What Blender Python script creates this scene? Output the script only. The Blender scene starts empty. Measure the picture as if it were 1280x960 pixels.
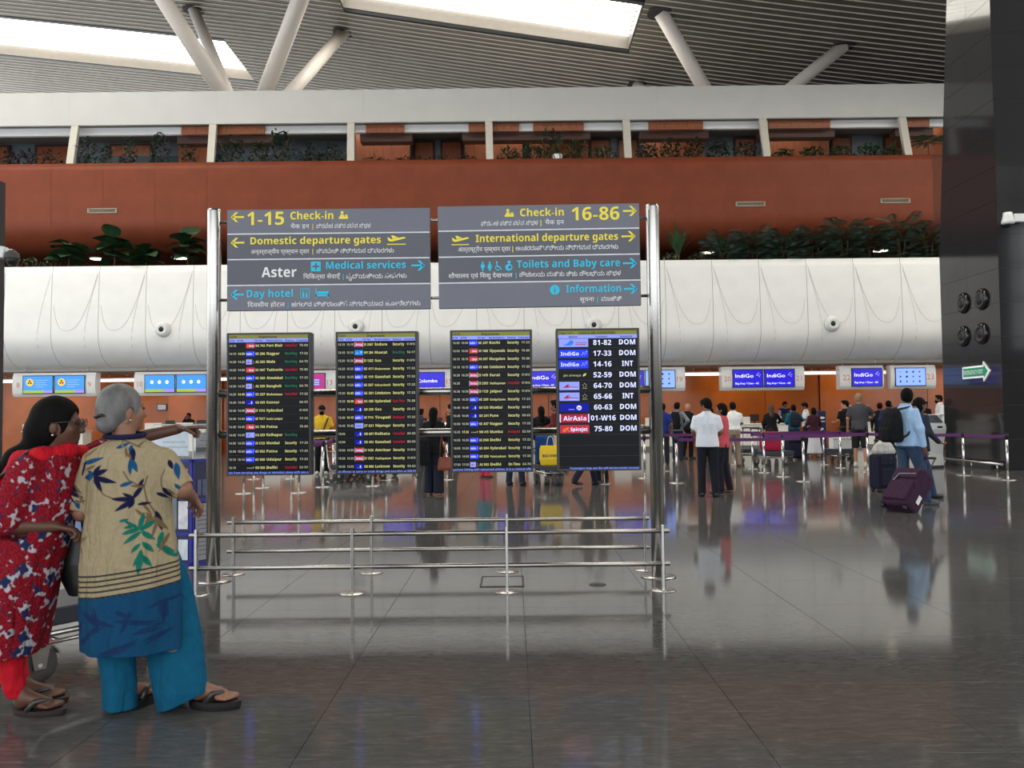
import bpy, bmesh, math, random
import numpy as np
from mathutils import Vector, Matrix

# ---------------------------------------------------------------- camera, world, lights, exposure
SC = bpy.context.scene
COL = SC.collection
PI = math.pi
FPX = 1044.0
PITCH = math.atan(40.0 / FPX)
ROLL = math.radians(0.6)
EYE = 1.43
_F = Vector((0, math.cos(PITCH), math.sin(PITCH)))
_R0 = Vector((1, 0, 0)); _U0 = Vector((0, -math.sin(PITCH), math.cos(PITCH)))
_R = math.cos(ROLL) * _R0 - math.sin(ROLL) * _U0
_U = math.sin(ROLL) * _R0 + math.cos(ROLL) * _U0
cam = bpy.data.cameras.new('camera')
cam.sensor_fit = 'HORIZONTAL'; cam.sensor_width = 36.0
cam.lens = FPX / 1280.0 * 36.0
cam.clip_start = 0.05; cam.clip_end = 400
camo = bpy.data.objects.new('camera', cam); COL.objects.link(camo)
camo.matrix_world = Matrix(((_R.x, _U.x, -_F.x, 0), (_R.y, _U.y, -_F.y, 0), (_R.z, _U.z, -_F.z, EYE), (0, 0, 0, 1)))
SC.camera = camo

world = bpy.data.worlds.new('world'); SC.world = world; world.use_nodes = True
_bg = world.node_tree.nodes['Background']
_bg.inputs[0].default_value = (0.93, 0.97, 1.0, 1); _bg.inputs[1].default_value = 2.35
SKYLIGHT = 8.5
SC.view_settings.view_transform = 'Standard'
SC.view_settings.look = 'None'
SC.view_settings.gamma = 1.0
SC.view_settings.use_curve_mapping = False
SC.view_settings.exposure = 0.1
SC.cycles.max_bounces = 7
SC.cycles.diffuse_bounces = 4
SC.cycles.glossy_bounces = 4
SC.cycles.transparent_max_bounces = 8
SC.cycles.sample_clamp_indirect = 6.0


def at(px, py, Y):
    """world point seen at photo pixel (px, py) at depth Y"""
    d = _F + _R * ((px - 640) / FPX) + _U * ((480 - py) / FPX)
    return Vector((0, 0, EYE)) + d * (Y / d.y)


def flo(px, py):
    d = _F + _R * ((px - 640) / FPX) + _U * ((480 - py) / FPX)
    return Vector((0, 0, EYE)) + d * (-EYE / d.z)


# ---------------------------------------------------------------- helpers
def lin(c):
    return tuple(((v / 255.0) / 12.92) if v <= 10 else (((v / 255.0) + 0.055) / 1.055) ** 2.4 for v in c)


_mats = {}


def M(name, c, rough=0.6, metal=0.0, emit=0.0, var=0.12, scale=14.0, spec=0.5, bump=0.0, stretch=None, attr=None, wrinkle=0.0):
    """procedural material: base colour (sRGB 0-255) broken up by noise; attr = use a colour attribute as print"""
    if name in _mats:
        return _mats[name]
    m = bpy.data.materials.new(name); m.use_nodes = True
    nt = m.node_tree; b = nt.nodes['Principled BSDF']
    col = lin(c)
    tc = nt.nodes.new('ShaderNodeTexCoord')
    mp = nt.nodes.new('ShaderNodeMapping')
    nt.links.new(tc.outputs['Object'], mp.inputs[0])
    if stretch: mp.inputs['Scale'].default_value = stretch
    nz = nt.nodes.new('ShaderNodeTexNoise'); nz.inputs['Scale'].default_value = scale; nz.inputs['Detail'].default_value = 4
    nt.links.new(mp.outputs[0], nz.inputs['Vector'])
    mx = nt.nodes.new('ShaderNodeMix'); mx.data_type = 'RGBA'; mx.blend_type = 'MULTIPLY'
    mx.inputs[0].default_value = 1.0
    rp = nt.nodes.new('ShaderNodeValToRGB')
    rp.color_ramp.elements[0].position = 0.3; rp.color_ramp.elements[1].position = 0.7
    lo = 1.0 - var; hi = 1.0 + var * 0.5
    rp.color_ramp.elements[0].color = (lo, lo, lo, 1); rp.color_ramp.elements[1].color = (hi, hi, hi, 1)
    nt.links.new(nz.outputs[0], rp.inputs[0])
    nt.links.new(rp.outputs[0], mx.inputs[7])
    if attr:
        at_ = nt.nodes.new('ShaderNodeAttribute'); at_.attribute_name = attr
        nt.links.new(at_.outputs['Color'], mx.inputs[6])
    else:
        mx.inputs[6].default_value = (*col, 1)
    nt.links.new(mx.outputs[2], b.inputs['Base Color'])
    b.inputs['Roughness'].default_value = rough
    b.inputs['Metallic'].default_value = metal
    b.inputs['Specular IOR Level'].default_value = spec
    if emit:
        nt.links.new(mx.outputs[2], b.inputs['Emission Color'])
        b.inputs['Emission Strength'].default_value = emit
    if bump:
        bp = nt.nodes.new('ShaderNodeBump'); bp.inputs['Strength'].default_value = bump; bp.inputs['Distance'].default_value = 0.01
        nt.links.new(nz.outputs[0], bp.inputs['Height']); nt.links.new(bp.outputs[0], b.inputs['Normal'])
        if wrinkle:
            m2 = nt.nodes.new('ShaderNodeMapping'); m2.inputs['Scale'].default_value = (1.0, 1.0, 0.32); nt.links.new(tc.outputs['Object'], m2.inputs[0])
            n2 = nt.nodes.new('ShaderNodeTexNoise'); n2.inputs['Scale'].default_value = 11.0; n2.inputs['Detail'].default_value = 2.5; n2.inputs['Distortion'].default_value = 1.2; nt.links.new(m2.outputs[0], n2.inputs['Vector'])
            b2 = nt.nodes.new('ShaderNodeBump'); b2.inputs['Strength'].default_value = 1.0; b2.inputs['Distance'].default_value = wrinkle
            nt.links.new(n2.outputs[0], b2.inputs['Height']); nt.links.new(b2.outputs[0], bp.inputs['Normal'])
    _mats[name] = m
    return m


def thing(name, label, cat, loc=(0, 0, 0), rz=0.0, group=None, kind=None):
    o = bpy.data.objects.new(name, None); COL.objects.link(o)
    o.empty_display_size = 0.2
    o.location = loc; o.rotation_euler = (0, 0, rz)
    if label: o['label'] = label
    if cat: o['category'] = cat
    if group: o['group'] = group
    if kind: o['kind'] = kind
    return o


def setting(name, loc=(0, 0, 0)):
    o = bpy.data.objects.new(name, None); COL.objects.link(o); o.location = loc; o['kind'] = 'structure'
    return o


def obj_from(name, me, parent=None, loc=None, rot=None, scale=None):
    o = bpy.data.objects.new(name, me); COL.objects.link(o)
    if parent is not None: o.parent = parent
    if loc is not None: o.location = loc
    if rot is not None: o.rotation_euler = rot
    if scale is not None: o.scale = scale
    return o


def copy_tree(o, parent=None):
    c = o.copy(); COL.objects.link(c)
    if parent is not None: c.parent = parent
    for ch in list(o.children):
        copy_tree(ch, c)
    return c


class B:
    """collects simple solids into one mesh"""
    def __init__(s):
        s.v = []; s.f = []; s.m = []; s.cm = 0; s.sm = []

    def mat(s, i):
        s.cm = i; return s

    def add(s, vs, fs, smooth=False):
        b = len(s.v); s.v.extend([tuple(v) for v in vs])
        for f in fs:
            s.f.append([b + i for i in f]); s.m.append(s.cm); s.sm.append(smooth)
        return s

    def box(s, c, d, rot=None, bev=0.0):
        x, y, z = d[0] / 2, d[1] / 2, d[2] / 2
        if bev > 0:
            bm = bmesh.new(); bmesh.ops.create_cube(bm, size=1.0)
            for v in bm.verts: v.co = Vector((v.co.x * d[0], v.co.y * d[1], v.co.z * d[2]))
            bmesh.ops.bevel(bm, geom=list(bm.edges), offset=min(bev, min(d) * 0.45), segments=2, profile=0.5, affect='EDGES')
            bm.verts.index_update()
            vs = [v.co.copy() for v in bm.verts]; fs = [[v.index for v in f.verts] for f in bm.faces]; bm.free()
        else:
            vs = [Vector((i * x, j * y, k * z)) for i in (-1, 1) for j in (-1, 1) for k in (-1, 1)]
            fs = [(0, 1, 3, 2), (4, 6, 7, 5), (0, 4, 5, 1), (2, 3, 7, 6), (0, 2, 6, 4), (1, 5, 7, 3)]
        if rot is not None: vs = [rot @ v for v in vs]
        c = Vector(c)
        return s.add([v + c for v in vs], fs)

    def b2(s, lo, hi, bev=0.0):
        lo = Vector(lo); hi = Vector(hi)
        return s.box((lo + hi) / 2, hi - lo, None, bev)

    def tube(s, pts, r, n=8, cap=True):
        pts = [Vector(p) for p in pts]
        rs = r if isinstance(r, (list, tuple)) else [r] * len(pts)
        vs = []; fs = []
        prev = None
        for i, p in enumerate(pts):
            t = (pts[min(i + 1, len(pts) - 1)] - pts[max(i - 1, 0)])
            if t.length < 1e-9: t = Vector((0, 0, 1))
            t.normalize()
            if prev is None:
                a = Vector((0, 0, 1)) if abs(t.z) < 0.9 else Vector((1, 0, 0))
                u = t.cross(a).normalized()
            else:
                u = (prev - t * prev.dot(t))
                if u.length < 1e-6: u = t.orthogonal()
                u.normalize()
            prev = u
            w = t.cross(u)
            for k in range(n):
                a = 2 * PI * k / n
                vs.append(p + (u * math.cos(a) + w * math.sin(a)) * rs[i])
        for i in range(len(pts) - 1):
            for k in range(n):
                k2 = (k + 1) % n
                fs.append((i * n + k, i * n + k2, (i + 1) * n + k2, (i + 1) * n + k))
        s.add(vs, fs, True)
        if cap:
            b = len(s.v) - len(vs)
            s.f.append([b + k for k in range(n)][::-1]); s.m.append(s.cm); s.sm.append(False)
            s.f.append([b + (len(pts) - 1) * n + k for k in range(n)]); s.m.append(s.cm); s.sm.append(False)
        return s

    def lathe(s, prof, c=(0, 0, 0), n=16, axis='Z', smooth=True):
        vs = []; fs = []
        for r, h in prof:
            for k in range(n):
                a = 2 * PI * k / n
                p = (r * math.cos(a), r * math.sin(a), h)
                if axis == 'Y': p = (p[0], p[2], p[1])
                if axis == 'X': p = (p[2], p[0], p[1])
                vs.append(Vector(p) + Vector(c))
        for i in range(len(prof) - 1):
            for k in range(n):
                k2 = (k + 1) % n
                fs.append((i * n + k, i * n + k2, (i + 1) * n + k2, (i + 1) * n + k))
        s.add(vs, fs, smooth)
        b = len(s.v) - len(vs)
        for i in (0, len(prof) - 1):
            if prof[i][0] > 1e-4:
                s.f.append([b + i * n + k for k in range(n)]); s.m.append(s.cm); s.sm.append(False)
        return s

    def sph(s, c, r, n=12, m=8):
        rr = r if isinstance(r, (list, tuple)) else (r, r, r)
        prof = [(max(math.sin(PI * i / m), 0.0), -math.cos(PI * i / m)) for i in range(m + 1)]
        vs = []; fs = []
        for a_, h in prof:
            for k in range(n):
                a = 2 * PI * k / n
                vs.append((c[0] + rr[0] * a_ * math.cos(a), c[1] + rr[1] * a_ * math.sin(a), c[2] + rr[2] * h))
        for i in range(m):
            for k in range(n):
                k2 = (k + 1) % n
                fs.append((i * n + k, i * n + k2, (i + 1) * n + k2, (i + 1) * n + k))
        return s.add(vs, fs, True)

    def prism(s, pts, y0, y1, plane='XZ'):
        """closed outline in a plane, given thickness"""
        n = len(pts)
        def q(p, t):
            return (p[0], t, p[1]) if plane == 'XZ' else ((t, p[0], p[1]) if plane == 'YZ' else (p[0], p[1], t))
        vs = [q(p, y0) for p in pts] + [q(p, y1) for p in pts]
        fs = [list(range(n)), list(range(2 * n - 1, n - 1, -1))]
        fs += [(i, n + i, n + (i + 1) % n, (i + 1) % n) for i in range(n)]
        return s.add(vs, fs)

    def flat(s, pts, y, plane='XZ'):
        vs = [((p[0], y, p[1]) if plane == 'XZ' else (p[0], p[1], y)) for p in pts]
        return s.add(vs, [list(range(len(pts)))])

    def mesh(s, name, mats):
        me = bpy.data.meshes.new(name)
        me.from_pydata([tuple(v) for v in s.v], [], s.f)
        for m in (mats if isinstance(mats, (list, tuple)) else [mats]): me.materials.append(m)
        me.polygons.foreach_set('material_index', s.m)
        me.polygons.foreach_set('use_smooth', s.sm)
        bm = bmesh.new(); bm.from_mesh(me); bmesh.ops.recalc_face_normals(bm, faces=bm.faces); bm.to_mesh(me); bm.free()
        me.update()
        return me

    def build(s, name, mats, parent=None, org=False, loc=None, rot=None):
        if org and parent is not None:
            o = Vector(parent.location); s.v = [tuple(Vector(v) - o) for v in s.v]
        return obj_from(name, s.mesh(name, mats), parent, loc, rot)


def tag(o, label, cat, group=None, kind=None):
    if label: o['label'] = label
    if cat: o['category'] = cat
    if group: o['group'] = group
    if kind: o['kind'] = kind
    return o


# lettering ------------------------------------------------------------------
def text_geo(s, bold=0.0, res=2):
    c = bpy.data.curves.new('lettering', 'FONT'); c.body = s; c.size = 1.0; c.offset = bold; c.resolution_u = res
    o = bpy.data.objects.new('lettering', c)
    m = bpy.data.meshes.new_from_object(o)
    n = len(m.vertices)
    co = np.empty(n * 3); m.vertices.foreach_get('co', co); co = co.reshape(-1, 3)
    fs = [list(p.vertices) for p in m.polygons]
    bpy.data.objects.remove(o); bpy.data.curves.remove(c); bpy.data.meshes.remove(m)
    return co, fs


_tc = {}
def _map(lo_, up_, dg):
    d = {}
    for i in range(26): d[chr(97 + i)] = chr(lo_ + i); d[chr(65 + i)] = chr(up_ + i)
    for i in range(10): d[chr(48 + i)] = chr(dg + i)
    return d
_SB = _map(0x1D5EE, 0x1D5D4, 0x1D7EC); _SR = _map(0x1D5BA, 0x1D5A0, 0x1D7E2)
def sans(s, bold=True): return ''.join((_SB if bold else _SR).get(c, c) for c in s)


def put_text(b, s, x0, z, h, x1=None, y=0.0, bold=0.0, align='L', res=2, asc=0.73):
    """write s into builder b on the XZ plane: baseline z, cap height h, from x0 (fitted to x1 when given)"""
    if not s.strip(): return b
    if all(ord(c) < 128 for c in s):
        s = sans(s) if bold > 0.0 else s
    bold = 0.0
    k = (s, bold, res)
    if k not in _tc: _tc[k] = text_geo(s, bold, res)
    co, fs = _tc[k]
    if len(co) == 0: return b
    lo, hi = co[:, 0].min(), co[:, 0].max()
    sz = h / asc
    w = (hi - lo)
    sx = sz if x1 is None else (x1 - x0) / w
    if x1 is None:
        if align == 'C': x0 = x0 - w * sx / 2
        if align == 'R': x0 = x0 - w * sx
    vs = [((p[0] - lo) * sx + x0, y, p[1] * sz + z) for p in co]
    return b.add(vs, fs)
# ---------------------------------------------------------------- smooth bodies: distance fields meshed by surface nets
def _snet(v, lo, h):
    s = v < 0
    nx, ny, nz = v.shape
    c = np.zeros((nx - 1, ny - 1, nz - 1), np.uint8)
    offs = [(i, j, k) for i in (0, 1) for j in (0, 1) for k in (0, 1)]
    sl = lambda a, o: a[o[0]:nx - 1 + o[0], o[1]:ny - 1 + o[1], o[2]:nz - 1 + o[2]]
    for o in offs: c += sl(s, o)
    act = (c > 0) & (c < 8)
    I, J, K = np.nonzero(act)
    n = len(I)
    acc = np.zeros((n, 3)); cnt = np.zeros(n)
    cv = {o: v[I + o[0], J + o[1], K + o[2]] for o in offs}
    for a in offs:
        for ax in range(3):
            if a[ax] == 0:
                b = list(a); b[ax] = 1; b = tuple(b)
                va, vb = cv[a], cv[b]
                m = (va < 0) != (vb < 0)
                t = np.where(m, va / np.where(va - vb == 0, 1, va - vb), 0)
                p = np.array(a, float)[None, :].repeat(n, 0); p[:, ax] += t
                acc += np.where(m[:, None], p, 0); cnt += m
    pos = acc / cnt[:, None] + np.stack([I, J, K], 1)
    pos = pos * h + np.array(lo)
    idx = -np.ones(act.shape, np.int64); idx[I, J, K] = np.arange(n)
    quads = []
    A = s[:-1, 1:-1, 1:-1]; Bq = s[1:, 1:-1, 1:-1]
    e = np.argwhere(A != Bq)
    if len(e):
        i, j, k = e[:, 0], e[:, 1] + 1, e[:, 2] + 1
        q = np.stack([idx[i, j - 1, k - 1], idx[i, j, k - 1], idx[i, j, k], idx[i, j - 1, k]], 1)
        fl = A[e[:, 0], e[:, 1], e[:, 2]]; q[~fl] = q[~fl][:, ::-1]; quads.append(q)
    A = s[1:-1, :-1, 1:-1]; Bq = s[1:-1, 1:, 1:-1]
    e = np.argwhere(A != Bq)
    if len(e):
        i, j, k = e[:, 0] + 1, e[:, 1], e[:, 2] + 1
        q = np.stack([idx[i - 1, j, k - 1], idx[i - 1, j, k], idx[i, j, k], idx[i, j, k - 1]], 1)
        fl = A[e[:, 0], e[:, 1], e[:, 2]]; q[~fl] = q[~fl][:, ::-1]; quads.append(q)
    A = s[1:-1, 1:-1, :-1]; Bq = s[1:-1, 1:-1, 1:]
    e = np.argwhere(A != Bq)
    if len(e):
        i, j, k = e[:, 0] + 1, e[:, 1] + 1, e[:, 2]
        q = np.stack([idx[i - 1, j - 1, k], idx[i, j - 1, k], idx[i, j, k], idx[i - 1, j, k]], 1)
        fl = A[e[:, 0], e[:, 1], e[:, 2]]; q[~fl] = q[~fl][:, ::-1]; quads.append(q)
    return pos, (np.concatenate(quads) if quads else np.zeros((0, 4), int))


def cap(a, b, ra, rb=None, k=0.02, sub=False):
    return ('c', np.array(a, float), np.array(b, float), ra, ra if rb is None else rb, k, sub)


def ell(c, r, k=0.02, rot=None, sub=False):
    return ('e', np.array(c, float), np.array(r, float), rot, k, sub)


def stack(rows, k=0.02, folds=(), p=2.0, sub=False):
    """rows: (z, cx, cy, rx, ry) bottom to top; folds: (n, amp, phase, z0, z1)"""
    rows = sorted(rows)
    return ('s', np.array(rows, float), folds, p, k, sub)


def chain(pts, rs, k=0.02):
    return [cap(pts[i], pts[i + 1], rs[i], rs[i + 1], k) for i in range(len(pts) - 1)]


def sdf_mesh(name, prims, h, mats, cuts=(), paint=None, smooth=True):
    bl = []; bh = []
    for q in prims:
        if q[0] == 'c':
            r = max(q[3], q[4]); l = np.minimum(q[1], q[2]) - r; u = np.maximum(q[1], q[2]) + r
        elif q[0] == 'e':
            r = q[2] if q[3] is None else np.full(3, q[2].max()); l = q[1] - r; u = q[1] + r
        else:
            R = q[1]; e = 1.06
            l = np.array([(R[:, 1] - R[:, 3] * e).min(), (R[:, 2] - R[:, 4] * e).min(), R[0, 0]])
            u = np.array([(R[:, 1] + R[:, 3] * e).max(), (R[:, 2] + R[:, 4] * e).max(), R[-1, 0]])
        bl.append(l); bh.append(u)
    use = [i for i, q in enumerate(prims) if not q[-1]]
    lo = np.min([bl[i] for i in use], 0) - 3 * h; hi = np.max([bh[i] for i in use], 0) + 3 * h
    n = np.ceil((hi - lo) / h).astype(int) + 1
    ax = [lo[i] + h * np.arange(n[i]) for i in range(3)]
    V = np.full(n, 1.0, np.float32)
    for q, l, u in zip(prims, bl, bh):
        k = q[-2]; mg = max(2.5 * k, 3 * h)
        i0 = np.clip(np.floor((l - mg - lo) / h).astype(int), 0, n); i1 = np.clip(np.ceil((u + mg - lo) / h).astype(int) + 1, 0, n)
        if np.any(i1 <= i0): continue
        S = tuple(slice(i0[i], i1[i]) for i in range(3))
        X = ax[0][S[0]][:, None, None]; Y = ax[1][S[1]][None, :, None]; Z = ax[2][S[2]][None, None, :]
        if q[0] == 'c':
            a, b = q[1], q[2]; d = b - a; L = max(d @ d, 1e-12)
            t = np.clip(((X - a[0]) * d[0] + (Y - a[1]) * d[1] + (Z - a[2]) * d[2]) / L, 0, 1)
            D = np.sqrt((X - a[0] - t * d[0]) ** 2 + (Y - a[1] - t * d[1]) ** 2 + (Z - a[2] - t * d[2]) ** 2) - (q[3] + t * (q[4] - q[3]))
        elif q[0] == 'e':
            c, r = q[1], q[2]; x, y, z = X - c[0], Y - c[1], Z - c[2]
            if q[3] is not None:
                Rm = np.array(q[3])
                x, y, z = (Rm[0, 0] * x + Rm[1, 0] * y + Rm[2, 0] * z, Rm[0, 1] * x + Rm[1, 1] * y + Rm[2, 1] * z, Rm[0, 2] * x + Rm[1, 2] * y + Rm[2, 2] * z)
            k0 = np.sqrt((x / r[0]) ** 2 + (y / r[1]) ** 2 + (z / r[2]) ** 2)
            D = (k0 - 1) * r.min() * (0.5 + 0.5 * np.clip(k0, 0, 1)) if r.max() > 2 * r.min() else (k0 - 1) * r.min()
        else:
            R = q[1]; z = ax[2][S[2]]
            I = lambda c: np.interp(z, R[:, 0], R[:, c])[None, None, :]
            x = (X - I(1)) / I(3); y = (Y - I(2)) / I(4)
            kk = (np.abs(x) ** q[3] + np.abs(y) ** q[3]) ** (1 / q[3]) if q[3] != 2.0 else np.sqrt(x * x + y * y)
            if q[2]:
                th = np.arctan2(y, x)
                for (nf, am, ph, za, zb) in q[2]:
                    w = np.clip((zb - z) / (zb - za), 0, 1)[None, None, :]
                    kk = kk - am * w * np.sin(nf * th + ph + 3.0 * w)
            D = (kk - 1) * np.minimum(I(3), I(4))
            D = np.maximum(D, np.maximum(R[0, 0] - Z, Z - R[-1, 0]))
        W = V[S]
        if q[-1]:
            V[S] = np.maximum(W, -D)
        else:
            hh = np.clip(k - np.abs(W - D), 0, None) / k
            V[S] = np.minimum(W, D) - hh * hh * k * 0.25
    X = ax[0][:, None, None]; Y = ax[1][None, :, None]; Z = ax[2][None, None, :]
    for c in cuts: V = np.maximum(V, c(X, Y, Z))
    V[0] = V[-1] = 1; V[:, 0] = V[:, -1] = 1; V[:, :, 0] = V[:, :, -1] = 1
    P, Q = _snet(V.astype(np.float64), lo, h)
    me = bpy.data.meshes.new(name)
    me.vertices.add(len(P)); me.vertices.foreach_set('co', P.ravel())
    me.loops.add(len(Q) * 4); me.loops.foreach_set('vertex_index', Q.ravel().astype(np.int32))
    me.polygons.add(len(Q)); me.polygons.foreach_set('loop_start', np.arange(0, len(Q) * 4, 4, dtype=np.int32))
    try: me.polygons.foreach_set('loop_total', np.full(len(Q), 4, np.int32))
    except Exception: pass
    me.update(calc_edges=True)
    me.polygons.foreach_set('use_smooth', np.full(len(Q), smooth))
    for m in (mats if isinstance(mats, (list, tuple)) else [mats]): me.materials.append(m)
    if paint is not None:
        ca = me.color_attributes.new('print', 'FLOAT_COLOR', 'POINT')
        rgb = paint(P[:, 0], P[:, 1], P[:, 2])
        out = np.ones((len(P), 4)); out[:, :3] = rgb
        ca.data.foreach_set('color', out.ravel())
    me.validate()
    return me


def sdf_obj(name, prims, h, mats, parent=None, **kw):
    return obj_from(name, sdf_mesh(name, prims, h, mats, **kw), parent)


def hand_prims(w, d, up, side, curl=0.5, point=False, s=1.0, spread=0.10, fr=1.0):
    """palm, four unequal fingers and a thumb. w wrist, d pointing direction, up = back of the hand, side = +1 thumb towards d x up"""
    w = np.array(w, float); d = np.array(d, float); d /= np.linalg.norm(d)
    up = np.array(up, float); up -= d * (up @ d); up /= np.linalg.norm(up)
    r = np.cross(d, up) * side
    P = []
    pl = 0.088 * s
    for i, o in enumerate((0.030, 0.010, -0.010, -0.028)):
        kn = w + d * (pl - (0.004, 0, 0.004, 0.012)[i] * s) + r * o * s
        P.append(cap(w + r * o * 0.55 * s, kn, 0.0135 * s, 0.0115 * s, 0.008))
        L = (0.070, 0.078, 0.072, 0.056)[i] * s
        c = curl * (0.9 + 0.12 * i)
        if point and i == 0: c = 0.06
        elif point: c = 1.35
        dd = d + r * (o / 0.03) * spread; dd /= np.linalg.norm(dd)
        p = kn; a = c * 0.55
        for fq, (ln, ra, rb) in enumerate(((0.45, 0.0098, 0.0090), (0.32, 0.0090, 0.0082), (0.23, 0.0082, 0.0068))):
            v = dd * math.cos(a) - up * math.sin(a)
            q2 = p + v * L * ln
            P.append(cap(p, q2, ra * s * fr, rb * s * fr, 0.003)); p = q2; a += c * 0.85
    t0 = w + d * 0.022 * s + r * 0.026 * s
    v = d * 0.72 + r * 0.62 - up * 0.30; v /= np.linalg.norm(v)
    t1 = t0 + v * 0.042 * s
    v2 = d * 0.9 + r * (0.38 - 0.5 * curl) - up * (0.25 + 0.3 * curl); v2 /= np.linalg.norm(v2)
    t2 = t1 + v2 * 0.030 * s; t3 = t2 + v2 * 0.024 * s
    P += [cap(t0, t1, 0.0145 * s, 0.0115 * s, 0.01), cap(t1, t2, 0.0112 * s, 0.0100 * s, 0.004), cap(t2, t3, 0.0100 * s, 0.0080 * s, 0.004)]
    return P


def prims_to_tubes(b, prims, n=6):
    for q in prims:
        if q[0] == 'c':
            a, c = Vector(q[1]), Vector(q[2]); d = (c - a)
            if d.length < 1e-6: continue
            d.normalize()
            b.tube([a - d * q[3] * 0.7, a, c, c + d * q[4] * 0.8], [q[3] * 0.5, q[3], q[4], q[4] * 0.45], n)
    return b
# ---------------------------------------------------------------- setting materials
m_granite = M('polished_granite', (104, 101, 98), 0.10, var=0.34, scale=3.2, spec=0.6, stretch=(0.8, 3.0, 1))
def _granite():
    nt = m_granite.node_tree; b = nt.nodes['Principled BSDF']
    tc = nt.nodes.new('ShaderNodeTexCoord'); mp = nt.nodes.new('ShaderNodeMapping'); mp.inputs['Scale'].default_value = (1.6, 6.5, 1.0)
    oi = nt.nodes.new('ShaderNodeObjectInfo'); ad = nt.nodes.new('ShaderNodeVectorMath'); ad.operation = 'ADD'
    nt.links.new(tc.outputs['Object'], ad.inputs[0]); nt.links.new(oi.outputs['Location'], ad.inputs[1])
    nt.links.new(ad.outputs[0], mp.inputs[0])
    n1 = nt.nodes.new('ShaderNodeTexNoise'); n1.inputs['Scale'].default_value = 5.0; n1.inputs['Detail'].default_value = 14; n1.inputs['Roughness'].default_value = 0.72
    n1.inputs['Distortion'].default_value = 0.7
    nt.links.new(mp.outputs[0], n1.inputs['Vector'])
    r = nt.nodes.new('ShaderNodeValToRGB')
    e = r.color_ramp.elements
    e[0].position = 0.30; e[0].color = (*lin((76, 75, 73)), 1); e[1].position = 0.72; e[1].color = (*lin((110, 108, 105)), 1)
    e2 = r.color_ramp.elements.new(0.52); e2.color = (*lin((87, 86, 84)), 1)
    nt.links.new(n1.outputs[0], r.inputs[0])
    hs = nt.nodes.new('ShaderNodeHueSaturation'); nt.links.new(r.outputs[0], hs.inputs['Color'])
    mr = nt.nodes.new('ShaderNodeMapRange'); mr.inputs['To Min'].default_value = 0.92; mr.inputs['To Max'].default_value = 1.06
    nt.links.new(oi.outputs['Random'], mr.inputs[0]); nt.links.new(mr.outputs[0], hs.inputs['Value'])
    nt.links.new(hs.outputs[0], b.inputs['Base Color'])
    b.inputs['Specular IOR Level'].default_value = 0.0; b.inputs['Roughness'].default_value = 0.9
    gl = nt.nodes.new('ShaderNodeBsdfGlossy')
    rr = nt.nodes.new('ShaderNodeMapRange'); rr.inputs['To Min'].default_value = 0.045; rr.inputs['To Max'].default_value = 0.12
    nt.links.new(n1.outputs[0], rr.inputs[0]); nt.links.new(rr.outputs[0], gl.inputs['Roughness'])
    gl.inputs[0].default_value = (0.98, 0.98, 0.98, 1)
    lw = nt.nodes.new('ShaderNodeLayerWeight'); lw.inputs['Blend'].default_value = 0.5
    pw = nt.nodes.new('ShaderNodeMath'); pw.operation = 'POWER'; pw.inputs[1].default_value = 5.0; nt.links.new(lw.outputs['Facing'], pw.inputs[0])
    ma = nt.nodes.new('ShaderNodeMath'); ma.operation = 'MULTIPLY_ADD'; ma.inputs[1].default_value = 0.80; ma.inputs[2].default_value = 0.03; nt.links.new(pw.outputs[0], ma.inputs[0])
    mx = nt.nodes.new('ShaderNodeMixShader'); nt.links.new(ma.outputs[0], mx.inputs[0]); nt.links.new(b.outputs[0], mx.inputs[1]); nt.links.new(gl.outputs[0], mx.inputs[2])
    nt.links.new(mx.outputs[0], nt.nodes['Material Output'].inputs[0])
_granite()
m_joint = M('dark_joint', (58, 55, 52), 0.6)
m_white = M('white_cladding', (242, 241, 238), 0.42, var=0.04, scale=1.5)
m_soffit = M('soffit_paint', (176, 174, 170), 0.6, var=0.05)
m_red = M('terracotta_paint', (128, 64, 42), 0.45, spec=0.2, var=0.10, scale=2.0)
m_dark = M('dark_recess', (30, 27, 26), 0.8)
m_fascia = M('fascia_paint', (202, 201, 197), 0.5, var=0.04, scale=1.0)
m_cream = M('cream_paint', (206, 200, 186), 0.5, var=0.05)
m_wood = M('reddish_wood', (150, 84, 50), 0.45, var=0.35, scale=5.0, stretch=(6, 6, 0.5))
m_wood_d = M('dark_wood', (70, 36, 24), 0.5, var=0.3, scale=5.0, stretch=(6, 6, 0.5))
m_orange = M('orange_laminate', (204, 104, 24), 0.22, var=0.28, scale=0.5)
m_blue_g = M('blue_grey_wall', (104, 116, 128), 0.5, var=0.06)
m_lip = M('ceiling_lip', (196, 188, 176), 0.45, var=0.05)
m_slat = M('ceiling_metal', (94, 89, 82), 0.45, metal=0.0, var=0.08, scale=3.0)
m_slat_d = M('ceiling_void', (52, 49, 47), 0.9)
m_black_gr = M('black_granite', (46, 46, 48), 0.07, var=0.35, scale=160.0, spec=0.5)
m_steel = M('brushed_steel', (196, 194, 190), 0.26, metal=1.0, var=0.10, scale=40.0, stretch=(1, 1, 0.05))
m_steel_h = M('brushed_steel_rail', (176, 172, 166), 0.24, metal=1.0, var=0.10, scale=40.0, stretch=(0.05, 1, 1))
m_chrome = M('polished_chrome', (215, 215, 215), 0.12, metal=1.0, var=0.05)
m_black = M('black_plastic', (26, 26, 28), 0.45, var=0.15)
m_rubber = M('grey_rubber', (72, 70, 68), 0.7, var=0.12)
m_whitep = M('white_plastic', (228, 228, 226), 0.35, var=0.03)
m_lamp = M('lamp_glow', (255, 244, 226), 0.5, emit=1.6, var=0.02)
m_spot = M('spot_glow', (255, 246, 232), 0.5, emit=5.0, var=0.02)
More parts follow.
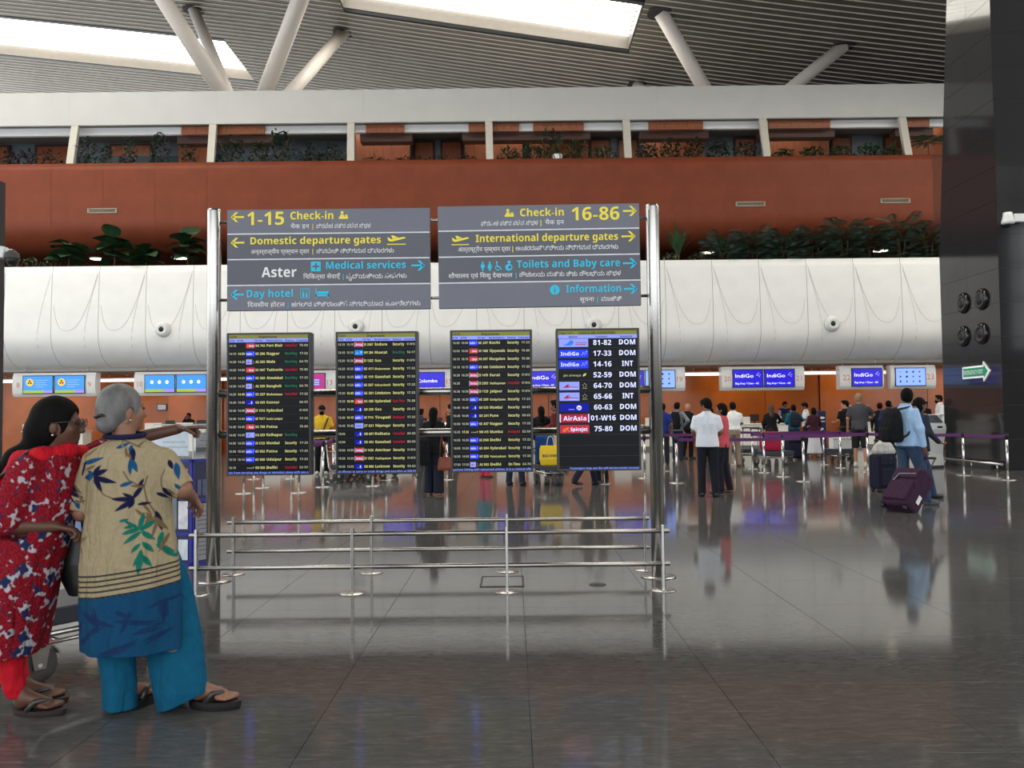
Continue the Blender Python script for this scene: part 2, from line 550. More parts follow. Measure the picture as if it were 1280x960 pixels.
m_sky = M('skylight_diffuser', (255, 250, 238), 0.5, emit=SKYLIGHT, var=0.10, scale=0.35)

# ---------------------------------------------------------------- floor: granite slabs, single ones as far as they can be told apart
floor = setting('floor')
B().b2((-34, -10, -0.30), (34, 62, -0.012)).build('floor_bed', m_joint, floor)
TW, TD, TX, TY = 1.0, 0.91, 0.07, 3.56
def slab_mesh():
    return B().box((0, 0, -0.010), (TW - 0.003, TD - 0.003, 0.02), None, 0.0008).mesh('tile', m_granite)
sm_ = slab_mesh(); count = 0; yk = -1; far_from = None
while count < 285:
    y0 = TY + yk * TD
    half = 0.64 * (y0 + TD) + 0.35
    i0 = math.floor((-half - TX) / TW); i1 = math.ceil((half - TX) / TW)
    if count + (i1 - i0) > 298: break
    for i in range(i0, i1):
        obj_from('tile', sm_, floor, (TX + (i + 0.5) * TW, y0 + TD / 2, 0)); count += 1
    NEAR = (y0, half)
    yk += 1
yfar = TY + yk * TD
bt = B()
y0 = yfar
while y0 < 44:
    for i in range(-26, 27):
        bt.b2((TX + i * TW + 0.003, y0 + 0.003, -0.02), (TX + (i + 1) * TW - 0.003, y0 + TD - 0.003, 0))
    y0 += TD
k = -1
while TY + k * TD < yfar:                       # slabs beside the ones in view
    y0 = TY + k * TD
    half = 0.64 * (y0 + TD) + 0.35
    i0 = math.floor((-half - TX) / TW); i1 = math.ceil((half - TX) / TW)
    for i in list(range(-26, i0)) + list(range(i1, 27)):
        bt.b2((TX + i * TW + 0.003, y0 + 0.003, -0.02), (TX + (i + 1) * TW - 0.003, y0 + TD - 0.003, 0))
    k += 1
for k in range(-13, -1):
    for i in range(-26, 27):
        bt.b2((TX + i * TW + 0.003, TY + k * TD + 0.003, -0.02), (TX + (i + 1) * TW - 0.003, TY + (k + 1) * TD - 0.003, 0))
far = bt.build('far_tiles', m_granite, floor); far['kind'] = 'stuff'
# access cover frames and drain let into the floor
def cover(px, py, w, d, label, inner):
    c = flo(px, py)
    t = thing('floor_hatch', label, 'floor hatch', (c.x, c.y, 0))
    b = B()
    for sx in (-1, 1): b.box((sx * w / 2, 0, 0.003), (0.014, d + 0.014, 0.006))
    for sy in (-1, 1): b.box((0, sy * d / 2, 0.003), (w, 0.014, 0.006))
    b.build('frame', m_joint, t)
    B().box((0, 0, 0.002), (w - 0.02, d - 0.02, 0.003)).build('lid', inner, t)
    return t
cover(628, 727, 0.36, 0.44, 'square stone floor hatch with dark frame behind the railing', m_granite)
cover(196, 729, 0.36, 0.30, 'small sandy floor hatch at the foot of the left sign post', M('worn_stone', (160, 138, 110), 0.3, var=0.2))
c = flo(747, 731); t = thing('floor_drain', 'small round dark floor drain cap near the right sign post', 'drain', (c.x, c.y, 0))
B().lathe([(0.0, 0.004), (0.07, 0.004), (0.075, 0.0)], n=20).build('rim', m_rubber, t)
B().lathe([(0.0, 0.006), (0.035, 0.006), (0.037, 0.003)], n=16).build('cap', m_black, t)

# ---------------------------------------------------------------- ceiling: sloping vault of long metal slats with skylight slots
_cx = np.array([-46, -15.5, -9, 6.6, 13.2, 46.0]); _cs = np.array([.105, .12, .165, .155, .13, .12])
_cg = np.linspace(-46, 46, 1841); _cz = -np.cumsum(np.interp(_cg, _cx, _cs)) * (_cg[1] - _cg[0]); _cz -= np.interp(0, _cg, _cz)
def zc(x): return 19.8 + float(np.interp(x, _cg, _cz))
ceiling = setting('ceiling')
SKY = [(-41, -15.6, 45.2, 50.6), (-7.9, 5.75, 35.0, 39.3), (-36, -13, 24.5, 28.5), (-9, 6, 18.5, 22.5), (13, 32, 22.5, 26.5), (-30, -12, 11, 15), (11, 30, 11, 15)]
def strip(x0, x1, dz, y0, y1, th):
    xs = np.linspace(x0, x1, max(2, int((x1 - x0) / 2.2) + 1)); b = B(); vs = []
    for x in xs: vs += [(x, y0, zc(x) + dz), (x, y1, zc(x) + dz), (x, y0, zc(x) + dz + th), (x, y1, zc(x) + dz + th)]
    fs = []
    for i in range(len(xs) - 1):
        a = 4 * i; c = a + 4
        fs += [(a, a + 1, c + 1, c), (a + 2, c + 2, c + 3, a + 3), (a, c, c + 2, a + 2), (a + 1, a + 3, c + 3, c + 1)]
    fs += [(0, 2, 3, 1), tuple(4 * (len(xs) - 1) + q for q in (0, 1, 3, 2))]
    return b.add(vs, fs)
PIT = 0.46; SW = 0.43
_sl = {}
y = -8.0
while y < 62:
    cuts = sorted((s[0], s[1]) for s in SKY if s[2] - 0.25 < y + SW and s[3] + 0.25 > y)
    segs = []; x = -46
    for a, b_ in cuts:
        if a - 0.05 > x: segs.append((x, a - 0.05))
        x = b_ + 0.05
    if x < 46: segs.append((x, 46))
    key = tuple(segs)
    if key not in _sl:
        bb = B()
        for a, b_ in segs:
            q = strip(a, b_, 0, 0, SW, 0.05); bb.add(q.v, q.f)
            q = strip(a, b_, -0.045, 0, 0.03, 0.045); bb.mat(1); bb.add(q.v, q.f); bb.mat(0)     # folded lip
        _sl[key] = bb.mesh('slat', [m_slat, m_lip])
    obj_from('slat', _sl[key], ceiling, (0, y, 0))
    y += PIT
# roof deck above the slats, open over the skylights
ys = sorted({-8.0, 62.0} | {v for s in SKY for v in (s[2], s[3])})
bb = B()
for ya, yb in zip(ys[:-1], ys[1:]):
    cuts = sorted((s[0], s[1]) for s in SKY if s[2] <= ya + 1e-6 and s[3] >= yb - 1e-6)
    x = -46
    for a, b_ in cuts:
        if a > x: q = strip(x, a, 0.30, ya, yb, 0.1); bb.add(q.v, q.f)
        x = b_
    q = strip(x, 46, 0.30, ya, yb, 0.1); bb.add(q.v, q.f)
bb.build('roof_deck', m_slat_d, ceiling)
for i, (xa, xb, ya, yb) in enumerate(SKY):
    w = setting('window_%d' % (i + 1))
    q = strip(xa, xb, 0.62, ya, yb, 0.04); q.build('diffuser', m_sky, w)
    fb = B()
    for yy, s_ in ((ya, -1), (yb, 1)):
        q = strip(xa, xb, 0.0, yy - 0.03 + s_ * 0.0, yy + 0.03, 0.64); fb.add(q.v, q.f)
    for xx in (xa, xb):
        z_ = zc(xx); fb.b2((xx - 0.03, ya, z_), (xx + 0.03, yb, z_ + 0.64))
    fb.build('frame', m_slat, w)
    if i < 2:
        db = B()
        for yy in (ya - 0.16, yb + 0.16):
            q = strip(xa, xb, -0.035, yy - 0.14, yy + 0.14, 0.03); db.add(q.v, q.f)
        db.build('slot', m_black, w)
        yy = ya + 0.25
        while yy < yb - 0.1:
            q = strip(xa, xb, 0.50, yy, yy + 0.02, 0.05); q.build('louver', m_slat, w); yy += PIT
# branching steel struts behind the parapet
def strut(tip, foot, r, node):
    t = Vector(tip); f = Vector(foot); d = (t - f).normalized()
    b = B().tube([f, t], r, 20)
    b.build('strut', m_cream2, node)
    B().lathe([(r * 1.9, 0), (r * 1.9, 0.12), (r * 1.2, 0.12)], (t.x, t.y, zc(t.x) - 0.06), 20).build('collar', m_slat_d, node)
m_cream2 = M('strut_paint', (208, 200, 192), 0.45, var=0.04)
def ceil_at(px, py):
    d = at(px, py, 1.0) - Vector((0, 0, EYE)); lo_, hi_ = 4, 200
    for _ in range(50):
        m_ = (lo_ + hi_) / 2; P = Vector((0, 0, EYE)) + d * m_
        if P.z < zc(P.x): lo_ = m_
        else: hi_ = m_
    return Vector((0, 0, EYE)) + d * lo_
nl = setting('column_1')
for tx, ty, bx, r in ((242, 12, 291, 0.28), (430, 40, 349, 0.30), (143, -98, 288, 0.35), (414, -103, 325, 0.35)): strut(ceil_at(tx, ty), at(bx, 132, 36.6), r, nl)
nr = setting('column_2')
for tx, ty, bx, r in ((826, 16, 893, 0.31), (1055, 57, 962, 0.28), (797, 106, 815, 0.28)): strut(ceil_at(tx, ty), at(bx, 132, 36.6), r, nr)

# ---------------------------------------------------------------- upper building front
YW = 32.5
ztop = at(640, 327, YW).z
# white bulging wall, one cladding panel per bay
PW = 59.2 / FPX * YW
def prof_white():
    pts = [(YW + 0.9, ztop - 0.02), (YW + 0.05, ztop)]
    for q in np.linspace(ztop - 0.3, 4.75, 6): pts.append((YW - 0.10 * math.sin((ztop - q) / (ztop - 4.75) * PI * 0.5), q))
    for a in np.linspace(0.15, 1.0, 8):
        th = a * PI / 2
        pts.append((YW - 0.10 + 1.35 * (1 - math.cos(th)), 4.75 - 1.22 * math.sin(th)))
    return pts
pw = prof_white()
wall_front = setting('wall_front')
def panel_mesh(pts, w, mat, name):
    vs = []; fs = []
    for x in (-w / 2, w / 2):
        vs += [(x, p[0], p[1]) for p in pts]
    n = len(pts)
    for i in range(n - 1): fs.append((i, i + 1, n + i + 1, n + i))
    return B().add(vs, fs, True).mesh(name, mat)
pm = panel_mesh(pw, PW - 0.012, m_white, 'panel')
X0 = at(66, 335, YW).x
NB = 26
for i in range(-6, NB - 6): obj_from('panel', pm, wall_front, (X0 + (i + 0.5) * PW, 0, 0))
B().add([(x, p[0] + 0.03, p[1]) for x in (-34, 34) for p in pw], [(i, i + 1, len(pw) + i + 1, len(pw) + i) for i in range(len(pw) - 1)], True).build('backing', m_joint, wall_front)
def y_on(z):
    zz = [p[1] for p in pw][::-1]; yy = [p[0] for p in pw][::-1]
    return float(np.interp(z, zz, yy))
m_line = M('seam_grey', (184, 180, 174), 0.6)
for i in range(-5, NB - 7):                         # looping seams on each bay
    xa = X0 + i * PW; left = xa < -1.5
    if abs(xa) > 18: continue
    H_ = ztop - 4.95
    pts = []
    for q in np.linspace(0, 1, 22):
        u = 1.02 * q                                # 0..1 across the bay
        z = ztop - 0.02 - H_ * (1 - (abs(2 * (u ** 0.62) - 1)) ** 2.6)
        xx = u if left else 1 - u
        pts.append((xa + xx * PW, y_on(z) - 0.004, z))
    B().tube(pts, 0.006, 5).build('seam', m_line, wall_front)
    pts = [(xa + (-0.30 if left else 0.30) * PW * math.sin(q * PI / 2) ** 1.2, y_on(ztop - q * 3.2) - 0.004, ztop - 0.02 - q * 3.2) for q in np.linspace(0, 1, 10)]
    B().tube(pts, 0.0055, 5).build('seam', m_line, wall_front)
# soffit over the counters
B().b2((-34, YW + 1.16, 3.41), (34, 37.4, 3.55)).build('soffit', m_soffit, wall_front)
# orange rear wall of the check-in hall, laminate boards
wall_orange = setting('wall_rear')
pmesh = B().b2((-1.19, 37.0, 0.0), (1.19, 37.08, 3.42)).mesh('panel', m_orange)
for i in range(-13, 14): obj_from('panel', pmesh, wall_orange, (i * 2.4 + 0.4, 0.0 if i % 3 else -0.14, 0))
B().b2((-34, 37.1, 0), (34, 37.3, 3.5)).build('backing', m_dark, wall_orange)
# planter ledge behind the white wall
trim1 = setting('trim_1')
B().b2((-34, YW + 0.5, ztop - 0.9), (34, 38.5, ztop - 0.55)).build('planter_soil', M('dark_soil', (48, 40, 34), 0.9, var=0.3), trim1)
# terracotta balcony front, curving under
YR = 34.20
zr_top = at(640, 199, YR).z; zr_bend = at(640, 268, YR).z
zr_bot = at(640, 313, YR + 1.0).z
wall_red = setting('wall_balcony')
pr = [(YR + 0.35, zr_top - 0.03), (YR, zr_top)] + [(YR, q) for q in np.linspace(zr_top - 0.3, zr_bend, 4)]
for a in np.linspace(0.1, 1, 9):
    th = a * PI / 2
    pr.append((YR + 1.5 * (1 - math.cos(th)), zr_bend - (zr_bend - zr_bot) * math.sin(th)))
pr.append((39.20, zr_bot))
RW = 65.5 / FPX * YR
rm = panel_mesh(pr, RW - 0.008, m_red, 'panel')
for i in range(-8, 17): obj_from('panel', rm, wall_red, (at(63.8, 235, YR).x + (i + 0.5) * RW, 0, 0))
B().add([(x, p[0] + 0.03, p[1] + 0.02) for x in (-34, 34) for p in pr], [(i, i + 1, len(pr) + i + 1, len(pr) + i) for i in range(len(pr) - 1)], True).build('backing', M('red_joint', (104, 56, 40), 0.8), wall_red)
B().b2((-34, 39.10, ztop - 0.9), (34, 39.30, zr_bot + 0.1)).build('recess_wall', M('brown_recess', (92, 52, 40), 0.7), wall_red)
# balcony floor, back wall and header
balc = setting('wall_upper')
zfl = zr_top - 0.25
zhd_t = at(640, 150.5, 34.70).z; zhd_b = at(640, 163.5, 35.10).z
B().b2((-34, YR + 0.3, zfl - 0.3), (34, 39.30, zfl)).build('balcony_floor', m_soffit, balc)
B().b2((-34, 38.80, zfl), (34, 39.00, zhd_t + 1.5)).build('back_wall', m_blue_g, balc)
B().b2((-34, 35.12, zhd_b), (34, 35.30, zhd_t + 1.2)).build('header', M('header_white', (226, 226, 226), 0.5, var=0.03), balc)
B().b2((-34, 35.30, zhd_b + 0.9), (34, 38.80, zhd_b + 1.0)).build('balcony_ceiling', M('ceiling_grey', (120, 118, 116), 0.7), balc)
# fascia with its underside
fas = setting('trim_2')
zf_b = at(640, 151, 34.70).z; zf_t = at(640, 110, 34.70).z
FWID = 6.2
for i in range(-6, 6):
    B().b2((i * FWID + 0.06, 34.70, zf_b), ((i + 1) * FWID - 0.004 + 0.06, 34.90, zf_t)).build('panel', m_fascia, fas)
B().b2((-36, 34.90, zf_b + 0.02), (36, 35.40, zf_b + 0.14)).build('underside', m_soffit, fas)
B().b2((-36, 34.90, zf_t - 0.3), (36, 60, zf_t - 0.06)).build('top', m_soffit, fas)
B().b2((-36, 34.85, zf_b), (36, 34.95, zf_t - 0.02)).build('backing', m_joint, fas)
def area_fill(name, loc, sx, sy, power, rot=(0, 0, 0), col=(1, 0.95, 0.88)):
    l = bpy.data.lights.new(name, 'AREA'); l.shape = 'RECTANGLE'; l.size = sx; l.size_y = sy; l.energy = power; l.color = col
    o = bpy.data.objects.new(name, l); COL.objects.link(o); o.location = loc; o.rotation_euler = rot
    return o
for i in range(7): area_fill('corridor_fill', (-18 + i * 6, 36.80, zhd_b + 0.86), 3.0, 0.5, 28)  # unseen fill lights, added to brighten the dark balcony interior
for i in range(9): area_fill('soffit_fill', (-20 + i * 5, 36.10, 3.36), 3.0, 0.4, 18)  # added fill under the soffit to lift the orange wall, no fittings modelled
# raking cream posts of the balcony
for bx, tx in ((86.5, 96.5), (262, 267.5), (437, 438.5), (610.5, 609.5), (783, 780), (956.5, 949.5), (1133, 1122.5), (-86, -70)):
    p0 = at(bx, 0, 34.30); p1 = at(tx, 0, 34.82)
    o = setting('column_3')
    b = B(); w, dp = 0.15, 0.09
    vs = []
    for (x, yv, z) in ((p0.x, 34.46, zfl), (p1.x, 34.82, zf_b + 0.05)):
        vs += [(x - w, yv - dp, z), (x + w, yv - dp, z), (x + w, yv + dp, z), (x - w, yv + dp, z)]
    b.add(vs, [(0, 1, 5, 4), (1, 2, 6, 5), (2, 3, 7, 6), (3, 0, 4, 7), (0, 3, 2, 1), (4, 5, 6, 7)])
    b.build('post', m_cream, o)
# wooden portals with projecting canopies, doors and windows along the balcony corridor
def xr(a, b_, Y): return at(a, 180, Y).x, at(b_, 180, Y).x
por = [(227, 331, 224, 262), (457.5, 505.5, 445, 513), (586, 649, 581, 653), (666.5, 730, 661, 735), (811, 879, 803, 880), (961, 1038, 960, 1035), (1132, 1162, 1128, 1180)]
for k, (ha, hb, ba, bb2) in enumerate(por):
    t = setting('door_%d' % (k + 1))
    x0, x1 = xr(ha, hb, 35.05)
    n = max(2, int((x1 - x0) / 0.30)); w = (x1 - x0) / n
    zt, zb = at((ha + hb) / 2, 154.5 + (640 - (ha + hb) / 2) * 0.0105, 35.05).z, at((ha + hb) / 2, 164.5 + (640 - (ha + hb) / 2) * 0.0105, 35.05).z
    for i in range(n): B().b2((x0 + i * w + 0.004, 35.00 - 0.006 * (i % 2), zb), (x0 + (i + 1) * w - 0.004, 35.12, zt)).build('plank', m_wood, t)
    B().b2((x0 - 0.30, 35.31, zb - 0.28), (x1 + 0.30, 35.85, zb + 0.06)).build('canopy_beam', m_wood_d, t)
    x0, x1 = xr(ba, bb2, 37.40)
    n = max(2, int((x1 - x0) / 0.38)); w = (x1 - x0) / n
    for i in range(n): B().b2((x0 + i * w + 0.004, 37.30 - 0.008 * (i % 2), zfl), (x0 + (i + 1) * w - 0.004, 37.50, zhd_b + 0.9)).build('plank', m_wood, t)
for k, (a, b_) in enumerate(((519, 541), (553, 576), (739, 761), (774, 796), (920, 942), (1041, 1062), (47, 86), (140, 188), (-2, 10), (1107, 1126))):
    t = setting('door_%d' % (k + 11))
    x0, x1 = xr(a, b_, 38.70); zt = at(640, 177.5, 38.70).z
    B().b2((x0, 38.66, zfl), (x1, 38.79, zt)).build('leaf', m_wood, t)
    f = B(); f.b2((x0 - 0.09, 38.64, zfl), (x0, 38.79, zt + 0.09)); f.b2((x1, 38.64, zfl), (x1 + 0.09, 38.79, zt + 0.09)); f.b2((x0, 38.64, zt), (x1, 38.79, zt + 0.09))
    f.build('frame', m_wood_d, t)
# dark glazed bays at the left of the balcony
m_glass = M('tinted_glass', (70, 82, 86), 0.06, var=0.05, spec=0.6)
for k, (a, b_) in enumerate(((98, 150), (152, 190), (192, 224), (268, 330), (332, 398), (400, 434))):
    t = setting('window_%d' % (k + 11))
    x0, x1 = xr(a, b_, 38.00)
    B().b2((x0 + 0.03, 38.00, zfl), (x1 - 0.03, 38.02, zhd_b)).build('pane', m_glass, t)
    f = B(); f.b2((x0 - 0.03, 37.96, zfl), (x0 + 0.03, 38.06, zhd_b)); f.b2((x1 - 0.03, 37.96, zfl), (x1 + 0.03, 38.06, zhd_b)); f.build('frame', m_dark, t)
# clear balustrade panes between the posts
m_clear = bpy.data.materials.new('clear_glass'); m_clear.use_nodes = True
_nt = m_clear.node_tree; _nt.nodes.remove(_nt.nodes['Principled BSDF'])
_tr = _nt.nodes.new('ShaderNodeBsdfTransparent'); _gl = _nt.nodes.new('ShaderNodeBsdfGlossy'); _gl.inputs['Roughness'].default_value = 0.02
_tr.inputs[0].default_value = (0.93, 0.95, 0.95, 1)
_fr = _nt.nodes.new('ShaderNodeFresnel'); _fr.inputs['IOR'].default_value = 1.45
_mxs = _nt.nodes.new('ShaderNodeMixShader'); _nt.links.new(_fr.outputs[0], _mxs.inputs[0]); _nt.links.new(_tr.outputs[0], _mxs.inputs[1]); _nt.links.new(_gl.outputs[0], _mxs.inputs[2])
_nt.links.new(_mxs.outputs[0], _nt.nodes['Material Output'].inputs[0])
# recessed downlights
def downlight(px, py, Y, z, r, k, label):
    p = at(px, py, Y); z = p.z if z is None else z
    t = thing('ceiling_light', label, 'ceiling light', (p.x, Y, z))
    B().lathe([(r, 0.0), (r * 1.15, 0.0), (r * 1.15, 0.03), (r, 0.03)], n=16).build('ring', m_whitep, t)
    B().lathe([(0.001, -0.004), (r, -0.004)], n=16).build('lens', m_spot, t)
    return t
for px, lb in ((125, 'round downlight under the terracotta balcony among the big leaved plants, left of two'), (226, 'round downlight under the terracotta balcony beside the left sign post'),
               (878, 'round downlight under the terracotta balcony left of the dense shrubs'), (1092, 'round downlight under the terracotta balcony shining through the dense shrubs')):
    pp = at(px, 321.5 - (px - 226) * 0.0105, 36.0)
    downlight(px, 0, at(px, 321.5, 36).y, zr_bot - 0.03, 0.30, 0, lb)
for px, lb in ((505.0, 'tiny downlight in the balcony corridor above the first pair of wooden doors'), (757.0, 'tiny downlight in the balcony corridor above the middle wooden doors'),
               (1062, 'tiny downlight in the balcony corridor left of two near the dark pier'), (1100, 'tiny downlight in the balcony corridor nearest the dark pier')):
    downlight(px, 0, 36.6, zhd_b + 0.88, 0.14, 0, lb)
# air grilles on the terracotta front
m_grille = M('grille_beige', (168, 158, 140), 0.5)
for px, py, lb in ((128, 263.5, 'beige air grille on the terracotta wall at the far left'), (938, 255, 'beige air grille on the terracotta wall above the dense shrubs'), (1119, 251, 'beige air grille on the terracotta wall beside the dark pier')):
    p = at(px, py, YR); t = thing('air_grille', lb, 'grille', (p.x, YR, p.z - 0.1))
    f = B(); w, h_ = 1.16, 0.20
    for sx in (-1, 1): f.b2((sx * w / 2 - 0.03, -0.03, 0), (sx * w / 2 + 0.03, 0.0, h_))
    f.b2((-w / 2, -0.03, 0), (w / 2, 0, 0.03)); f.b2((-w / 2, -0.03, h_ - 0.03), (w / 2, 0, h_)); f.build('frame', m_grille, t)
    for i in range(5): B().box((0, -0.015, 0.045 + i * 0.028), (w - 0.06, 0.022, 0.006), Matrix.Rotation(0.6, 3, 'X')).build('slat', m_grille, t)
    B().b2((-w / 2, -0.006, 0.02), (w / 2, -0.001, h_ - 0.02)).build('back_plate', m_rubber, t)
# round nozzles on the white wall
for px, py, lb in ((204, 412, 'round white wall nozzle with black centre, left of the sign posts'), (445.5, 408.5, 'round white wall nozzle peeping over the second flight screen'),
                   (742.5, 406.5, 'round white wall nozzle peeping over the check-in counter screen'), (1040, 405, 'round white wall nozzle with black centre above counters 20 to 22')):
    p = at(px, py, YW - 0.1); t = thing('air_nozzle', lb, 'nozzle', (p.x, YW - 0.165, p.z))
    B().lathe([(0.10, -0.10), (0.16, -0.14), (0.22, -0.12), (0.29, -0.02), (0.31, 0.06)], n=24, axis='Y').build('ring', m_whitep, t)
    B().sph((-0.02, -0.03, 0.0), 0.125, 16, 10).build('jet', m_black, t)

# ---------------------------------------------------------------- black granite pier at the right
pier = setting('wall_right')
PX, PY0 = 11.75, 20.0
def far_edge(z): return 22.75 if z < 5.7 else 22.75 - (z - 5.7) * 0.115
hgt = 0.825; zoff = at(1262, 250, PY0).z % hgt
pm_ = {}
z = zoff - hgt
while z < 16.5:
    z0, z1 = max(z, 0.0) + 0.004, z + hgt - 0.004
    ya = PY0 + 0.004
    for (s0, s1) in ((0.0, 0.52), (0.52, 1.0)):
        q = lambda s_, zz: PY0 + (far_edge(zz) - PY0) * s_
        vs = [(PX, q(s0, z0) + 0.004, z0), (PX, q(s1, z0) - 0.004, z0), (PX, q(s1, z1) - 0.004, z1), (PX, q(s0, z1) + 0.004, z1)]
        vs2 = [(v[0] + 0.03, v[1], v[2]) for v in vs]
        B().add(vs + vs2, [(0, 3, 2, 1), (4, 5, 6, 7), (0, 1, 5, 4), (1, 2, 6, 5), (2, 3, 7, 6), (3, 0, 4, 7)]).build('panel', m_black_gr, pier)
    for i in range(3):
        B().b2((PX + 0.004 + i * 1.2, PY0, z0), (PX + (i + 1) * 1.2 - 0.004, PY0 + 0.03, z1)).build('panel', m_black_gr, pier)
    z += hgt
vs = []
for z in (0, 5.7, 16.5): vs += [(PX + 0.02, PY0 + 0.02, z), (PX + 3.6, PY0 + 0.02, z), (PX + 3.6, far_edge(z) - 0.01, z), (PX + 0.02, far_edge(z) - 0.01, z)]
B().add(vs, [(a + i, a + (i + 1) % 4, a + 4 + (i + 1) % 4, a + 4 + i) for a in (0, 4) for i in range(4)]).build('core', M('granite_joint', (84, 82, 80), 0.7), pier)
# low steel bumper rail along the pier
br = thing('bumper_rail', 'low steel bumper rail along the foot of the black granite pier', 'rail', (PX - 0.25, PY0, 0))
B().tube([(PX - 0.25, PY0 - 0.3, 0.17), (PX - 0.25, 22.9, 0.17)], 0.035, 10).build('bar', m_steel, br, org=True)
for yy in (19.9, 21.0, 22.3): B().tube([(PX - 0.25, yy, 0), (PX - 0.25, yy, 0.17)], 0.02, 8).build('post', m_steel, br, org=True)
# four round black nozzles, emergency sign and camera on the pier
for k, (px, py, lb) in enumerate(((1205, 379, 'upper left'), (1228, 374, 'upper right'), (1205, 420.5, 'lower left'), (1228, 417, 'lower right'))):
    d = at(px, py, 1.0); d = d - Vector((0, 0, EYE)); q = PX / d.x
    p = Vector((0, 0, EYE)) + d * q
    p = p + Vector((-0.012, 0, 0)); t = thing('air_nozzle', 'black jet nozzle on the granite pier, the %s of four' % lb, 'nozzle', p)
    B().lathe([(0.12, -0.05), (0.18, -0.075), (0.24, -0.06), (0.27, -0.02), (0.275, 0.0)], n=24, axis='X').build('ring', M('gloss_black', (22, 22, 24), 0.15), t)
    B().sph((-0.02, 0, 0), (0.07, 0.14, 0.14), 16, 10).build('jet', m_black, t)
d = at(1221, 465, 1.0) - Vector((0, 0, EYE)); p = Vector((0, 0, EYE)) + d * (PX / d.x)
es = thing('emergency_sign', 'green and white arrow shaped EMERGENCY EXIT sign on the granite pier', 'exit sign', p)
def arrow_out(s): return [(-0.62 * s, -0.155 * s), (0.33 * s, -0.155 * s), (0.33 * s, -0.25 * s), (0.62 * s, 0), (0.33 * s, 0.25 * s), (0.33 * s, 0.155 * s), (-0.62 * s, 0.155 * s)]
# lies in the pier's own side face: local x runs along -Y
es.rotation_euler = (0, 0, -PI / 2)
B().prism(arrow_out(1.0), -0.030, 0.0).build('border', M('sign_white', (240, 240, 236), 0.4, emit=0.25), es)
B().prism([(-0.57, -0.11), (0.37, -0.11), (0.37, -0.17), (0.54, 0), (0.37, 0.17), (0.37, 0.11), (-0.57, 0.11)], -0.036, -0.028).build('panel', M('sign_green', (36, 150, 112), 0.4, emit=0.12), es)
put_text(B(), 'EMERGENCY EXIT', -0.54, -0.055, 0.11, 0.34, -0.039, 0.01).build('lettering', M('sign_letter', (226, 244, 236), 0.5), es)
p = at(1266, 273, PY0 - 0.1)
cc = thing('security_camera', 'white box security camera with dome on the granite pier', 'camera', p)
B().box((0.12, 0, 0), (0.26, 0.16, 0.20), None, 0.02).build('bracket', m_whitep, cc)
B().lathe([(0.10, 0.14), (0.11, 0.06), (0.14, -0.06), (0.15, -0.12), (0.09, -0.14)], (-0.12, 0, 0), 16).build('housing', m_whitep, cc)
B().sph((-0.12, 0, -0.13), 0.085, 14, 8).build('dome', m_black, cc)
# pole with camera at the left edge
lp = setting('column_9')
B().b2((-6.75, 10.0, 0), (-6.19, 10.15, 4.35)).build('shaft', M('charcoal_paint', (52, 48, 50), 0.5), lp)
p = at(12, 322, 9.9)
cc = thing('security_camera', 'grey dome security camera on the dark pillar at the left edge', 'camera', p)
B().box((-0.12, 0.0, 0.06), (0.16, 0.12, 0.14), None, 0.015).build('bracket', m_whitep, cc)
B().tube([(-0.12, 0, 0.08), (0.02, 0, 0.08), (0.03, 0, 0.03)], 0.025, 8).build('arm', m_whitep, cc)
B().lathe([(0.03, 0.09), (0.075, 0.05), (0.085, 0.0), (0.08, -0.02)], (0.03, 0, 0), 14).build('housing', m_rubber, cc)
B().sph((0.03, 0, -0.025), 0.065, 14, 8).build('dome', m_black, cc)
# rest of the hall: side walls and the glazed front behind the viewer
w = setting('window_31')
mb = B()
for q in range(-9, 61, 4): mb.b2((-34.1, q - 0.08, 0), (-33.9, q + 0.08, 23))
for z in (0.1, 3.2, 6.4, 9.6, 12.8, 16, 19.2): mb.b2((-34.08, -9, z - 0.06), (-33.92, 60, z + 0.06))
mb.build('frame', m_rubber, w)
w = setting('wall_far_right'); B().b2((33.9, 12, 0), (34.2, 60, 16)).build('surface', m_soffit, w)
wbk = setting('wall_back'); B().b2((-34, -9.2, 12.5), (34, -9.0, 24)).build('surface', m_soffit, wbk)
B().b2((22, -9.2, 0), (29.6, -9.0, 12.5)).build('surface', m_dark, wbk); B().b2((29.6, -9.2, 0), (34, -9.0, 5.1)).build('surface', m_dark, wbk)
wb = setting('window_30')
mb = B()
for x in range(-34, 35, 4): mb.b2((x - 0.08, -9.1, 0), (x + 0.08, -8.9, 22))
for z in (0.1, 3.2, 5.6, 8.1, 10.2, 12.4, 16): mb.b2((-34, -9.08, z - 0.06), (34, -8.92, z + 0.06))
mb.build('frame', m_rubber, wb)
# ---------------------------------------------------------------- check-in hall: counters, overhead counter boxes, light tubes
m_screen_b = M('screen_blue', (36, 20, 200), 0.3, emit=0.55, var=0.03)
m_screen_sky = M('screen_sky', (48, 136, 214), 0.3, emit=0.6, var=0.05)
m_screen_pale = M('screen_pale', (126, 160, 244), 0.3, emit=0.75, var=0.05)
m_glow_w = M('screen_white', (236, 240, 255), 0.4, emit=0.9, var=0.0)
m_glow_grn = M('screen_green', (150, 170, 40), 0.4, emit=0.6, var=0.0)
m_glow_lil = M('screen_lilac', (150, 120, 220), 0.4, emit=0.7, var=0.0)
m_glow_yel = M('screen_yellow', (226, 180, 60), 0.4, emit=0.7, var=0.0)
m_glow_mag = M('screen_magenta', (160, 34, 120), 0.4, emit=0.6, var=0.0)
m_num = M('number_red', (222, 120, 96), 0.5, var=0.0)
m_glow_dk = M('screen_ink', (24, 34, 70), 0.5, var=0.0)
YB = 33.5
NUMW = 'eight nine ten eleven twelve thirteen fourteen fifteen sixteen seventeen eighteen nineteen twenty twenty-one twenty-two twenty-three'.split()
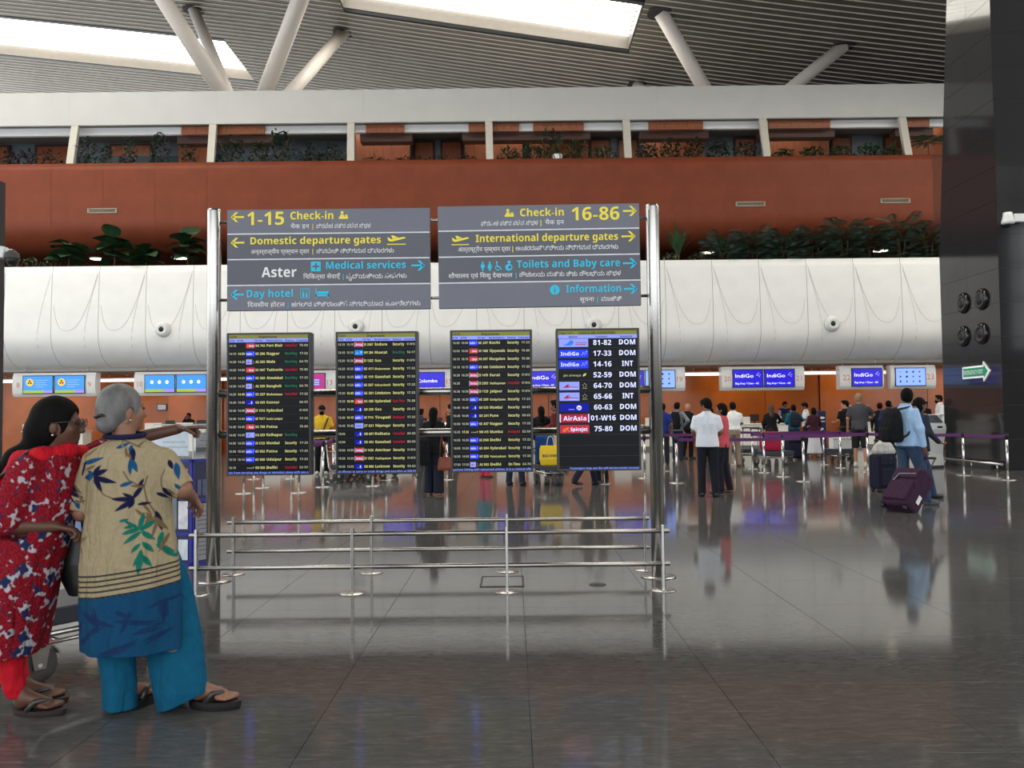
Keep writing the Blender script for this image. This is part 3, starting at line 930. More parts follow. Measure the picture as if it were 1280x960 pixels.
PXM = YB / FPX


def counter_box(x0px, x1px, nums, screens, cy):
    p = at((x0px + x1px) / 2, cy, YB)
    w = (x1px - x0px) * PXM; h = 29.5 * PXM
    t = thing('counter_sign', 'white overhead box for counter%s %s with %s' % ('s' if len(nums) > 1 else '', ' and '.join(NUMW[int(n) - 8] for n in nums), screens[-1]), 'counter sign', (p.x, YB, p.z))
    b = B(); n = 8; prof = []
    for i in range(n + 1):
        a = i / n * 2 - 1
        prof.append((-0.10 * math.sqrt(max(0, 1 - a * a)) - 0.16, a * h / 2))
    prof = [(0.18, -h / 2)] + prof + [(0.18, h / 2)]
    b.prism([(q[0], q[1]) for q in prof], -w / 2, w / 2, 'YZ')
    b.build('housing', m_whitep, t)
    hb = B()
    for sx in (-0.38, 0.38): hb.tube([(sx * w, 0, h / 2), (sx * w, 0, 3.66 - p.z)], 0.02, 6)
    hb.build('hanger', m_steel, t)
    sw, sh = 36.2 * PXM, 21.0 * PXM
    xs = {2: (-w / 2 + 14.3 * PXM, -w / 2 + 53.6 * PXM), 1: ((-w / 2 + 15 * PXM,) if screens[0] == 'L' else (-w / 2 + 6 * PXM,))}[2 if len(nums) == 2 else 1]
    for i, x in enumerate(xs):
        kind = screens[1][i]
        sc = B().b2((x - 0.03, -0.285, -sh / 2 - 0.03), (x + sw + 0.03, -0.20, sh / 2 + 0.03)).build('screen', m_black, t)
        f = -0.292
        if kind == 'indigo':
            B().b2((x, -0.29, -sh / 2), (x + sw, -0.28, sh / 2)).build('display', m_screen_b, sc)
            b = B(); put_text(b, 'IndiGo', x + 0.08, 0.03, 0.15, x + 0.80, f, 0.0); put_text(b, 'Bag drop / Close - All', x + 0.08, -0.235, 0.075, x + 1.0, f)
            for (dx, dz) in ((0.95, 0.16), (1.0, 0.2), (1.05, 0.12), (0.98, 0.1), (1.03, 0.05), (0.92, 0.11)): b.flat([(x + dx, dz), (x + dx + 0.022, dz), (x + dx + 0.022, dz + 0.022), (x + dx, dz + 0.022)], f)
            b.build('lettering', m_glow_w, sc)
        elif kind == 'columbo':
            B().b2((x, -0.29, -sh / 2), (x + sw, -0.28, sh / 2)).build('display', m_screen_b, sc)
            put_text(B(), 'Colombo', x + 0.10, -0.05, 0.14, x + 0.9, f).build('lettering', m_glow_w, sc)
        elif kind == 'air':
            B().b2((x, -0.29, -sh / 2), (x + sw, -0.28, sh / 2)).build('display', m_screen_sky, sc)
            b = B(); b.b2((x, -0.293, -sh / 2), (x + sw * 0.7, -0.29, -sh / 2 + 0.11)); b.build('band', m_glow_grn, sc)
            b = B(); b.b2((x + sw * 0.7, -0.293, -sh / 2), (x + sw, -0.29, -sh / 2 + 0.11)); b.build('band', m_glow_lil, sc)
            c0 = (x + 0.26, 0.09); b = B(); b.flat([(c0[0] + 0.15 * math.cos(a), c0[1] + 0.15 * math.sin(a)) for a in np.linspace(0, 2 * PI, 20)[:-1]], f); b.build('emblem', m_glow_yel, sc)
            b = B()
            for a in range(3): b.flat([(c0[0] + 0.055 * math.cos(a * 2.09 + 1.57) + 0.04 * math.cos(q), c0[1] + 0.055 * math.sin(a * 2.09 + 1.57) + 0.04 * math.sin(q)) for q in np.linspace(0, 2 * PI, 9)[:-1]], f - 0.003)
            b.build('emblem', m_glow_dk, sc)
            b = B()
            for r in range(4): b.b2((x + 0.47, f - 0.001, 0.16 - r * 0.09), (x + (1.0, 0.9, 0.97, 0.8)[r], f, 0.185 - r * 0.09))
            b.build('text_line', m_screen_pale, sc)
        elif kind == 'three':
            B().b2((x, -0.29, -sh / 2), (x + sw, -0.28, sh / 2)).build('display', m_screen_sky, sc)
            B().b2((x, -0.293, -sh / 2), (x + sw * 0.64, -0.29, -sh / 2 + 0.11)).build('band', m_glow_grn, sc)
            B().b2((x + sw * 0.64, -0.293, -sh / 2), (x + sw, -0.29, -sh / 2 + 0.11)).build('band', m_glow_lil, sc)
            for q in range(3):
                cx_ = x + 0.27 + q * 0.30
                B().flat([(cx_ + 0.062 * math.cos(a), 0.06 + 0.07 * math.sin(a)) for a in np.linspace(0, 2 * PI, 14)[:-1]], f).build('emblem', m_glow_w, sc)
        elif kind == 'grid':
            B().b2((x, -0.29, -sh / 2), (x + sw, -0.28, sh / 2)).build('display', m_screen_pale, sc)
            b = B()
            for r in range(3):
                for c_ in range(4):
                    gx, gz = x + 0.17 + c_ * 0.255, 0.20 - r * 0.19
                    s_ = 0.05 if (r + c_) % 3 else 0.035
                    b.flat([(gx + s_ * math.cos(a + r) * (1 if c_ % 2 else 0.8), gz + s_ * math.sin(a + r)) for a in np.linspace(0, 2 * PI, 4 + (r + c_) % 4)[:-1]], f)
            b.build('icon', m_glow_dk, sc)
        elif kind == 'magenta':
            B().b2((x, -0.29, -sh / 2), (x + sw, -0.28, sh / 2)).build('display', m_glow_mag, sc)
            b = B()
            for r in range(3): b.b2((x + 0.15, f - 0.001, 0.06 - r * 0.09), (x + 0.95, f, 0.11 - r * 0.09))
            b.build('text_line', m_screen_pale, sc)
    b = B()
    if len(nums) == 2:
        put_text(b, nums[0], -w / 2 + 7.4 * PXM, -0.11, 0.21, None, -0.265, 0.0, 'C'); put_text(b, nums[1], w / 2 - 7.0 * PXM, -0.11, 0.21, None, -0.265, 0.0, 'C')
    else:
        put_text(b, nums[0], (-w / 2 + 8 * PXM) if screens[0] == 'L' else (w / 2 - 7 * PXM), -0.11, 0.23, None, -0.265, 0.0, 'C')
    b.build('number', m_num, t)


def cyb(x): return 481.0 - (x - 72) * 0.0090
for x0, nums, sc in ((20, ('8', '9'), ('', ('air', 'air'), 'blue emblem screens')), (171, ('10', '11'), ('', ('three', 'three'), 'sky blue screens with three pale dots')),
                     (318, ('12', '13'), ('', ('magenta', 'magenta'), 'magenta screens')), (466, ('14', '15'), ('', ('columbo', 'columbo'), 'blue screens reading Colombo')),
                     (607, ('16', '17'), ('', ('indigo', 'indigo'), 'blue screens')), (752, ('18', '19'), ('', ('indigo', 'grid'), 'one icon screen')),
                     (900, ('20', '21'), ('', ('indigo', 'indigo'), 'two blue screens'))):
    counter_box(x0, x0 + 103, nums, sc, cyb(x0 + 50))
counter_box(1047, 1101.5, ('22',), ('L', ('indigo',), 'one blue screen'), cyb(1074))
counter_box(1110, 1166, ('23',), ('R', ('grid',), 'a pale icon screen'), cyb(1138))
# light tubes in the gaps between boxes
for k, (a, b_, lb) in enumerate(((-30, 19, 'at the far left before counter box eight'), (125, 170, 'between counter boxes nine and ten'), (276, 316, 'between counter boxes eleven and twelve'), (423, 464, 'between counter boxes thirteen and fourteen'), (571, 605, 'between counter boxes fifteen and sixteen'),
                        (712, 750, 'between counter boxes seventeen and eighteen'), (857, 899, 'between counter boxes nineteen and twenty'), (1005, 1046, 'between counter boxes twenty-one and twenty-two'), (1102.5, 1109.5, 'in the narrow gap between counter boxes twenty-two and twenty-three'))):
    pa, pb = at(a, 472.5 - (a - 72) * 0.009, 34.1), at(b_, 472.5 - (b_ - 72) * 0.009, 34.1)
    zz = 3.0
    t = thing('tube_light', 'glowing light tube ' + lb, 'light', ((pa.x + pb.x) / 2, 34.1, zz))
    B().b2((pa.x, 34.05, zz), (pb.x, 34.17, zz + 0.11)).build('diffuser', m_lamp, t, org=True)
    B().b2((pa.x, 34.05, zz + 0.11), (pb.x, 34.17, zz + 0.15)).build('housing', m_whitep, t, org=True)
    n = 2 if b_ - a > 12 else 1
    for i in range(n):
        xx = pa.x + (pb.x - pa.x) * ((i + 0.5) / n)
        B().tube([(xx, 34.11, zz + 0.15), (xx, 34.11, 3.4)], 0.012, 6).build('hanger', m_steel, t, org=True)
# counters with desk screens
m_counter = M('counter_white', (226, 222, 212), 0.4, var=0.03)
m_plinth = M('counter_plinth', (118, 116, 114), 0.4, metal=0.3)
proto = None
CXS = [x0 + d for x0 in (20, 171, 318, 466, 607, 752, 900) for d in (32, 71)] + [1074, 1138]
for k, px in enumerate(CXS):
    p = at(px, 545, 34.2)
    if proto is None:
        proto = thing('check_in_counter', '', 'counter', (p.x, 34.2, 0), 0, 'row of check-in counters')
        b = B(); b.b2((-0.58, -0.35, 0.14), (0.58, 0.35, 0.98)); b.build('body', m_counter, proto)
        B().b2((-0.58, -0.32, 0), (0.58, 0.35, 0.14)).build('plinth', m_plinth, proto)
        B().b2((-0.61, -0.40, 0.98), (0.61, 0.40, 1.03), 0.01).build('top', m_counter, proto)
        B().b2((-0.58, -0.34, 1.03), (0.10, -0.30, 1.30)).build('screen_panel', m_counter, proto)
        B().b2((0.16, -0.1, 1.12), (0.54, -0.06, 1.40), 0.01).build('monitor', m_black, proto)
        B().b2((0.33, -0.06, 1.03), (0.39, 0.0, 1.2)).build('stand', m_black, proto)
        o = proto
    else:
        o = copy_tree(proto); o.location = (p.x, 34.2, 0)
    o['label'] = 'white check-in counter with steel plinth under the number ' + NUMW[k]
p = at(85, 536, 33.8)
B().b2((p.x - 0.1, 33.80, 1.13), (p.x + 0.05, 33.82, 1.21))
b = B(); b.b2((-0.12, 0, 0), (-0.02, 0.02, 0.09)); b.b2((0.02, 0, 0), (0.12, 0.02, 0.09))
pl = thing('counter_logo', 'tiny orange and purple logo tile on the counter under the number nine', 'sticker', (at(86, 535, 33.85).x, 33.853, 1.17)); 
B().b2((-0.22, -0.01, -0.05), (-0.04, 0.005, 0.07)).build('tile', M('logo_orange', (222, 150, 50), 0.5), pl)
B().b2((0.04, -0.01, -0.05), (0.22, 0.005, 0.07)).build('tile', M('logo_purple', (96, 60, 140), 0.5), pl)
# small framed notice on the orange wall
p = at(202, 509, 36.8); t = thing('wall_notice', 'small white framed notice on the orange rear wall near counter box 10', 'notice', (p.x, 36.82, p.z))
B().b2((-0.22, 0, -0.15), (0.22, 0.04, 0.15)).build('frame', m_rubber, t); B().b2((-0.18, -0.008, -0.11), (0.18, 0.0, 0.11)).build('sheet', M('paper', (214, 216, 224), 0.6), t)
# ---------------------------------------------------------------- the sign gantry: posts, cross tubes
YS = 7.43
K = YS / FPX * 1.0
gan = thing('sign_gantry', 'tall brushed steel two-post gantry carrying the signs and flight screens', 'sign frame', (-0.67, YS, 0))
XL, XR = -2.655, 1.275
zt = 3.31
for sx, x in (('l', XL), ('r', XR)):
    B().lathe([(0.06, 0.0), (0.06, zt - 0.02), (0.055, zt), (0.001, zt)], (x, YS, 0), 32).build('post', m_steel, gan, org=True)
    B().lathe([(0.06, 0.0), (0.155, 0.0), (0.155, 0.008), (0.06, 0.008)], (x, YS, 0.001), 32).build('base_plate', m_steel, gan, org=True)
def zrow(py): return at(542, py, YS).z
for py, r in ((275.5, 0.014), (372.5, 0.014)):
    B().tube([(XL, YS, zrow(py)), (XR, YS, zrow(py))], r, 10).build('cross_bar', m_steel_h, gan, org=True)
for py, r in ((489.5, 0.036), (540.5, 0.036)):
    B().tube([(XL, YS + 0.0, zrow(py)), (XR, YS + 0.0, zrow(py))], r, 16).build('cross_tube', m_steel_h, gan, org=True)

# ---------------------------------------------------------------- directional signs
m_sg1 = M('sign_grey', (106, 108, 120), 0.42, var=0.06, scale=3)
m_sg2 = M('sign_grey_dark', (84, 86, 96), 0.42, var=0.06, scale=3)
m_yel = M('sign_yellow', (246, 226, 66), 0.5, var=0.0)
m_cyan = M('sign_cyan', (22, 196, 232), 0.5, var=0.0)
m_lw = M('sign_white_letter', (240, 240, 240), 0.5, var=0.0)
YF = YS - 0.10


class Sign:
    def __init__(s, name, label, px0, px1, py0, py1):
        a = at(px0, py0, YF); b = at(px1, py0, YF)
        mid = at((px0 + px1) / 2, (py0 + py1) / 2, YF)
        s.k = YF / FPX * 1.0
        s.pxm, s.pym = (px0 + px1) / 2, (py0 + py1) / 2
        s.t = thing(name, label, 'sign', (mid.x, YF, mid.z))
        s.w = (px1 - px0) * s.k; s.h = (py1 - py0) * s.k
        s.bl = {}
    def X(s, px): return (px - s.pxm) * s.k
    def Z(s, py): return -(py - s.pym) * s.k
    def b(s, m):
        if m.name not in s.bl: s.bl[m.name] = (B(), m)
        return s.bl[m.name][0]
    def flush(s, name='icon'):
        for (b, m) in s.bl.values(): b.build(name, m, s.t)
        s.bl = {}
    def text(s, m, str_, x0, x1, base, h, bold=0.0):
        s.flush(); put_text(B(), str_, s.X(x0), s.Z(base), h * s.k, s.X(x1), -0.0045, bold).build('lettering', m, s.t)
    def poly(s, m, pts): s.b(m).flat([(s.X(x), s.Z(y)) for x, y in pts], -0.0045)
    def arrow(s, m, x0, x1, y, h, right):
        s.flush(); tip, tail = (x1, x0) if right else (x0, x1); d = -1 if right else 1
        t = 1.15
        s.poly(m, [(tip + d * 2.2, y - t), (tail, y - t), (tail, y + t), (tip + d * 2.2, y + t)])
        for sg in (-1, 1):
            s.poly(m, [(tip, y), (tip + d * 3.4, y), (tip + d * (h * 0.55 + 2.6), y + sg * h * 0.5), (tip + d * (h * 0.55 - 0.7), y + sg * h * 0.5)])
        s.flush('arrow')
    def disc(s, m, x, y, r, ry=None, n=16): s.poly(m, [(x + r * math.cos(a), y + (ry or r) * math.sin(a)) for a in np.linspace(0, 2 * PI, n + 1)[:-1]])
    def done(s): s.flush()


def plane_icon(S, m, x0, x1, y, flip=1):
    w = x1 - x0
    f = lambda u, v: (x0 + u * w, y + v)
    S.poly(m, [f(0.06, 0.6), f(0.02, -3.2), f(0.10, -3.0), f(0.22, -0.8), f(0.86, -3.6), f(0.98, -3.4), f(1.0, -2.4), f(0.90, -1.4), f(0.28, 2.0), f(0.14, 1.8)])
    S.poly(m, [f(0.30, -1.6), f(0.22, -5.6), f(0.32, -5.8), f(0.62, -2.8)])
    S.poly(m, [f(0.0, 5.0), f(1.0, 5.0), f(1.0, 6.2), f(0.0, 6.2)])


def desk_icon(S, m, x, y):
    S.disc(m, x + 4, y - 8.2, 1.9)
    S.poly(m, [(x + 1.8, y - 5.8), (x + 6.2, y - 5.8), (x + 6.6, y - 2.6), (x + 1.4, y - 2.6)])
    S.poly(m, [(x, y - 2.8), (x + 11.5, y - 2.8), (x + 11.5, y), (x, y)])
    S.poly(m, [(x + 7.6, y - 5.2), (x + 11, y - 5.2), (x + 11, y - 2.9), (x + 7.6, y - 2.9)])


def rows(S, py):
    for i in range(4):
        pr_ = B().box((0, 0.024, (S.Z(py[i]) + S.Z(py[i + 1])) / 2), (S.w, 0.05, S.Z(py[i]) - S.Z(py[i + 1]) - 0.0095), None, 0.002).build('panel', m_sg1 if i in (0, 3) else m_sg2, S.t)
    B().box((0, 0.0225, 0), (S.w - 0.006, 0.045, S.h - 0.012)).build('frame', M('sign_joint', (226, 228, 232), 0.4), S.t)
    hb = B()
    for z in (zrow(275.5), zrow(372.5)):
        for sx in (-0.3, 0.3): hb.box((sx * S.w, 0.075, z - S.t.location.z), (0.05, 0.06, 0.06))
    hb.build('clamp', m_steel, S.t)


S = Sign('direction_sign', 'grey hanging sign pointing left to check-in 1-15 and domestic departure gates', 283, 538.5, 259.5, 388.5)
rows(S, (259.5, 291, 323.3, 356, 388.5))
Y_, C_, W_ = m_yel, m_cyan, m_lw
S.arrow(Y_, 287.7, 304.5, 269.5, 12.5, False)
S.text(Y_, '1-15', 308.6, 355, 279.8, 17, 0.035); S.text(Y_, 'Check-in', 362.8, 417, 273.2, 9.8, 0.022); desk_icon(S, Y_, 424, 273.2)
S.text(W_, 'चैक इन', 363, 386.6, 284.6, 5.6, 0.02); S.text(Y_, '|', 390.6, 391.4, 284.6, 6); S.text(W_, 'ಪ್ರವೇಶ ಪತ್ರ ಪಡೆವ ಸ್ಥಳ', 395.5, 464, 284.6, 5.6, 0.012)
S.arrow(Y_, 287.7, 305, 302, 12.5, False)
S.text(Y_, 'Domestic departure gates', 312.5, 476.7, 304.4, 9.2, 0.022); plane_icon(S, Y_, 484.5, 508, 300.5)
S.text(W_, 'अन्तर्राज्यीय प्रस्थान द्वार', 313, 386.6, 316.4, 5.6, 0.02); S.text(Y_, '|', 390.6, 391.4, 316.4, 6); S.text(W_, 'ಸ್ವದೇಶಿ ನಿರ್ಗಮನ ದ್ವಾರಗಳು', 395.5, 493, 316.4, 5.6, 0.012)
S.text(W_, 'Aster', 326.6, 370.5, 346, 12.8, 0.04)
for q in ((388.7, 327, 401, 339.3),): S.poly(C_, [(q[0], q[1]), (q[2], q[1]), (q[2], q[3]), (q[0], q[3])])
S.poly(m_sg2, [(393.7, 328.9), (396, 328.9), (396, 332.0), (399.2, 332.0), (399.2, 334.3), (396, 334.3), (396, 337.4), (393.7, 337.4), (393.7, 334.3), (390.5, 334.3), (390.5, 332.0), (393.7, 332.0)]); S.bl[m_sg2.name][0].v = [(v[0], -0.006, v[2]) for v in S.bl[m_sg2.name][0].v]
S.text(C_, 'Medical services', 407.7, 508, 336.4, 9.2, 0.022); S.arrow(C_, 515, 532, 333.2, 12.5, True)
S.text(W_, 'िचिकत्सा सेवाएँ', 379, 425.5, 348.6, 5.8, 0.03); S.text(C_, '|', 429, 429.8, 348.6, 6); S.text(W_, 'ವೈದ್ಯಕೀಯ ಸೇವೆಗಳು', 433, 508.8, 348.6, 5.6, 0.012)
S.arrow(C_, 287.7, 304.5, 367.7, 12.5, False); S.text(C_, 'Day hotel', 308, 366, 371.2, 9.4, 0.022)
for q in ((375, 361, 375.9, 373), (386.3, 361, 387.2, 373), (375, 361, 387, 361.9), (375, 372.1, 387, 373)): S.poly(C_, [(q[0], q[1]), (q[2], q[1]), (q[2], q[3]), (q[0], q[3])])
S.disc(C_, 379, 364.5, 1.0); S.poly(C_, [(378, 366), (380, 366), (380.3, 371.5), (377.7, 371.5)]); S.disc(C_, 383, 365.5, 0.9); S.poly(C_, [(382, 367), (384, 367), (384.4, 371.5), (381.8, 371.5)])
for q in ((394.5, 361, 395.8, 373), (409.6, 364, 410.9, 373), (394.5, 368.5, 410.9, 371), (399.2, 364.6, 409.6, 368.0)): S.poly(C_, [(q[0], q[1]), (q[2], q[1]), (q[2], q[3]), (q[0], q[3])])
S.disc(C_, 397.6, 366, 1.6)
S.text(W_, 'िदवसीय होटल', 309, 356, 383.4, 5.8, 0.02); S.text(C_, '|', 359.6, 360.4, 383.4, 6); S.text(W_, 'ಹಗಲಿನ ವಿಶ್ರಾಂತಿಗೆ ನಿಗದಿಯಾದ ಹೋಟೆಲ್‌ಗಳು', 364, 526, 383.4, 5.6, 0.012)
S.done()

S = Sign('direction_sign', 'grey hanging sign pointing right to check-in 16-86, international gates, toilets and information', 547, 801, 254.5, 385)
rows(S, (254.5, 286.6, 319.5, 352.4, 385))
S.t.rotation_euler = (0, math.radians(-0.35), 0)
desk_icon(S, Y_, 631.5, 269.8); S.text(Y_, 'Check-in', 650.8, 706, 269.4, 9.8, 0.022); S.text(Y_, '16-86', 716, 776, 275.6, 17, 0.035); S.arrow(Y_, 780.6, 797.8, 264.8, 13, True)
S.text(W_, 'ಪ್ರವೇಶ ಪತ್ರ ಪಡೆವ ಸ್ಥಳ', 601.5, 673, 280.6, 5.8, 0.016); S.text(Y_, '|', 676.4, 677.4, 280.4, 6.2); S.text(W_, 'चैक इन', 682, 706, 280.2, 5.8, 0.03)
plane_icon(S, Y_, 564, 586, 298.5); S.text(Y_, 'International departure gates', 594.5, 773.5, 301.2, 9.4, 0.024); S.arrow(Y_, 778, 795.7, 297, 13, True)
S.text(W_, 'अंतर्राष्ट्रीय प्रस्थान द्वार', 572, 638, 313.0, 5.8, 0.025); S.text(Y_, '|', 640.3, 641.3, 313, 6.2); S.text(W_, 'ಅಂತರರಾಷ್ಟ್ರೀಯ ನಿರ್ಗಮನ ದ್ವಾರಗಳು', 644.6, 773.5, 312.6, 5.8, 0.018)
for x in (602.8, 611.6): S.disc(C_, x, 327.6, 1.3)
S.poly(C_, [(600.6, 329.4), (605, 329.4), (605.3, 333.5), (604, 333.8), (603.7, 337.8), (601.9, 337.8), (601.6, 333.8), (600.3, 333.5)])
S.poly(C_, [(609.6, 329.4), (613.6, 329.4), (614.4, 334.4), (613.2, 334.6), (612.8, 337.8), (610.4, 337.8), (610, 334.6), (608.8, 334.4)])
S.disc(C_, 620.5, 327, 1.2); S.poly(C_, [(619.9, 328.4), (621.2, 328.4), (621.6, 332), (624.8, 332.4), (626.8, 336.4), (625.6, 337), (624, 333.8), (620.2, 333.4)])
S.poly(C_, [(619.2, 331), (618.2, 334), (619.4, 337), (622.2, 337.8), (624.4, 336.2), (623.6, 335.6), (622, 336.6), (620, 336), (619.2, 334)])
S.disc(C_, 636, 327.2, 2.0); S.disc(C_, 635.6, 333.8, 4.6, 4.4)
S.disc(m_sg2, 636.8, 333.6, 2.0); S.bl[m_sg2.name][0].v = [(v[0], -0.006, v[2]) for v in S.bl[m_sg2.name][0].v]
S.text(C_, 'Toilets and Baby care', 645.6, 775.6, 334.6, 9.4, 0.022); S.arrow(C_, 779, 796.7, 331.2, 12.5, True)
S.text(W_, 'शौचालय एवं िशशु देखभाल', 559.7, 640, 346.4, 5.8, 0.022); S.text(C_, '|', 644.1, 645, 346.4, 6); S.text(W_, 'ಶೌಚಾಲಯ ಮತ್ತು ಶಿಶು ಸೌಲಭ್ಯ ಸ್ಥಳ', 648.7, 776, 346.0, 5.8, 0.018)
S.disc(C_, 692.8, 363.2, 6.2, None, 24); S.text(C_, 'Information', 707, 776, 366.8, 9.4, 0.022); S.arrow(C_, 779.6, 796.6, 363.6, 12.5, True)
bi = B(); put_text(bi, 'i', S.X(692.8), S.Z(367.2), 8.0 * S.k, None, -0.006, 0.05, 'C'); bi.build('lettering', m_sg1, S.t)
S.text(W_, 'सूचना', 724, 742, 378.4, 5.8, 0.022); S.text(C_, '|', 746, 746.9, 378.4, 6); S.text(W_, 'ಮಾಹಿತಿ', 750.8, 776.4, 378.2, 5.8, 0.018)
S.done()

# ---------------------------------------------------------------- flight information screens
m_case = M('screen_case', (44, 46, 48), 0.4, var=0.06)
m_lcd = M('screen_black', (17, 19, 23), 0.35, emit=0.25, var=0.05, spec=0.12)
E_ = lambda n, c, e: M('lcd_' + n, c, 0.5, emit=e * 0.62, var=0.0, spec=0.1)
l_olive, l_lav, l_txt, l_dim = E_('olive', (126, 126, 58), 0.5), E_('lavender', (140, 152, 236), 0.6), E_('yellow', (206, 204, 128), 0.55), E_('pale', (178, 178, 150), 0.4)
l_red, l_grn, l_wht, l_blu, l_ink = E_('red', (168, 32, 54), 0.55), E_('green', (40, 110, 84), 0.5), E_('white', (214, 218, 255), 0.8), E_('blue', (36, 58, 226), 0.7), E_('ink', (60, 58, 60), 0.0)
l_nvy, l_pink, l_hdr, l_sky, l_org, l_line, l_tick = E_('navy', (20, 26, 150), 0.6), E_('coral', (176, 50, 68), 0.55), E_('header_ink', (64, 66, 110), 0.0), E_('sky', (44, 118, 214), 0.7), E_('orange', (230, 120, 50), 0.7), E_('line', (60, 62, 70), 0.2), E_('ticker', (126, 146, 250), 0.7)
l_dgrn = E_('dark_green', (18, 44, 44), 0.35)
YD = YS - 0.29


class Board(Sign):
    def __init__(s, label, px0, px1, py0, py1, back=0.0):
        a = at((px0 + px1) / 2, (py0 + py1) / 2, YD)
        s.k = YD / FPX; s.pxm, s.pym = (px0 + px1) / 2, (py0 + py1) / 2
        s.t = thing('flight_screen', label, 'screen', (a.x, YD, a.z))
        s.w = (px1 - px0) * s.k; s.h = (py1 - py0) * s.k; s.bl = {}
        B().box((0, 0.06, 0), (s.w, 0.12, s.h), None, 0.004).build('bezel', m_case, s.t)
        B().box((0, 0.17, -0.02), (s.w * 0.9, 0.12, s.h * 0.92), None, 0.01).build('housing', m_case, s.t)
        B().box((0, -0.001, 0.0), (s.w - 0.034, 0.006, s.h - 0.036)).build('panel', m_lcd, s.t)
        hb = B()
        for z in (zrow(489.5), zrow(540.5)):
            for sx in (-0.28, 0.28): hb.box((sx * s.w, 0.242, z - a.z), (0.06, 0.024, 0.10))
        hb.build('bracket', m_steel, s.t)
    def rect(s, m, x0, y0, x1, y1, lift=0.0):
        b = s.b(m); b.flat([(s.X(x0), s.Z(y0)), (s.X(x1), s.Z(y0)), (s.X(x1), s.Z(y1)), (s.X(x0), s.Z(y1))], -0.0055 - lift)
    def done(s):
        for (b, m) in s.bl.values(): b.build('lettering', m, s.t)['kind'] = 'stuff'
    def text(s, m, str_, x0, x1, base, h, bold=0.012, lift=0.002):
        put_text(s.b(m), str_, s.X(x0), s.Z(base), h * s.k, None if x1 is None else s.X(x1), -0.0055 - lift, bold, 'L', 1)


def logo(Bd, kind, x0, y0, x1, y1, big=False):
    w, h = x1 - x0, y1 - y0; f = lambda u, v: (x0 + u * w, y0 + v * h)
    P = lambda m, pts: Bd.poly2(m, [f(*q) for q in pts])
    R = lambda m, a, b, c, d: P(m, [(a, b), (c, b), (c, d), (a, d)])
    T = lambda m, s_, a, b, base, hh: put_text(Bd.b(m), s_, Bd.X(x0 + a * w), Bd.Z(y0 + base * h), hh * h * Bd.k, Bd.X(x0 + b * w), -0.0095, 0.015, 'L', 1)
    if kind == 'indigo':
        Bd.rect(l_blu, x0, y0, x1, y1); T(l_wht, 'IndiGo', 0.06, 0.68, 0.74, 0.46)
        for u, v in ((0.76, 0.62), (0.80, 0.5), (0.84, 0.4), (0.9, 0.26), (0.94, 0.2), (0.86, 0.6), (0.80, 0.3), (0.92, 0.44)): R(l_wht, u, v, u + 0.02, v + 0.08)
    elif kind == 'spice':
        Bd.rect(l_pink, x0, y0, x1, y1)
        for u, v in ((0.10, 0.72), (0.16, 0.62), (0.22, 0.48), (0.24, 0.30), (0.16, 0.38), (0.28, 0.66), (0.10, 0.52)): R(l_org, u, v, u + 0.06, v + 0.14)
        T(l_wht, 'Spicejet', 0.36, 0.94, 0.74, 0.44)
    elif kind == 'asia':
        Bd.rect(l_red, x0, y0, x1, y1); R(l_wht, 0.0, 0.0, 0.035, 1.0); R(l_wht, 0.965, 0.0, 1.0, 1.0); T(l_wht, 'AirAsia', 0.12, 0.90, 0.78, 0.55)
    elif kind == 'go':
        Bd.rect(l_nvy, x0, y0, x1, y1); P(l_wht, [(0.66 + 0.09 * math.cos(a), 0.55 + 0.30 * math.sin(a)) for a in np.linspace(0, 2 * PI, 9)[:-1]]); R(l_tick, 0.30, 0.70, 0.50, 0.78); T(l_nvy, 'go', 0.60, 0.72, 0.68, 0.3)
    elif kind == 'india':
        Bd.rect(l_lav, x0, y0, x0 + w * 0.68, y1); P(l_red, [(0.12, 0.72), (0.32, 0.22), (0.30, 0.55), (0.40, 0.40), (0.30, 0.70)]); R(l_red, 0.34, 0.62, 0.64, 0.70); R(l_wht, 0.34, 0.80, 0.6, 0.84)
        for i in range(5):
            a = i * 2 * PI / 5 - PI / 2; u, v = 0.86 + 0.06 * math.cos(a), 0.45 + 0.22 * math.sin(a)
            P(l_dim, [(u - 0.022, v + 0.07), (u + 0.022, v + 0.07), (u, v - 0.08)])
        R(l_dim, 0.77, 0.82, 0.95, 0.86)
    elif kind == 'jet':
        T(l_dim, 'jet airways', 0.14, 0.74, 0.66, 0.26); P(l_txt, [(0.80, 0.70), (0.82, 0.40), (0.92, 0.26), (0.90, 0.56)])
    elif kind == 'oman':
        Bd.rect(l_sky, x0, y0, x1, y1); P(l_wht, [(0.70, 0.3), (0.86, 0.25), (0.76, 0.75)]); R(l_wht, 0.15, 0.55, 0.45, 0.62)
    elif kind == 'star':
        Bd.rect(l_lav, x0, y0, x1, y1); P(l_nvy, [(0.12, 0.8), (0.28, 0.45), (0.45, 0.15), (0.36, 0.55)])
    elif kind == 'bird':
        Bd.rect(l_lav, x0, y0, x1, y1); P(l_sky, [(0.14, 0.82), (0.30, 0.55), (0.38, 0.22), (0.46, 0.16), (0.50, 0.40), (0.47, 0.70), (0.36, 0.84)]); R(l_pink, 0.56, 0.46, 0.94, 0.54); R(l_pink, 0.56, 0.68, 0.92, 0.76)
    elif kind == 'truj':
        Bd.rect(l_lav, x0, y0, x1, y1); R(l_nvy, 0.15, 0.46, 0.85, 0.58)


def poly2(s, m, pts): s.b(m).flat([(s.X(x), s.Z(y)) for x, y in pts], -0.0085)
Board.poly2 = poly2
UN = 1 / 4.923


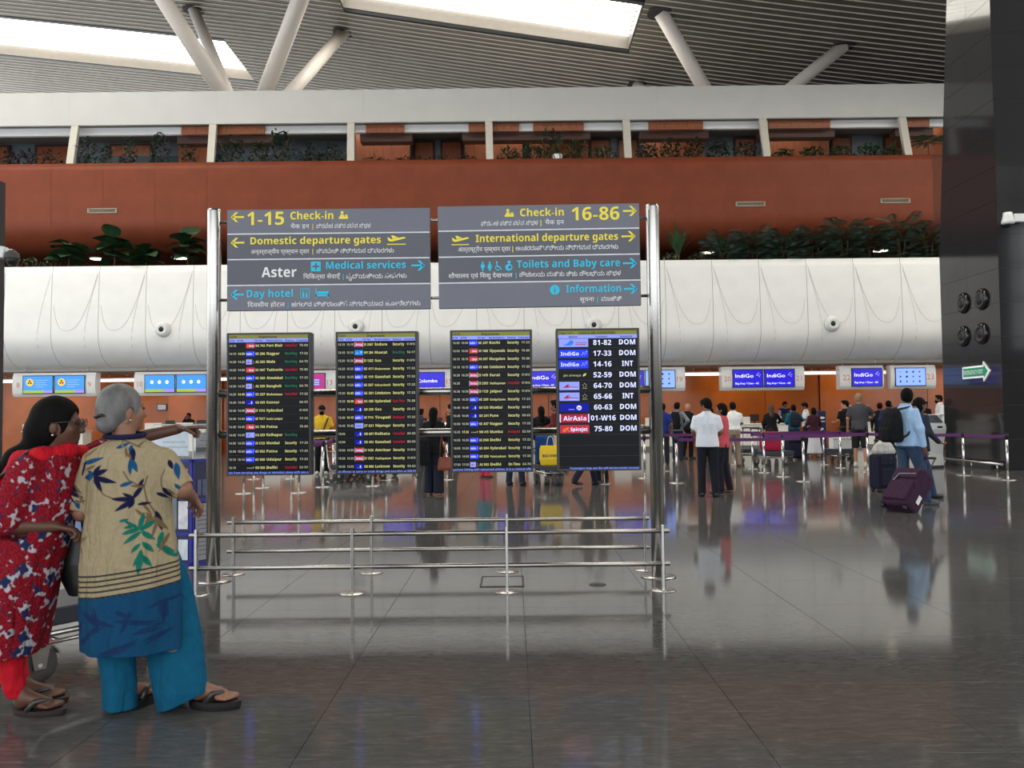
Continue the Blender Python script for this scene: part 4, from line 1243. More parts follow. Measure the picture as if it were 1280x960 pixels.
def departures(label, px0, px1, py0, py1, data, ticker):
    b = Board(label, px0, px1, py0, py1)
    x = lambda u: px0 + (u - 42) * (px1 - px0) / 513.0
    y = lambda v: py0 + (v - 50) * (py1 - py0) / 880.0
    b.rect(l_olive, x(58), y(63), x(540), y(87)); b.rect(l_lav, x(58), y(87), x(540), y(109))
    b.text(l_ink, '14:39', x(64), x(104), y(82), 2.6); b.text(l_ink, 'Departures', x(240), x(350), y(84), 3.2)
    for s_, u0, u1 in (('STD', 60, 92), ('ETD', 110, 146), ('Flt No', 215, 262), ('Destination', 286, 382), ('Status', 400, 452), ('Counter', 470, 538)): b.text(l_hdr, s_, x(u0), x(u1), y(105), 2.4)
    for i, (t1, t2, lg, fl, ds, st, ct) in enumerate(data):
        v = 130 + i * 50.07
        if t1: b.text(l_dim, t1, x(60), x(102), y(v + 7), 2.9)
        if t2: b.text(l_dim if t1 == t2 else l_txt, t2, x(113), x(155), y(v + 7), 2.9)
        logo(b, lg, x(162), y(v - 15), x(215), y(v + 16))
        b.text(l_txt, fl, x(220), x(278), y(v + 8), 3.1)
        wd = min(97, 13.0 * len(ds)); b.text(l_txt, ds, x(288), x(288 + wd), y(v + 8), 3.4 if len(ds) < 11 else 2.8, 0.02)
        if st:
            m_ = {'C': l_red, 'B': l_grn, 'D': l_red, 'N': l_red}.get(st[0], l_txt)
            b.text(m_, st, x(400), x(472), y(v + 8), 3.4, 0.02)
        if ct: b.text(l_dim, ct, x(488), x(538), y(v + 7), 2.9)
        b.rect(l_line, x(58), y(v + 24.4), x(540), y(v + 25.6))
    b.text(l_tick, ticker, x(58), x(540), y(918), 2.7, 0.02)
    b.done()


I_, S_, A_, G_, N_, J_ = 'indigo', 'spice', 'asia', 'go', 'india', 'jet'
departures('leftmost flight screen of four, departures listing Port Blair first', 283, 388.5, 415.5, 594, [
    ('14:15', '', S_, 'SG 743', 'Port Blair', 'Cancelled', '75-80'), ('14:15', '14:50', I_, '6E 396', 'Nagpur', 'Boarding', '17-33'), ('14:20', '14:20', N_, 'AI 265', 'Male', 'Boarding', '64-70'),
    ('14:20', '14:20', S_, 'SG 1047', 'Tuticorin', 'Cancelled', '75-80'), ('14:25', '14:25', I_, '6E 369', 'Ahmedabad', 'Boarding', '17-33'), ('14:30', '14:30', N_, 'AI 335', 'Bangkok', 'Boarding', '64-70'),
    ('14:35', '14:45', I_, '6E 237', 'Bhubaneswar', 'Cancelled', '17-33'), ('14:40', '14:40', G_, 'G8 605', 'Kannur', '', '60-63'), ('14:40', '14:40', A_, 'I5 1516', 'Hyderabad', '', '01-W16'),
    ('14:40', '14:40', I_, '6E 7617', 'Kuala Lumpur', '', '17-33'), ('14:45', '14:45', S_, 'SG 768', 'Patna', '', '75-80'), ('14:45', '14:45', 'star', 'OG 829', 'Kolhapur', 'Boarding', ''),
    ('14:50', '14:50', I_, '6E 6125', 'Mumbai', 'Security', '17-33'), ('15:00', '15:00', I_, '6E 892', 'Patna', 'Security', '17-33'), ('15:10', '15:10', I_, '6E 968', 'Udaipur', 'Security', '17-33'),
    ('15:10', '', J_, '9W 808', 'Delhi', 'Cancelled', '52-59')], 'ain from carrying any drugs or narcotics along with you a')
departures('second flight screen from the left, departures listing Indore first', 419.5, 522.5, 414, 592.5, [
    ('15:15', '15:15', A_, 'I5 2467', 'Indore', 'Security', '01-W16'), ('15:15', '15:15', 'oman', 'WY 284', 'Muscat', 'Boarding', '16-17'), ('15:20', '15:20', A_, 'I5 1322', 'Goa', 'Security', '01-W16'),
    ('15:25', '15:25', I_, '6E 411', 'Bhubaneswar', 'Security', '17-33'), ('15:25', '15:25', I_, '6E 119', 'Guwahati', 'Security', '17-33'), ('15:25', '15:25', I_, '6E 597', 'Kolkata/Ranchi', 'Security', '17-33'),
    ('15:30', '15:45', I_, '6E 381', 'Coimbatore', 'Security', '17-33'), ('15:35', '15:30', S_, 'SG 398', 'Hyderabad', 'New Time', '75-80'), ('15:40', '15:40', G_, 'G8 298', 'Goa', 'Security', '60-63'),
    ('15:40', '16:15', I_, '6E 7114', 'Tirupati', 'Delayed', '17-33'), ('15:45', '15:45', 'truj', '2T 621', 'Vidyanagar', 'Security', '81-82'), ('15:50', '', G_, 'G8 601', 'Kolkata', 'Cancelled', '60-63'),
    ('15:50', '', G_, 'G8 402', 'Guwahati', 'Cancelled', '60-63'), ('15:50', '15:50', A_, 'I5 1626', 'Amritsar', 'Security', '01-W16'), ('15:55', '15:55', A_, 'I5 1562', 'Visakhapatnam', 'Security', '01-W16'),
    ('15:55', '15:55', G_, 'G8 908', 'Lucknow', 'Security', '60-63')], 'al offence to carry or trade drugs and narcotics at KIA,PS')
departures('third flight screen from the left, departures listing Kochi first', 563, 666, 412, 590, [
    ('16:00', '16:00', I_, '6E 247', 'Kochi', 'Security', '17-33'), ('16:00', '16:00', S_, 'SG 1068', 'Vijayawada', 'Security', '75-80'), ('16:15', '16:15', S_, 'SG 507', 'Mangalore', 'Security', '75-80'),
    ('16:15', '16:15', I_, '6E 466', 'Coimbatore', 'Security', '17-33'), ('16:20', '16:20', A_, 'I5 1479', 'Surat', 'Security', '01-W16'), ('16:20', '', A_, 'I5 2993', 'Visakhapatnam', 'Cancelled', '01-W16'),
    ('16:30', '16:30', A_, 'I5 1729', 'Jaipur', 'Security', '01-W16'), ('16:35', '16:35', I_, '6E 209', 'Chandigarh/Jammu', 'Security', '17-33'), ('16:40', '16:40', G_, 'G8 520', 'Mumbai', 'Security', '60-63'),
    ('16:45', '16:45', G_, 'G8 241', 'Pune', 'Security', '60-63'), ('16:50', '16:50', I_, '6E 437', 'Nagpur', 'Security', '17-33'), ('16:25', '17:20', J_, '9W 415', 'Mumbai', 'Delayed', '52-59'),
    ('16:55', '16:55', I_, '6E 2968', 'Delhi', 'Security', '17-33'), ('16:55', '16:55', I_, '6E 884', 'Hyderabad', 'Security', '17-33'), ('16:55', '16:55', I_, '6E 826', 'Pune/Lucknow', 'Security', '17-33'),
    ('17:00', '17:00', N_, 'AI 503', 'Delhi', 'On Time', '64-70')], 'parture timing with concerned airlines. It is a criminal offe')
b = Board('rightmost flight screen of four, listing check-in counters by airline', 696, 800.5, 410, 588)
x = lambda u: 696 + (u - 692) * 104.5 / 495.0
y = lambda v: 410 + (v - 46) * 178 / 848.0
b.rect(l_olive, x(704), y(60), x(1172), y(84)); b.rect(l_lav, x(704), y(84), x(1172), y(106))
b.text(l_ink, 'Page 1 of 1', x(712), x(790), y(79), 2.4); b.text(l_ink, 'CHECK-IN COUNTERS', x(826), x(1044), y(82), 3.4)
for s_, u0, u1 in (('Airline', 766, 818), ('Counters', 925, 996), ('Domain/Int', 1072, 1144)): b.text(l_hdr, s_, x(u0), x(u1), y(102), 2.4)
for i, (lg, num, dm) in enumerate((('bird', '81-82', 'DOM'), (I_, '17-33', 'DOM'), (I_, '14-16', 'INT'), (J_, '52-59', 'DOM'), (N_, '64-70', 'DOM'), (N_, '65-66', 'INT'), (G_, '60-63', 'DOM'), (A_, '01-W16', 'DOM'), (S_, '75-80', 'DOM'))):
    v = 132 + i * 64.2
    logo(b, lg, x(708), y(v - 24), x(882), y(v + 25), True)
    w = 54 if len(num) == 5 else 74
    b.text(l_wht, num, x(965 - w), x(965 + w), y(v + 15), 6.6, 0.02); w = 48 if dm == 'DOM' else 33
    b.text(l_wht, dm, x(1113 - w), x(1113 + w), y(v + 13), 6.6, 0.02)
for i in range(12): b.rect(l_line, x(704), y(164 + i * 64.2), x(1176), y(165.6 + i * 64.2))
b.text(l_tick, 'Passengers may use the self-service kiosks located', x(765), x(1170), y(884), 2.6, 0.015)
b.done()

# ---------------------------------------------------------------- railings before and behind the gantry
def railing(name, label, Yr, x0, x1, posts, zt_, zl, rt, rp):
    t = thing(name, label, 'railing', ((x0 + x1) / 2, Yr, 0))
    for z in (zt_, zl): B().tube([(x0, Yr, z), (x1, Yr, z)], rt, 16).build('bar', m_steel_h, t, org=True)
    for x in posts:
        B().box((x, Yr - 0.001, (zt_ + 0.05) / 2), (rp, 0.05, zt_ + 0.05), None, 0.004).build('post', m_steel, t, org=True)
        B().lathe([(0.0, 0.006), (0.10, 0.006), (0.105, 0.0)], (x, Yr, 0.001), 24).build('base_plate', m_steel, t, org=True)
xf = lambda px, Y: at(px, 700, Y).x
railing('guard_railing', 'low two-bar steel railing, the nearer of two at the gantry foot', 6.86, xf(237, 6.86), xf(837, 6.86), [xf(q, 6.86) for q in (245.5, 440.5, 633.5, 828.5)], at(540, 666.5, 6.86).z, at(540, 707.5, 6.86).z, 0.0195, 0.022)
railing('guard_railing', 'low two-bar steel railing, the farther of two at the gantry foot', 7.76, xf(284, 7.76), xf(812, 7.76), [xf(q, 7.76) for q in (292, 464.5, 634, 806)], at(540, 650.5, 7.76).z, at(540, 686.5, 7.76).z, 0.0185, 0.020)
# ---------------------------------------------------------------- people: shared pieces
def skin(c): return M('skin_%d_%d_%d' % c, c, 0.5, var=0.06, scale=30)
def cloth(n, c, v=0.12, sc=60): return M('cloth_' + n, c, 0.85, var=v, scale=sc, spec=0.2, bump=0.25, wrinkle=0.03)
m_hairb = M('black_hair', (14, 12, 11), 0.75, spec=0.12, var=0.35, scale=18, stretch=(1, 1, 0.15), bump=0.5)
m_hairg = M('grey_hair', (104, 102, 101), 0.55, var=0.45, scale=26, stretch=(1, 1, 0.22), bump=0.7)
m_hairbr = M('brown_hair', (62, 44, 34), 0.5, var=0.35, scale=18, stretch=(1, 1, 0.15), bump=0.4)
m_hairbl = M('fair_hair', (150, 118, 84), 0.5, var=0.3, scale=18, bump=0.3)
m_shoe = M('black_leather', (28, 26, 26), 0.4, var=0.15)


def rotz(a):
    c, s = math.cos(a), math.sin(a)
    return lambda v: np.array([v[0] * c - v[1] * s, v[0] * s + v[1] * c, v[2]])


def head_prims(c, yaw, s=1.0, pitch=0.0, fem=False):
    """yaw: angle of the face from +Y towards +X; c = middle of the skull"""
    c = np.array(c, float); sy, cy = math.sin(yaw), math.cos(yaw); sp, cp = math.sin(pitch), math.cos(pitch)
    f = np.array([sy * cp, cy * cp, sp]); r = np.array([cy, -sy, 0]); u = np.cross(r, f)
    Rm = np.stack([r, f, u], 1)
    p = lambda a, b, d: c + (r * a + f * b + u * d) * s
    P = [ell(p(0, -0.008, 0.012), (0.074 * s, 0.094 * s, 0.096 * s), 0.02, Rm), ell(p(0, 0.028, -0.052), (0.056 * s, 0.064 * s, 0.064 * s), 0.035, Rm),
         ell(p(0, 0.068, -0.094), (0.022 * s, 0.020 * s, 0.016 * s), 0.02, Rm),
         cap(p(0, 0.088, 0.002), p(0, 0.106, -0.036), 0.0075 * s, 0.0125 * s, 0.012), cap(p(-0.030, 0.082, 0.016), p(0.030, 0.082, 0.016), 0.010 * s, None, 0.012),
         cap(p(-0.019, 0.086, -0.060), p(0.019, 0.086, -0.060), 0.0075 * s, None, 0.006), cap(p(-0.015, 0.084, -0.073), p(0.015, 0.084, -0.073), 0.0075 * s, None, 0.006),
         ell(p(0.036, 0.066, -0.028), (0.022 * s, 0.02 * s, 0.024 * s), 0.02, Rm), ell(p(-0.036, 0.066, -0.028), (0.022 * s, 0.02 * s, 0.024 * s), 0.02, Rm)]
    for q in (-1, 1): P.append(ell(p(q * 0.074, -0.004, -0.020), (0.010 * s, 0.019 * s, 0.031 * s), 0.006, Rm))
    return P, p, Rm


def hair_prims(p, Rm, s=1.0, kind='short'):
    P = [ell(p(0, -0.014, 0.018), (0.084 * s, 0.104 * s, 0.106 * s), 0.02, Rm), ell(p(0, -0.05, -0.03), ((0.072 if kind != 'short' else 0.064) * s, (0.060 if kind != 'short' else 0.050) * s, (0.075 if kind != 'short' else 0.060) * s), 0.03, Rm)]
    if kind == 'short':
        P += [ell(p(0.005, 0.055, 0.085), (0.062 * s, 0.042 * s, 0.030 * s), 0.03, Rm)]
    P += [ell(p(0, 0.105, -0.045), (0.076 * s, 0.085 * s, 0.105 * s), 0.015, Rm, True)]
    for q in (-1, 1): P.append(ell(p(q * 0.085, 0.008, -0.035), (0.024 * s, 0.030 * s, 0.038 * s), 0.01, Rm, True))
    return P


def foot_prims(heel, d, L=0.235, s=1.0, toes=True):
    d = np.array([d[0], d[1], 0.0]); d /= np.linalg.norm(d); r = np.array([d[1], -d[0], 0])
    H = np.array(heel, float); z = np.array([0, 0, 1.0])
    P = [ell(H + d * 0.03 + z * 0.035, (0.034, 0.036, 0.038), 0.02), cap(H + d * 0.06 + z * 0.05, H + d * 0.165 + z * 0.028, 0.036, 0.024, 0.03)]
    for i in range(5):
        o = (-0.034, -0.017, 0.0, 0.016, 0.030)[i]; ln = (0.235, 0.235, 0.228, 0.218, 0.205)[i] * L / 0.235
        P.append(cap(H + d * 0.14 + r * o * 0.8 + z * 0.020, H + d * (ln - 0.014) + r * o * 1.1 + z * 0.013, 0.016, (0.0135, 0.0105, 0.010, 0.0095, 0.009)[i], 0.010 if i else 0.012))
    return P


def sandal(parent, heel, d, th, L, mat, m_strap, name='sandal'):
    d = Vector((d[0], d[1], 0)).normalized(); r = Vector((d.y, -d.x, 0)); H = Vector(heel)
    out = []
    for t in np.linspace(0, 2 * PI, 28)[:-1]:
        u = 0.5 - 0.5 * math.cos(t); w = math.sin(t) * (0.040 + 0.014 * math.sin(u * PI * 0.9))
        out.append(H - d * 0.015 + d * (u * (L + 0.03)) + r * w)
    b = B(); n = len(out)
    vs = []
    for zz, sc in ((0.0, 0.95), (th * 0.5, 1.0), (th, 1.02)):
        for q in out:
            c0 = H + d * (L / 2); v = c0 + (q - c0) * sc
            vs.append((v.x, v.y, zz + (0.008 if zz > 0 else 0) * 0))
    fs = [list(range(n))[::-1], [2 * n + i for i in range(n)]]
    for k in range(2): fs += [(k * n + i, k * n + (i + 1) % n, (k + 1) * n + (i + 1) % n, (k + 1) * n + i) for i in range(n)]
    b.add(vs, fs)
    o = b.build(name, mat, parent)
    z = Vector((0, 0, 1)); toe = H + d * (L * 0.80) + z * (th + 0.018)
    sb = B()
    for sg in (-1, 1):
        sb.tube([H + d * (L * 0.36) + r * sg * 0.045 + z * th, H + d * (L * 0.52) + r * sg * 0.040 + z * (th + 0.042), H + d * (L * 0.68) + r * sg * 0.016 + z * (th + 0.046), toe], [0.014, 0.014, 0.011, 0.005], 8)
    sb.build('strap', m_strap, o)
    return o


def px_local(base, Y):
    return (lambda px, py=600: at(px, py, Y).x - base[0]), (lambda py, px=160: at(px, py, Y).z)


def leaf_mask(u, v, x0, y0, x1, y1, w):
    """lens shaped leaf between two points of the print"""
    x0, y0, x1, y1 = x0 - 0.08 * (x1 - x0), y0 - 0.08 * (y1 - y0), x1 + 0.30 * (x1 - x0), y1 + 0.30 * (y1 - y0)
    dx, dy = x1 - x0, y1 - y0; L = math.hypot(dx, dy)
    t = ((u - x0) * dx + (v - y0) * dy) / (L * L); n = ((u - x0) * -dy + (v - y0) * dx) / L
    e = 1.5 * w * np.clip(t, 0, 1) ** 0.85 * np.clip(1 - t, 0, 1) ** 1.15 * 3.2
    return np.clip((e - np.abs(n)) / 0.003 + 0.5, 0, 1) * ((t > 0.01) & (t < 0.99)) * (e > 0.001)


def blend(c, w, col):
    c += (np.array(lin(col)) - c) * np.clip(w, 0, 1)[:, None]


# ---------------------------------------------------------------- woman in the beige bamboo print kurta (seen from behind)
BW = (-1.72, 4.18)
X_, Z_ = px_local(BW, 4.18)
w1 = thing('person', 'grey-haired woman in beige bamboo print kurta with blue hem and teal trousers', 'person', (BW[0], BW[1], 0))
sk1 = skin((138, 96, 75))
nz_ = 0
def row(py, xl, xr, ry, cy=0.0):
    a, b_ = X_(xl, py), X_(xr, py); return (Z_(py), (a + b_) / 2, cy, (b_ - a) / 2, ry)
hd1, hp1, hR1 = head_prims((X_(151, 510), 0.015, Z_(511)), 0.72, 1.04, 0.05)
neck1 = [cap((X_(154), -0.01, Z_(535)), (X_(157), 0.0, Z_(560)), 0.050, 0.062, 0.03)]
elbL = (X_(103), 0.0, Z_(640)); wrL = (X_(97), 0.20, Z_(652)); elbR = (X_(231), -0.02, Z_(612)); wrR = (X_(222), 0.19, Z_(627))
body = hd1 + neck1 + [stack([row(700, 125, 205, .13), row(640, 125, 200, .12), row(580, 124, 202, .12), row(560, 132, 190, .09), row(551, 142, 176, .06)], 0.03)]
body += chain([(X_(122), 0, Z_(574)), elbL, wrL], [0.045, 0.042, 0.027]) + hand_prims(wrL, (0, 0.9, -0.35), (0, 0.3, 1), -1, 0.9)
body += chain([(X_(203), 0, Z_(574)), elbR, wrR], [0.045, 0.042, 0.028]) + hand_prims(wrR, (0.0, 0.85, -0.5), (0.5, 0.3, 0.8), 1, 0.9)
hlL = np.array([X_(154, 885), -0.03, 0.042]); dL = (0.42, 0.9); hlR = np.array([X_(238, 880), 0.02, 0.042]); dR = (0.97, -0.06)
body += chain([(X_(146), 0, Z_(700)), (X_(148), 0.0, Z_(800)), (hlL[0] + 0.01, hlL[1] + 0.03, 0.10)], [0.075, 0.05, 0.034]) + foot_prims(hlL, dL, 0.225)
body += chain([(X_(190), 0, Z_(700)), (X_(212), 0.0, Z_(800)), (hlR[0] + 0.03, hlR[1] + 0.0, 0.10)], [0.075, 0.05, 0.034]) + foot_prims(hlR, dR, 0.225)
sdf_obj('body', body, 0.0055, sk1, w1)
ku = [row(808, 105, 229, .205), row(745, 104, 226, .205), row(700, 104, 221, .20), row(665, 107, 216, .185), row(640, 111, 213, .17), row(612, 113, 212, .16), row(586, 112, 213, .152, 0), row(570, 113, 209, .135), row(559, 121, 199, .112), row(552, 134, 187, .088), row(547.5, 140, 178, .07)]
shL, shR = (X_(119), 0, Z_(577)), (X_(206), 0, Z_(577))
hemL, hemR = np.array([X_(101), 0.005, Z_(630)]), np.array([X_(225), -0.01, Z_(607)])
prims = [stack(ku, 0.03, [(7, 0.035, 0.4, Z_(808), Z_(640)), (11, 0.018, 2.0, Z_(808), Z_(660))]), cap(shL, hemL, 0.062, 0.064, 0.035), cap(shR, hemR, 0.064, 0.066, 0.04)]
prims += [ell(hemL + np.array([-0.012, 0.0, -0.052]), (0.064, 0.075, 0.042), 0.004, None, True), ell(hemR + np.array([0.055, -0.004, -0.030]), (0.046, 0.075, 0.050), 0.004, None, True)]
PXL = lambda px, py: (at(px, py, 4.18).x - BW[0], at(px, py, 4.18).z)
LEAF = []
c2 = lambda x, y: (80 + x / 4.8, 460 + y / 4.8)
c4 = lambda x, y: (80 + x / 3.557, 640 + y / 3.557)
NV, TL, BR, GR, OL = (15, 19, 56), (18, 74, 114), (112, 90, 62), (16, 104, 88), (128, 108, 70)
for f_, x0, y0, x1, y1, w_, c_ in (
    (c2, 160, 570, 285, 538, 2.4, TL), (c2, 148, 640, 172, 562, 1.6, NV), (c2, 165, 530, 238, 482, 1.4, OL), (c2, 148, 480, 170, 535, 1.0, OL), (c2, 100, 530, 136, 490, 1.6, TL), (c2, 165, 605, 235, 590, 1.5, OL), (c2, 195, 600, 250, 580, 1.2, BR),
    (c2, 245, 640, 182, 650, 3.2, TL), (c2, 250, 630, 205, 615, 2.2, TL), (c2, 255, 640, 305, 708, 3.0, NV), (c2, 260, 645, 375, 668, 2.8, NV), (c2, 255, 632, 330, 605, 2.8, NV), (c2, 248, 630, 290, 585, 2.4, NV), (c2, 230, 635, 215, 665, 2.0, TL),
    (c2, 495, 770, 400, 768, 2.4, NV), (c2, 500, 775, 420, 825, 2.6, NV), (c2, 495, 765, 535, 700, 2.2, NV), (c2, 500, 780, 478, 815, 2.0, NV), (c2, 500, 765, 450, 740, 1.8, NV), (c2, 520, 700, 540, 660, 1.6, NV), (c2, 425, 692, 482, 674, 2.0, TL), (c2, 480, 690, 540, 700, 1.3, BR),
    (c2, 380, 474, 432, 452, 2.2, TL), (c2, 455, 460, 462, 500, 2.0, TL), (c2, 468, 480, 482, 548, 2.8, NV), (c2, 470, 540, 476, 612, 2.2, TL), (c2, 478, 545, 506, 600, 2.4, TL), (c2, 430, 470, 445, 520, 1.4, BR), (c2, 390, 420, 412, 470, 1.0, OL), (c2, 440, 500, 470, 530, 1.3, BR), (c2, 490, 470, 500, 440, 1.2, BR),
    (c2, 655, 550, 676, 592, 2.0, NV), (c2, 690, 570, 714, 645, 2.4, TL), (c2, 625, 715, 668, 758, 2.8, NV), (c2, 600, 740, 640, 768, 1.8, NV), (c2, 700, 690, 735, 720, 1.8, TL), (c2, 650, 720, 690, 745, 1.6, BR),
    (c2, 38, 615, 60, 665, 2.0, TL), (c2, 55, 695, 112, 730, 2.6, NV), (c2, 60, 735, 135, 765, 2.4, NV), (c2, 90, 690, 140, 745, 1.3, BR), (c2, 36, 825, 72, 800, 2.2, TL), (c2, 108, 785, 122, 830, 2.4, TL), (c2, 100, 800, 160, 790, 1.4, BR), (c2, 120, 740, 150, 800, 1.2, BR), (c2, 60, 760, 100, 800, 1.2, NV),
    (c2, 600, 850, 622, 940, 2.0, NV), (c2, 560, 850, 590, 900, 1.6, BR), (c2, 580, 860, 560, 930, 1.8, BR), (c2, 510, 830, 560, 880, 1.4, BR), (c2, 540, 790, 575, 850, 1.3, BR), (c2, 520, 800, 570, 795, 1.6, NV), (c2, 430, 895, 470, 885, 1.6, GR),
    (c4, 335, 75, 400, 55, 2.4, GR), (c4, 335, 18, 400, 60, 1.6, GR), (c4, 395, 55, 405, 0, 2.2, GR), (c4, 400, 60, 440, 30, 2.6, GR), (c4, 400, 70, 350, 110, 2.4, GR), (c4, 405, 70, 440, 100, 2.4, GR), (c4, 400, 120, 375, 150, 2.0, GR), (c4, 410, 115, 440, 150, 2.4, GR), (c4, 405, 150, 400, 232, 3.0, GR), (c4, 410, 170, 438, 210, 2.4, GR),
    (c4, 405, 165, 385, 205, 2.0, GR), (c4, 380, 40, 345, 50, 2.0, GR), (c4, 455, 130, 490, 165, 2.0, GR), (c4, 465, 80, 460, 130, 1.8, GR), (c4, 440, 10, 470, 60, 1.8, BR), (c4, 470, 150, 500, 190, 1.6, GR), (c4, 450, 20, 440, 90, 1.2, BR), (c4, 480, 90, 465, 150, 1.3, BR),
    (c4, 98, 175, 96, 222, 2.4, TL), (c4, 105, 170, 112, 205, 2.0, TL), (c4, 90, 120, 110, 165, 2.0, NV), (c4, 110, 130, 160, 95, 1.4, OL), (c4, 108, 130, 135, 160, 1.2, BR), (c4, 112, 110, 150, 100, 1.0, OL)):
    a = PXL(*f_(x0, y0)); b_ = PXL(*f_(x1, y1)); LEAF.append((*a, *b_, w_ * 0.0040, c_))
STEM = [[(250, 665), (290, 712), (340, 748), (390, 765), (440, 768)], [(640, 605), (622, 650), (620, 700), (645, 745)], [(560, 640), (545, 700), (560, 780), (590, 840), (610, 900)], [(440, 610), (470, 660), (520, 690)], [(60, 670), (90, 700), (130, 740)], [(400, 430), (450, 448), (500, 470)]]
HEMD = [(PXL(125, 790), PXL(150, 772)), (PXL(128, 756), PXL(158, 768)), (PXL(160, 800), PXL(190, 792)), (PXL(172, 765), PXL(205, 770)), (PXL(205, 748), PXL(226, 742)), (PXL(110, 785), PXL(118, 770)), (PXL(168, 752), PXL(180, 760)), (PXL(150, 805), PXL(175, 798)), (PXL(200, 790), PXL(222, 780)), (PXL(140, 752), PXL(146, 775)), (PXL(185, 755), PXL(178, 775)), (PXL(215, 745), PXL(218, 765)), (PXL(120, 760), PXL(140, 765)), (PXL(112, 800), PXL(125, 790)), (PXL(190, 780), PXL(210, 776))]
def paint_kurta(x, y, z):
    n = len(x); c = np.tile(np.array(lin((162, 147, 116))), (n, 1))
    wv = 0.97 + 0.05 * np.sin(x * 900) * np.sin(z * 700); c = c * wv[:, None]
    back = y < 0.12
    for st in STEM:
        P = [PXL(*c2(*q)) for q in st]
        for (a, b_), (a2, b2) in zip(P[:-1], P[1:]):
            L = math.hypot(a2 - a, b2 - b_); t = np.clip(((x - a) * (a2 - a) + (z - b_) * (b2 - b_)) / L ** 2, 0, 1)
            d = np.hypot(x - a - t * (a2 - a), z - b_ - t * (b2 - b_)); blend(c, np.clip((0.0034 - d) / 0.003 + 0.5, 0, 1) * back, (112, 92, 66))
    for (a, b_, a2, b2, w_, cc) in LEAF: blend(c, leaf_mask(x, z, a, b_, a2, b2, w_) * back, cc)
    for i, (yl, yr) in enumerate(((716.5, 700.4), (723, 706), (729.4, 711.7), (735.6, 718.2), (742.6, 725))):
        zl = Z_(yl); zr = Z_(yr, 226); xl, xr = X_(104), X_(226)
        zz = zl + (zr - zl) * (x - xl) / (xr - xl)
        blend(c, np.clip((0.0040 - np.abs(z - zz)) / 0.003 + 0.5, 0, 1), (24, 26, 34))
        if i == 4:
            m = np.clip((zz - 0.003 - z) / 0.003 + 0.5, 0, 1); blend(c, m, (10, 66, 100))
            rs = np.random.RandomState(5)
            for (p0, p1) in HEMD:
                for q in range(3):
                    o = rs.uniform(-0.012, 0.012, 4)
                    blend(c, leaf_mask(x, z, p0[0] + o[0], p0[1] + o[1], p1[0] + o[2], p1[1] + o[3], 0.006) * m * 0.85, (16, 44, 84))
    return c
m_k1 = M('bamboo_print', (200, 180, 140), 0.85, var=0.10, scale=45, spec=0.2, bump=0.3, attr='print', wrinkle=0.035)
sdf_obj('kurta', prims, 0.0036, m_k1, w1, paint=paint_kurta)
# trousers
tr = [stack([row(888, 131, 172, .088), row(850, 130, 170, .085), row(812, 124, 168, .095), row(740, 118, 166, .11), row(690, 116, 170, .13)], 0.03, [(5, 0.06, 0.3, 0, 0.6)]),
      stack([row(892, 197, 256, .105, 0.02), row(862, 192, 259, .105, .01), row(830, 184, 254, .10, .03), row(800, 176, 246, .09, .07), row(740, 166, 233, .08, .08), row(690, 158, 214, .08, .07)], 0.03, [(5, 0.05, 1.3, 0, 0.7)])]
xm = X_(186); pA, pB = PXL(200, 889), PXL(258, 864)
def hemcut(X, Y, Z):
    return np.where(X > xm, (pA[1] + (pB[1] - pA[1]) * (X - pA[0]) / (pB[0] - pA[0]) - Z) * 0.9, Z_(884) - 0.0 - Z)
sdf_obj('trousers', tr, 0.006, cloth('teal', (6, 82, 112), 0.14, 20), w1, cuts=[hemcut])
hb1 = hair_prims(hp1, hR1, 1.05, 'long') + [ell((X_(141), -0.075, Z_(531)), (0.045, 0.045, 0.042), 0.012), cap((X_(145), -0.05, Z_(515)), (X_(141), -0.07, Z_(528)), 0.04, 0.03, 0.03)]
sdf_obj('hair', hb1, 0.0055, m_hairg, w1)
cb = B(); pz = Vector((X_(136), -0.085, Z_(521)))
for i in range(7):
    a = i / 6 * 2.4 - 1.2; cb.sph((X_(138) + 0.034 * math.sin(a), -0.082 - 0.02 * math.cos(a), Z_(520) + 0.004 * math.cos(3 * a)), (0.010, 0.010, 0.009), 8, 6)
cb.build('hair_tie', m_black, w1)
b = B(); n = 28; pts = []
for i in range(n + 1):
    a = 2 * PI * i / n; pts.append((X_(156) + 0.092 * math.cos(a), -0.005 + 0.080 * math.sin(a), Z_(545.5) + 0.006 + 0.008 * math.sin(a)))
b.tube(pts, 0.0125, 8).build('neckband', cloth('navy_band', (28, 30, 62)), w1)
e = hp1(0.084, 0.0, -0.055); B().sph(tuple(e), 0.006, 8, 6).build('earring', m_chrome, w1)
for sd in (-1, 1):
    e = hp1(0.030 * sd, 0.088, 0.0); B().sph(tuple(e), (0.011, 0.011, 0.007), 10, 6).build('eye', M('eye_dark', (30, 24, 22), 0.2), w1)
m_bead = M('beaded_strap', (60, 56, 52), 0.3, var=0.6, scale=160)
sandal(w1, (hlL[0], hlL[1], 0), dL, 0.042, 0.235, m_shoe, m_bead); sandal(w1, (hlR[0], hlR[1], 0), dR, 0.042, 0.235, m_shoe, m_bead)

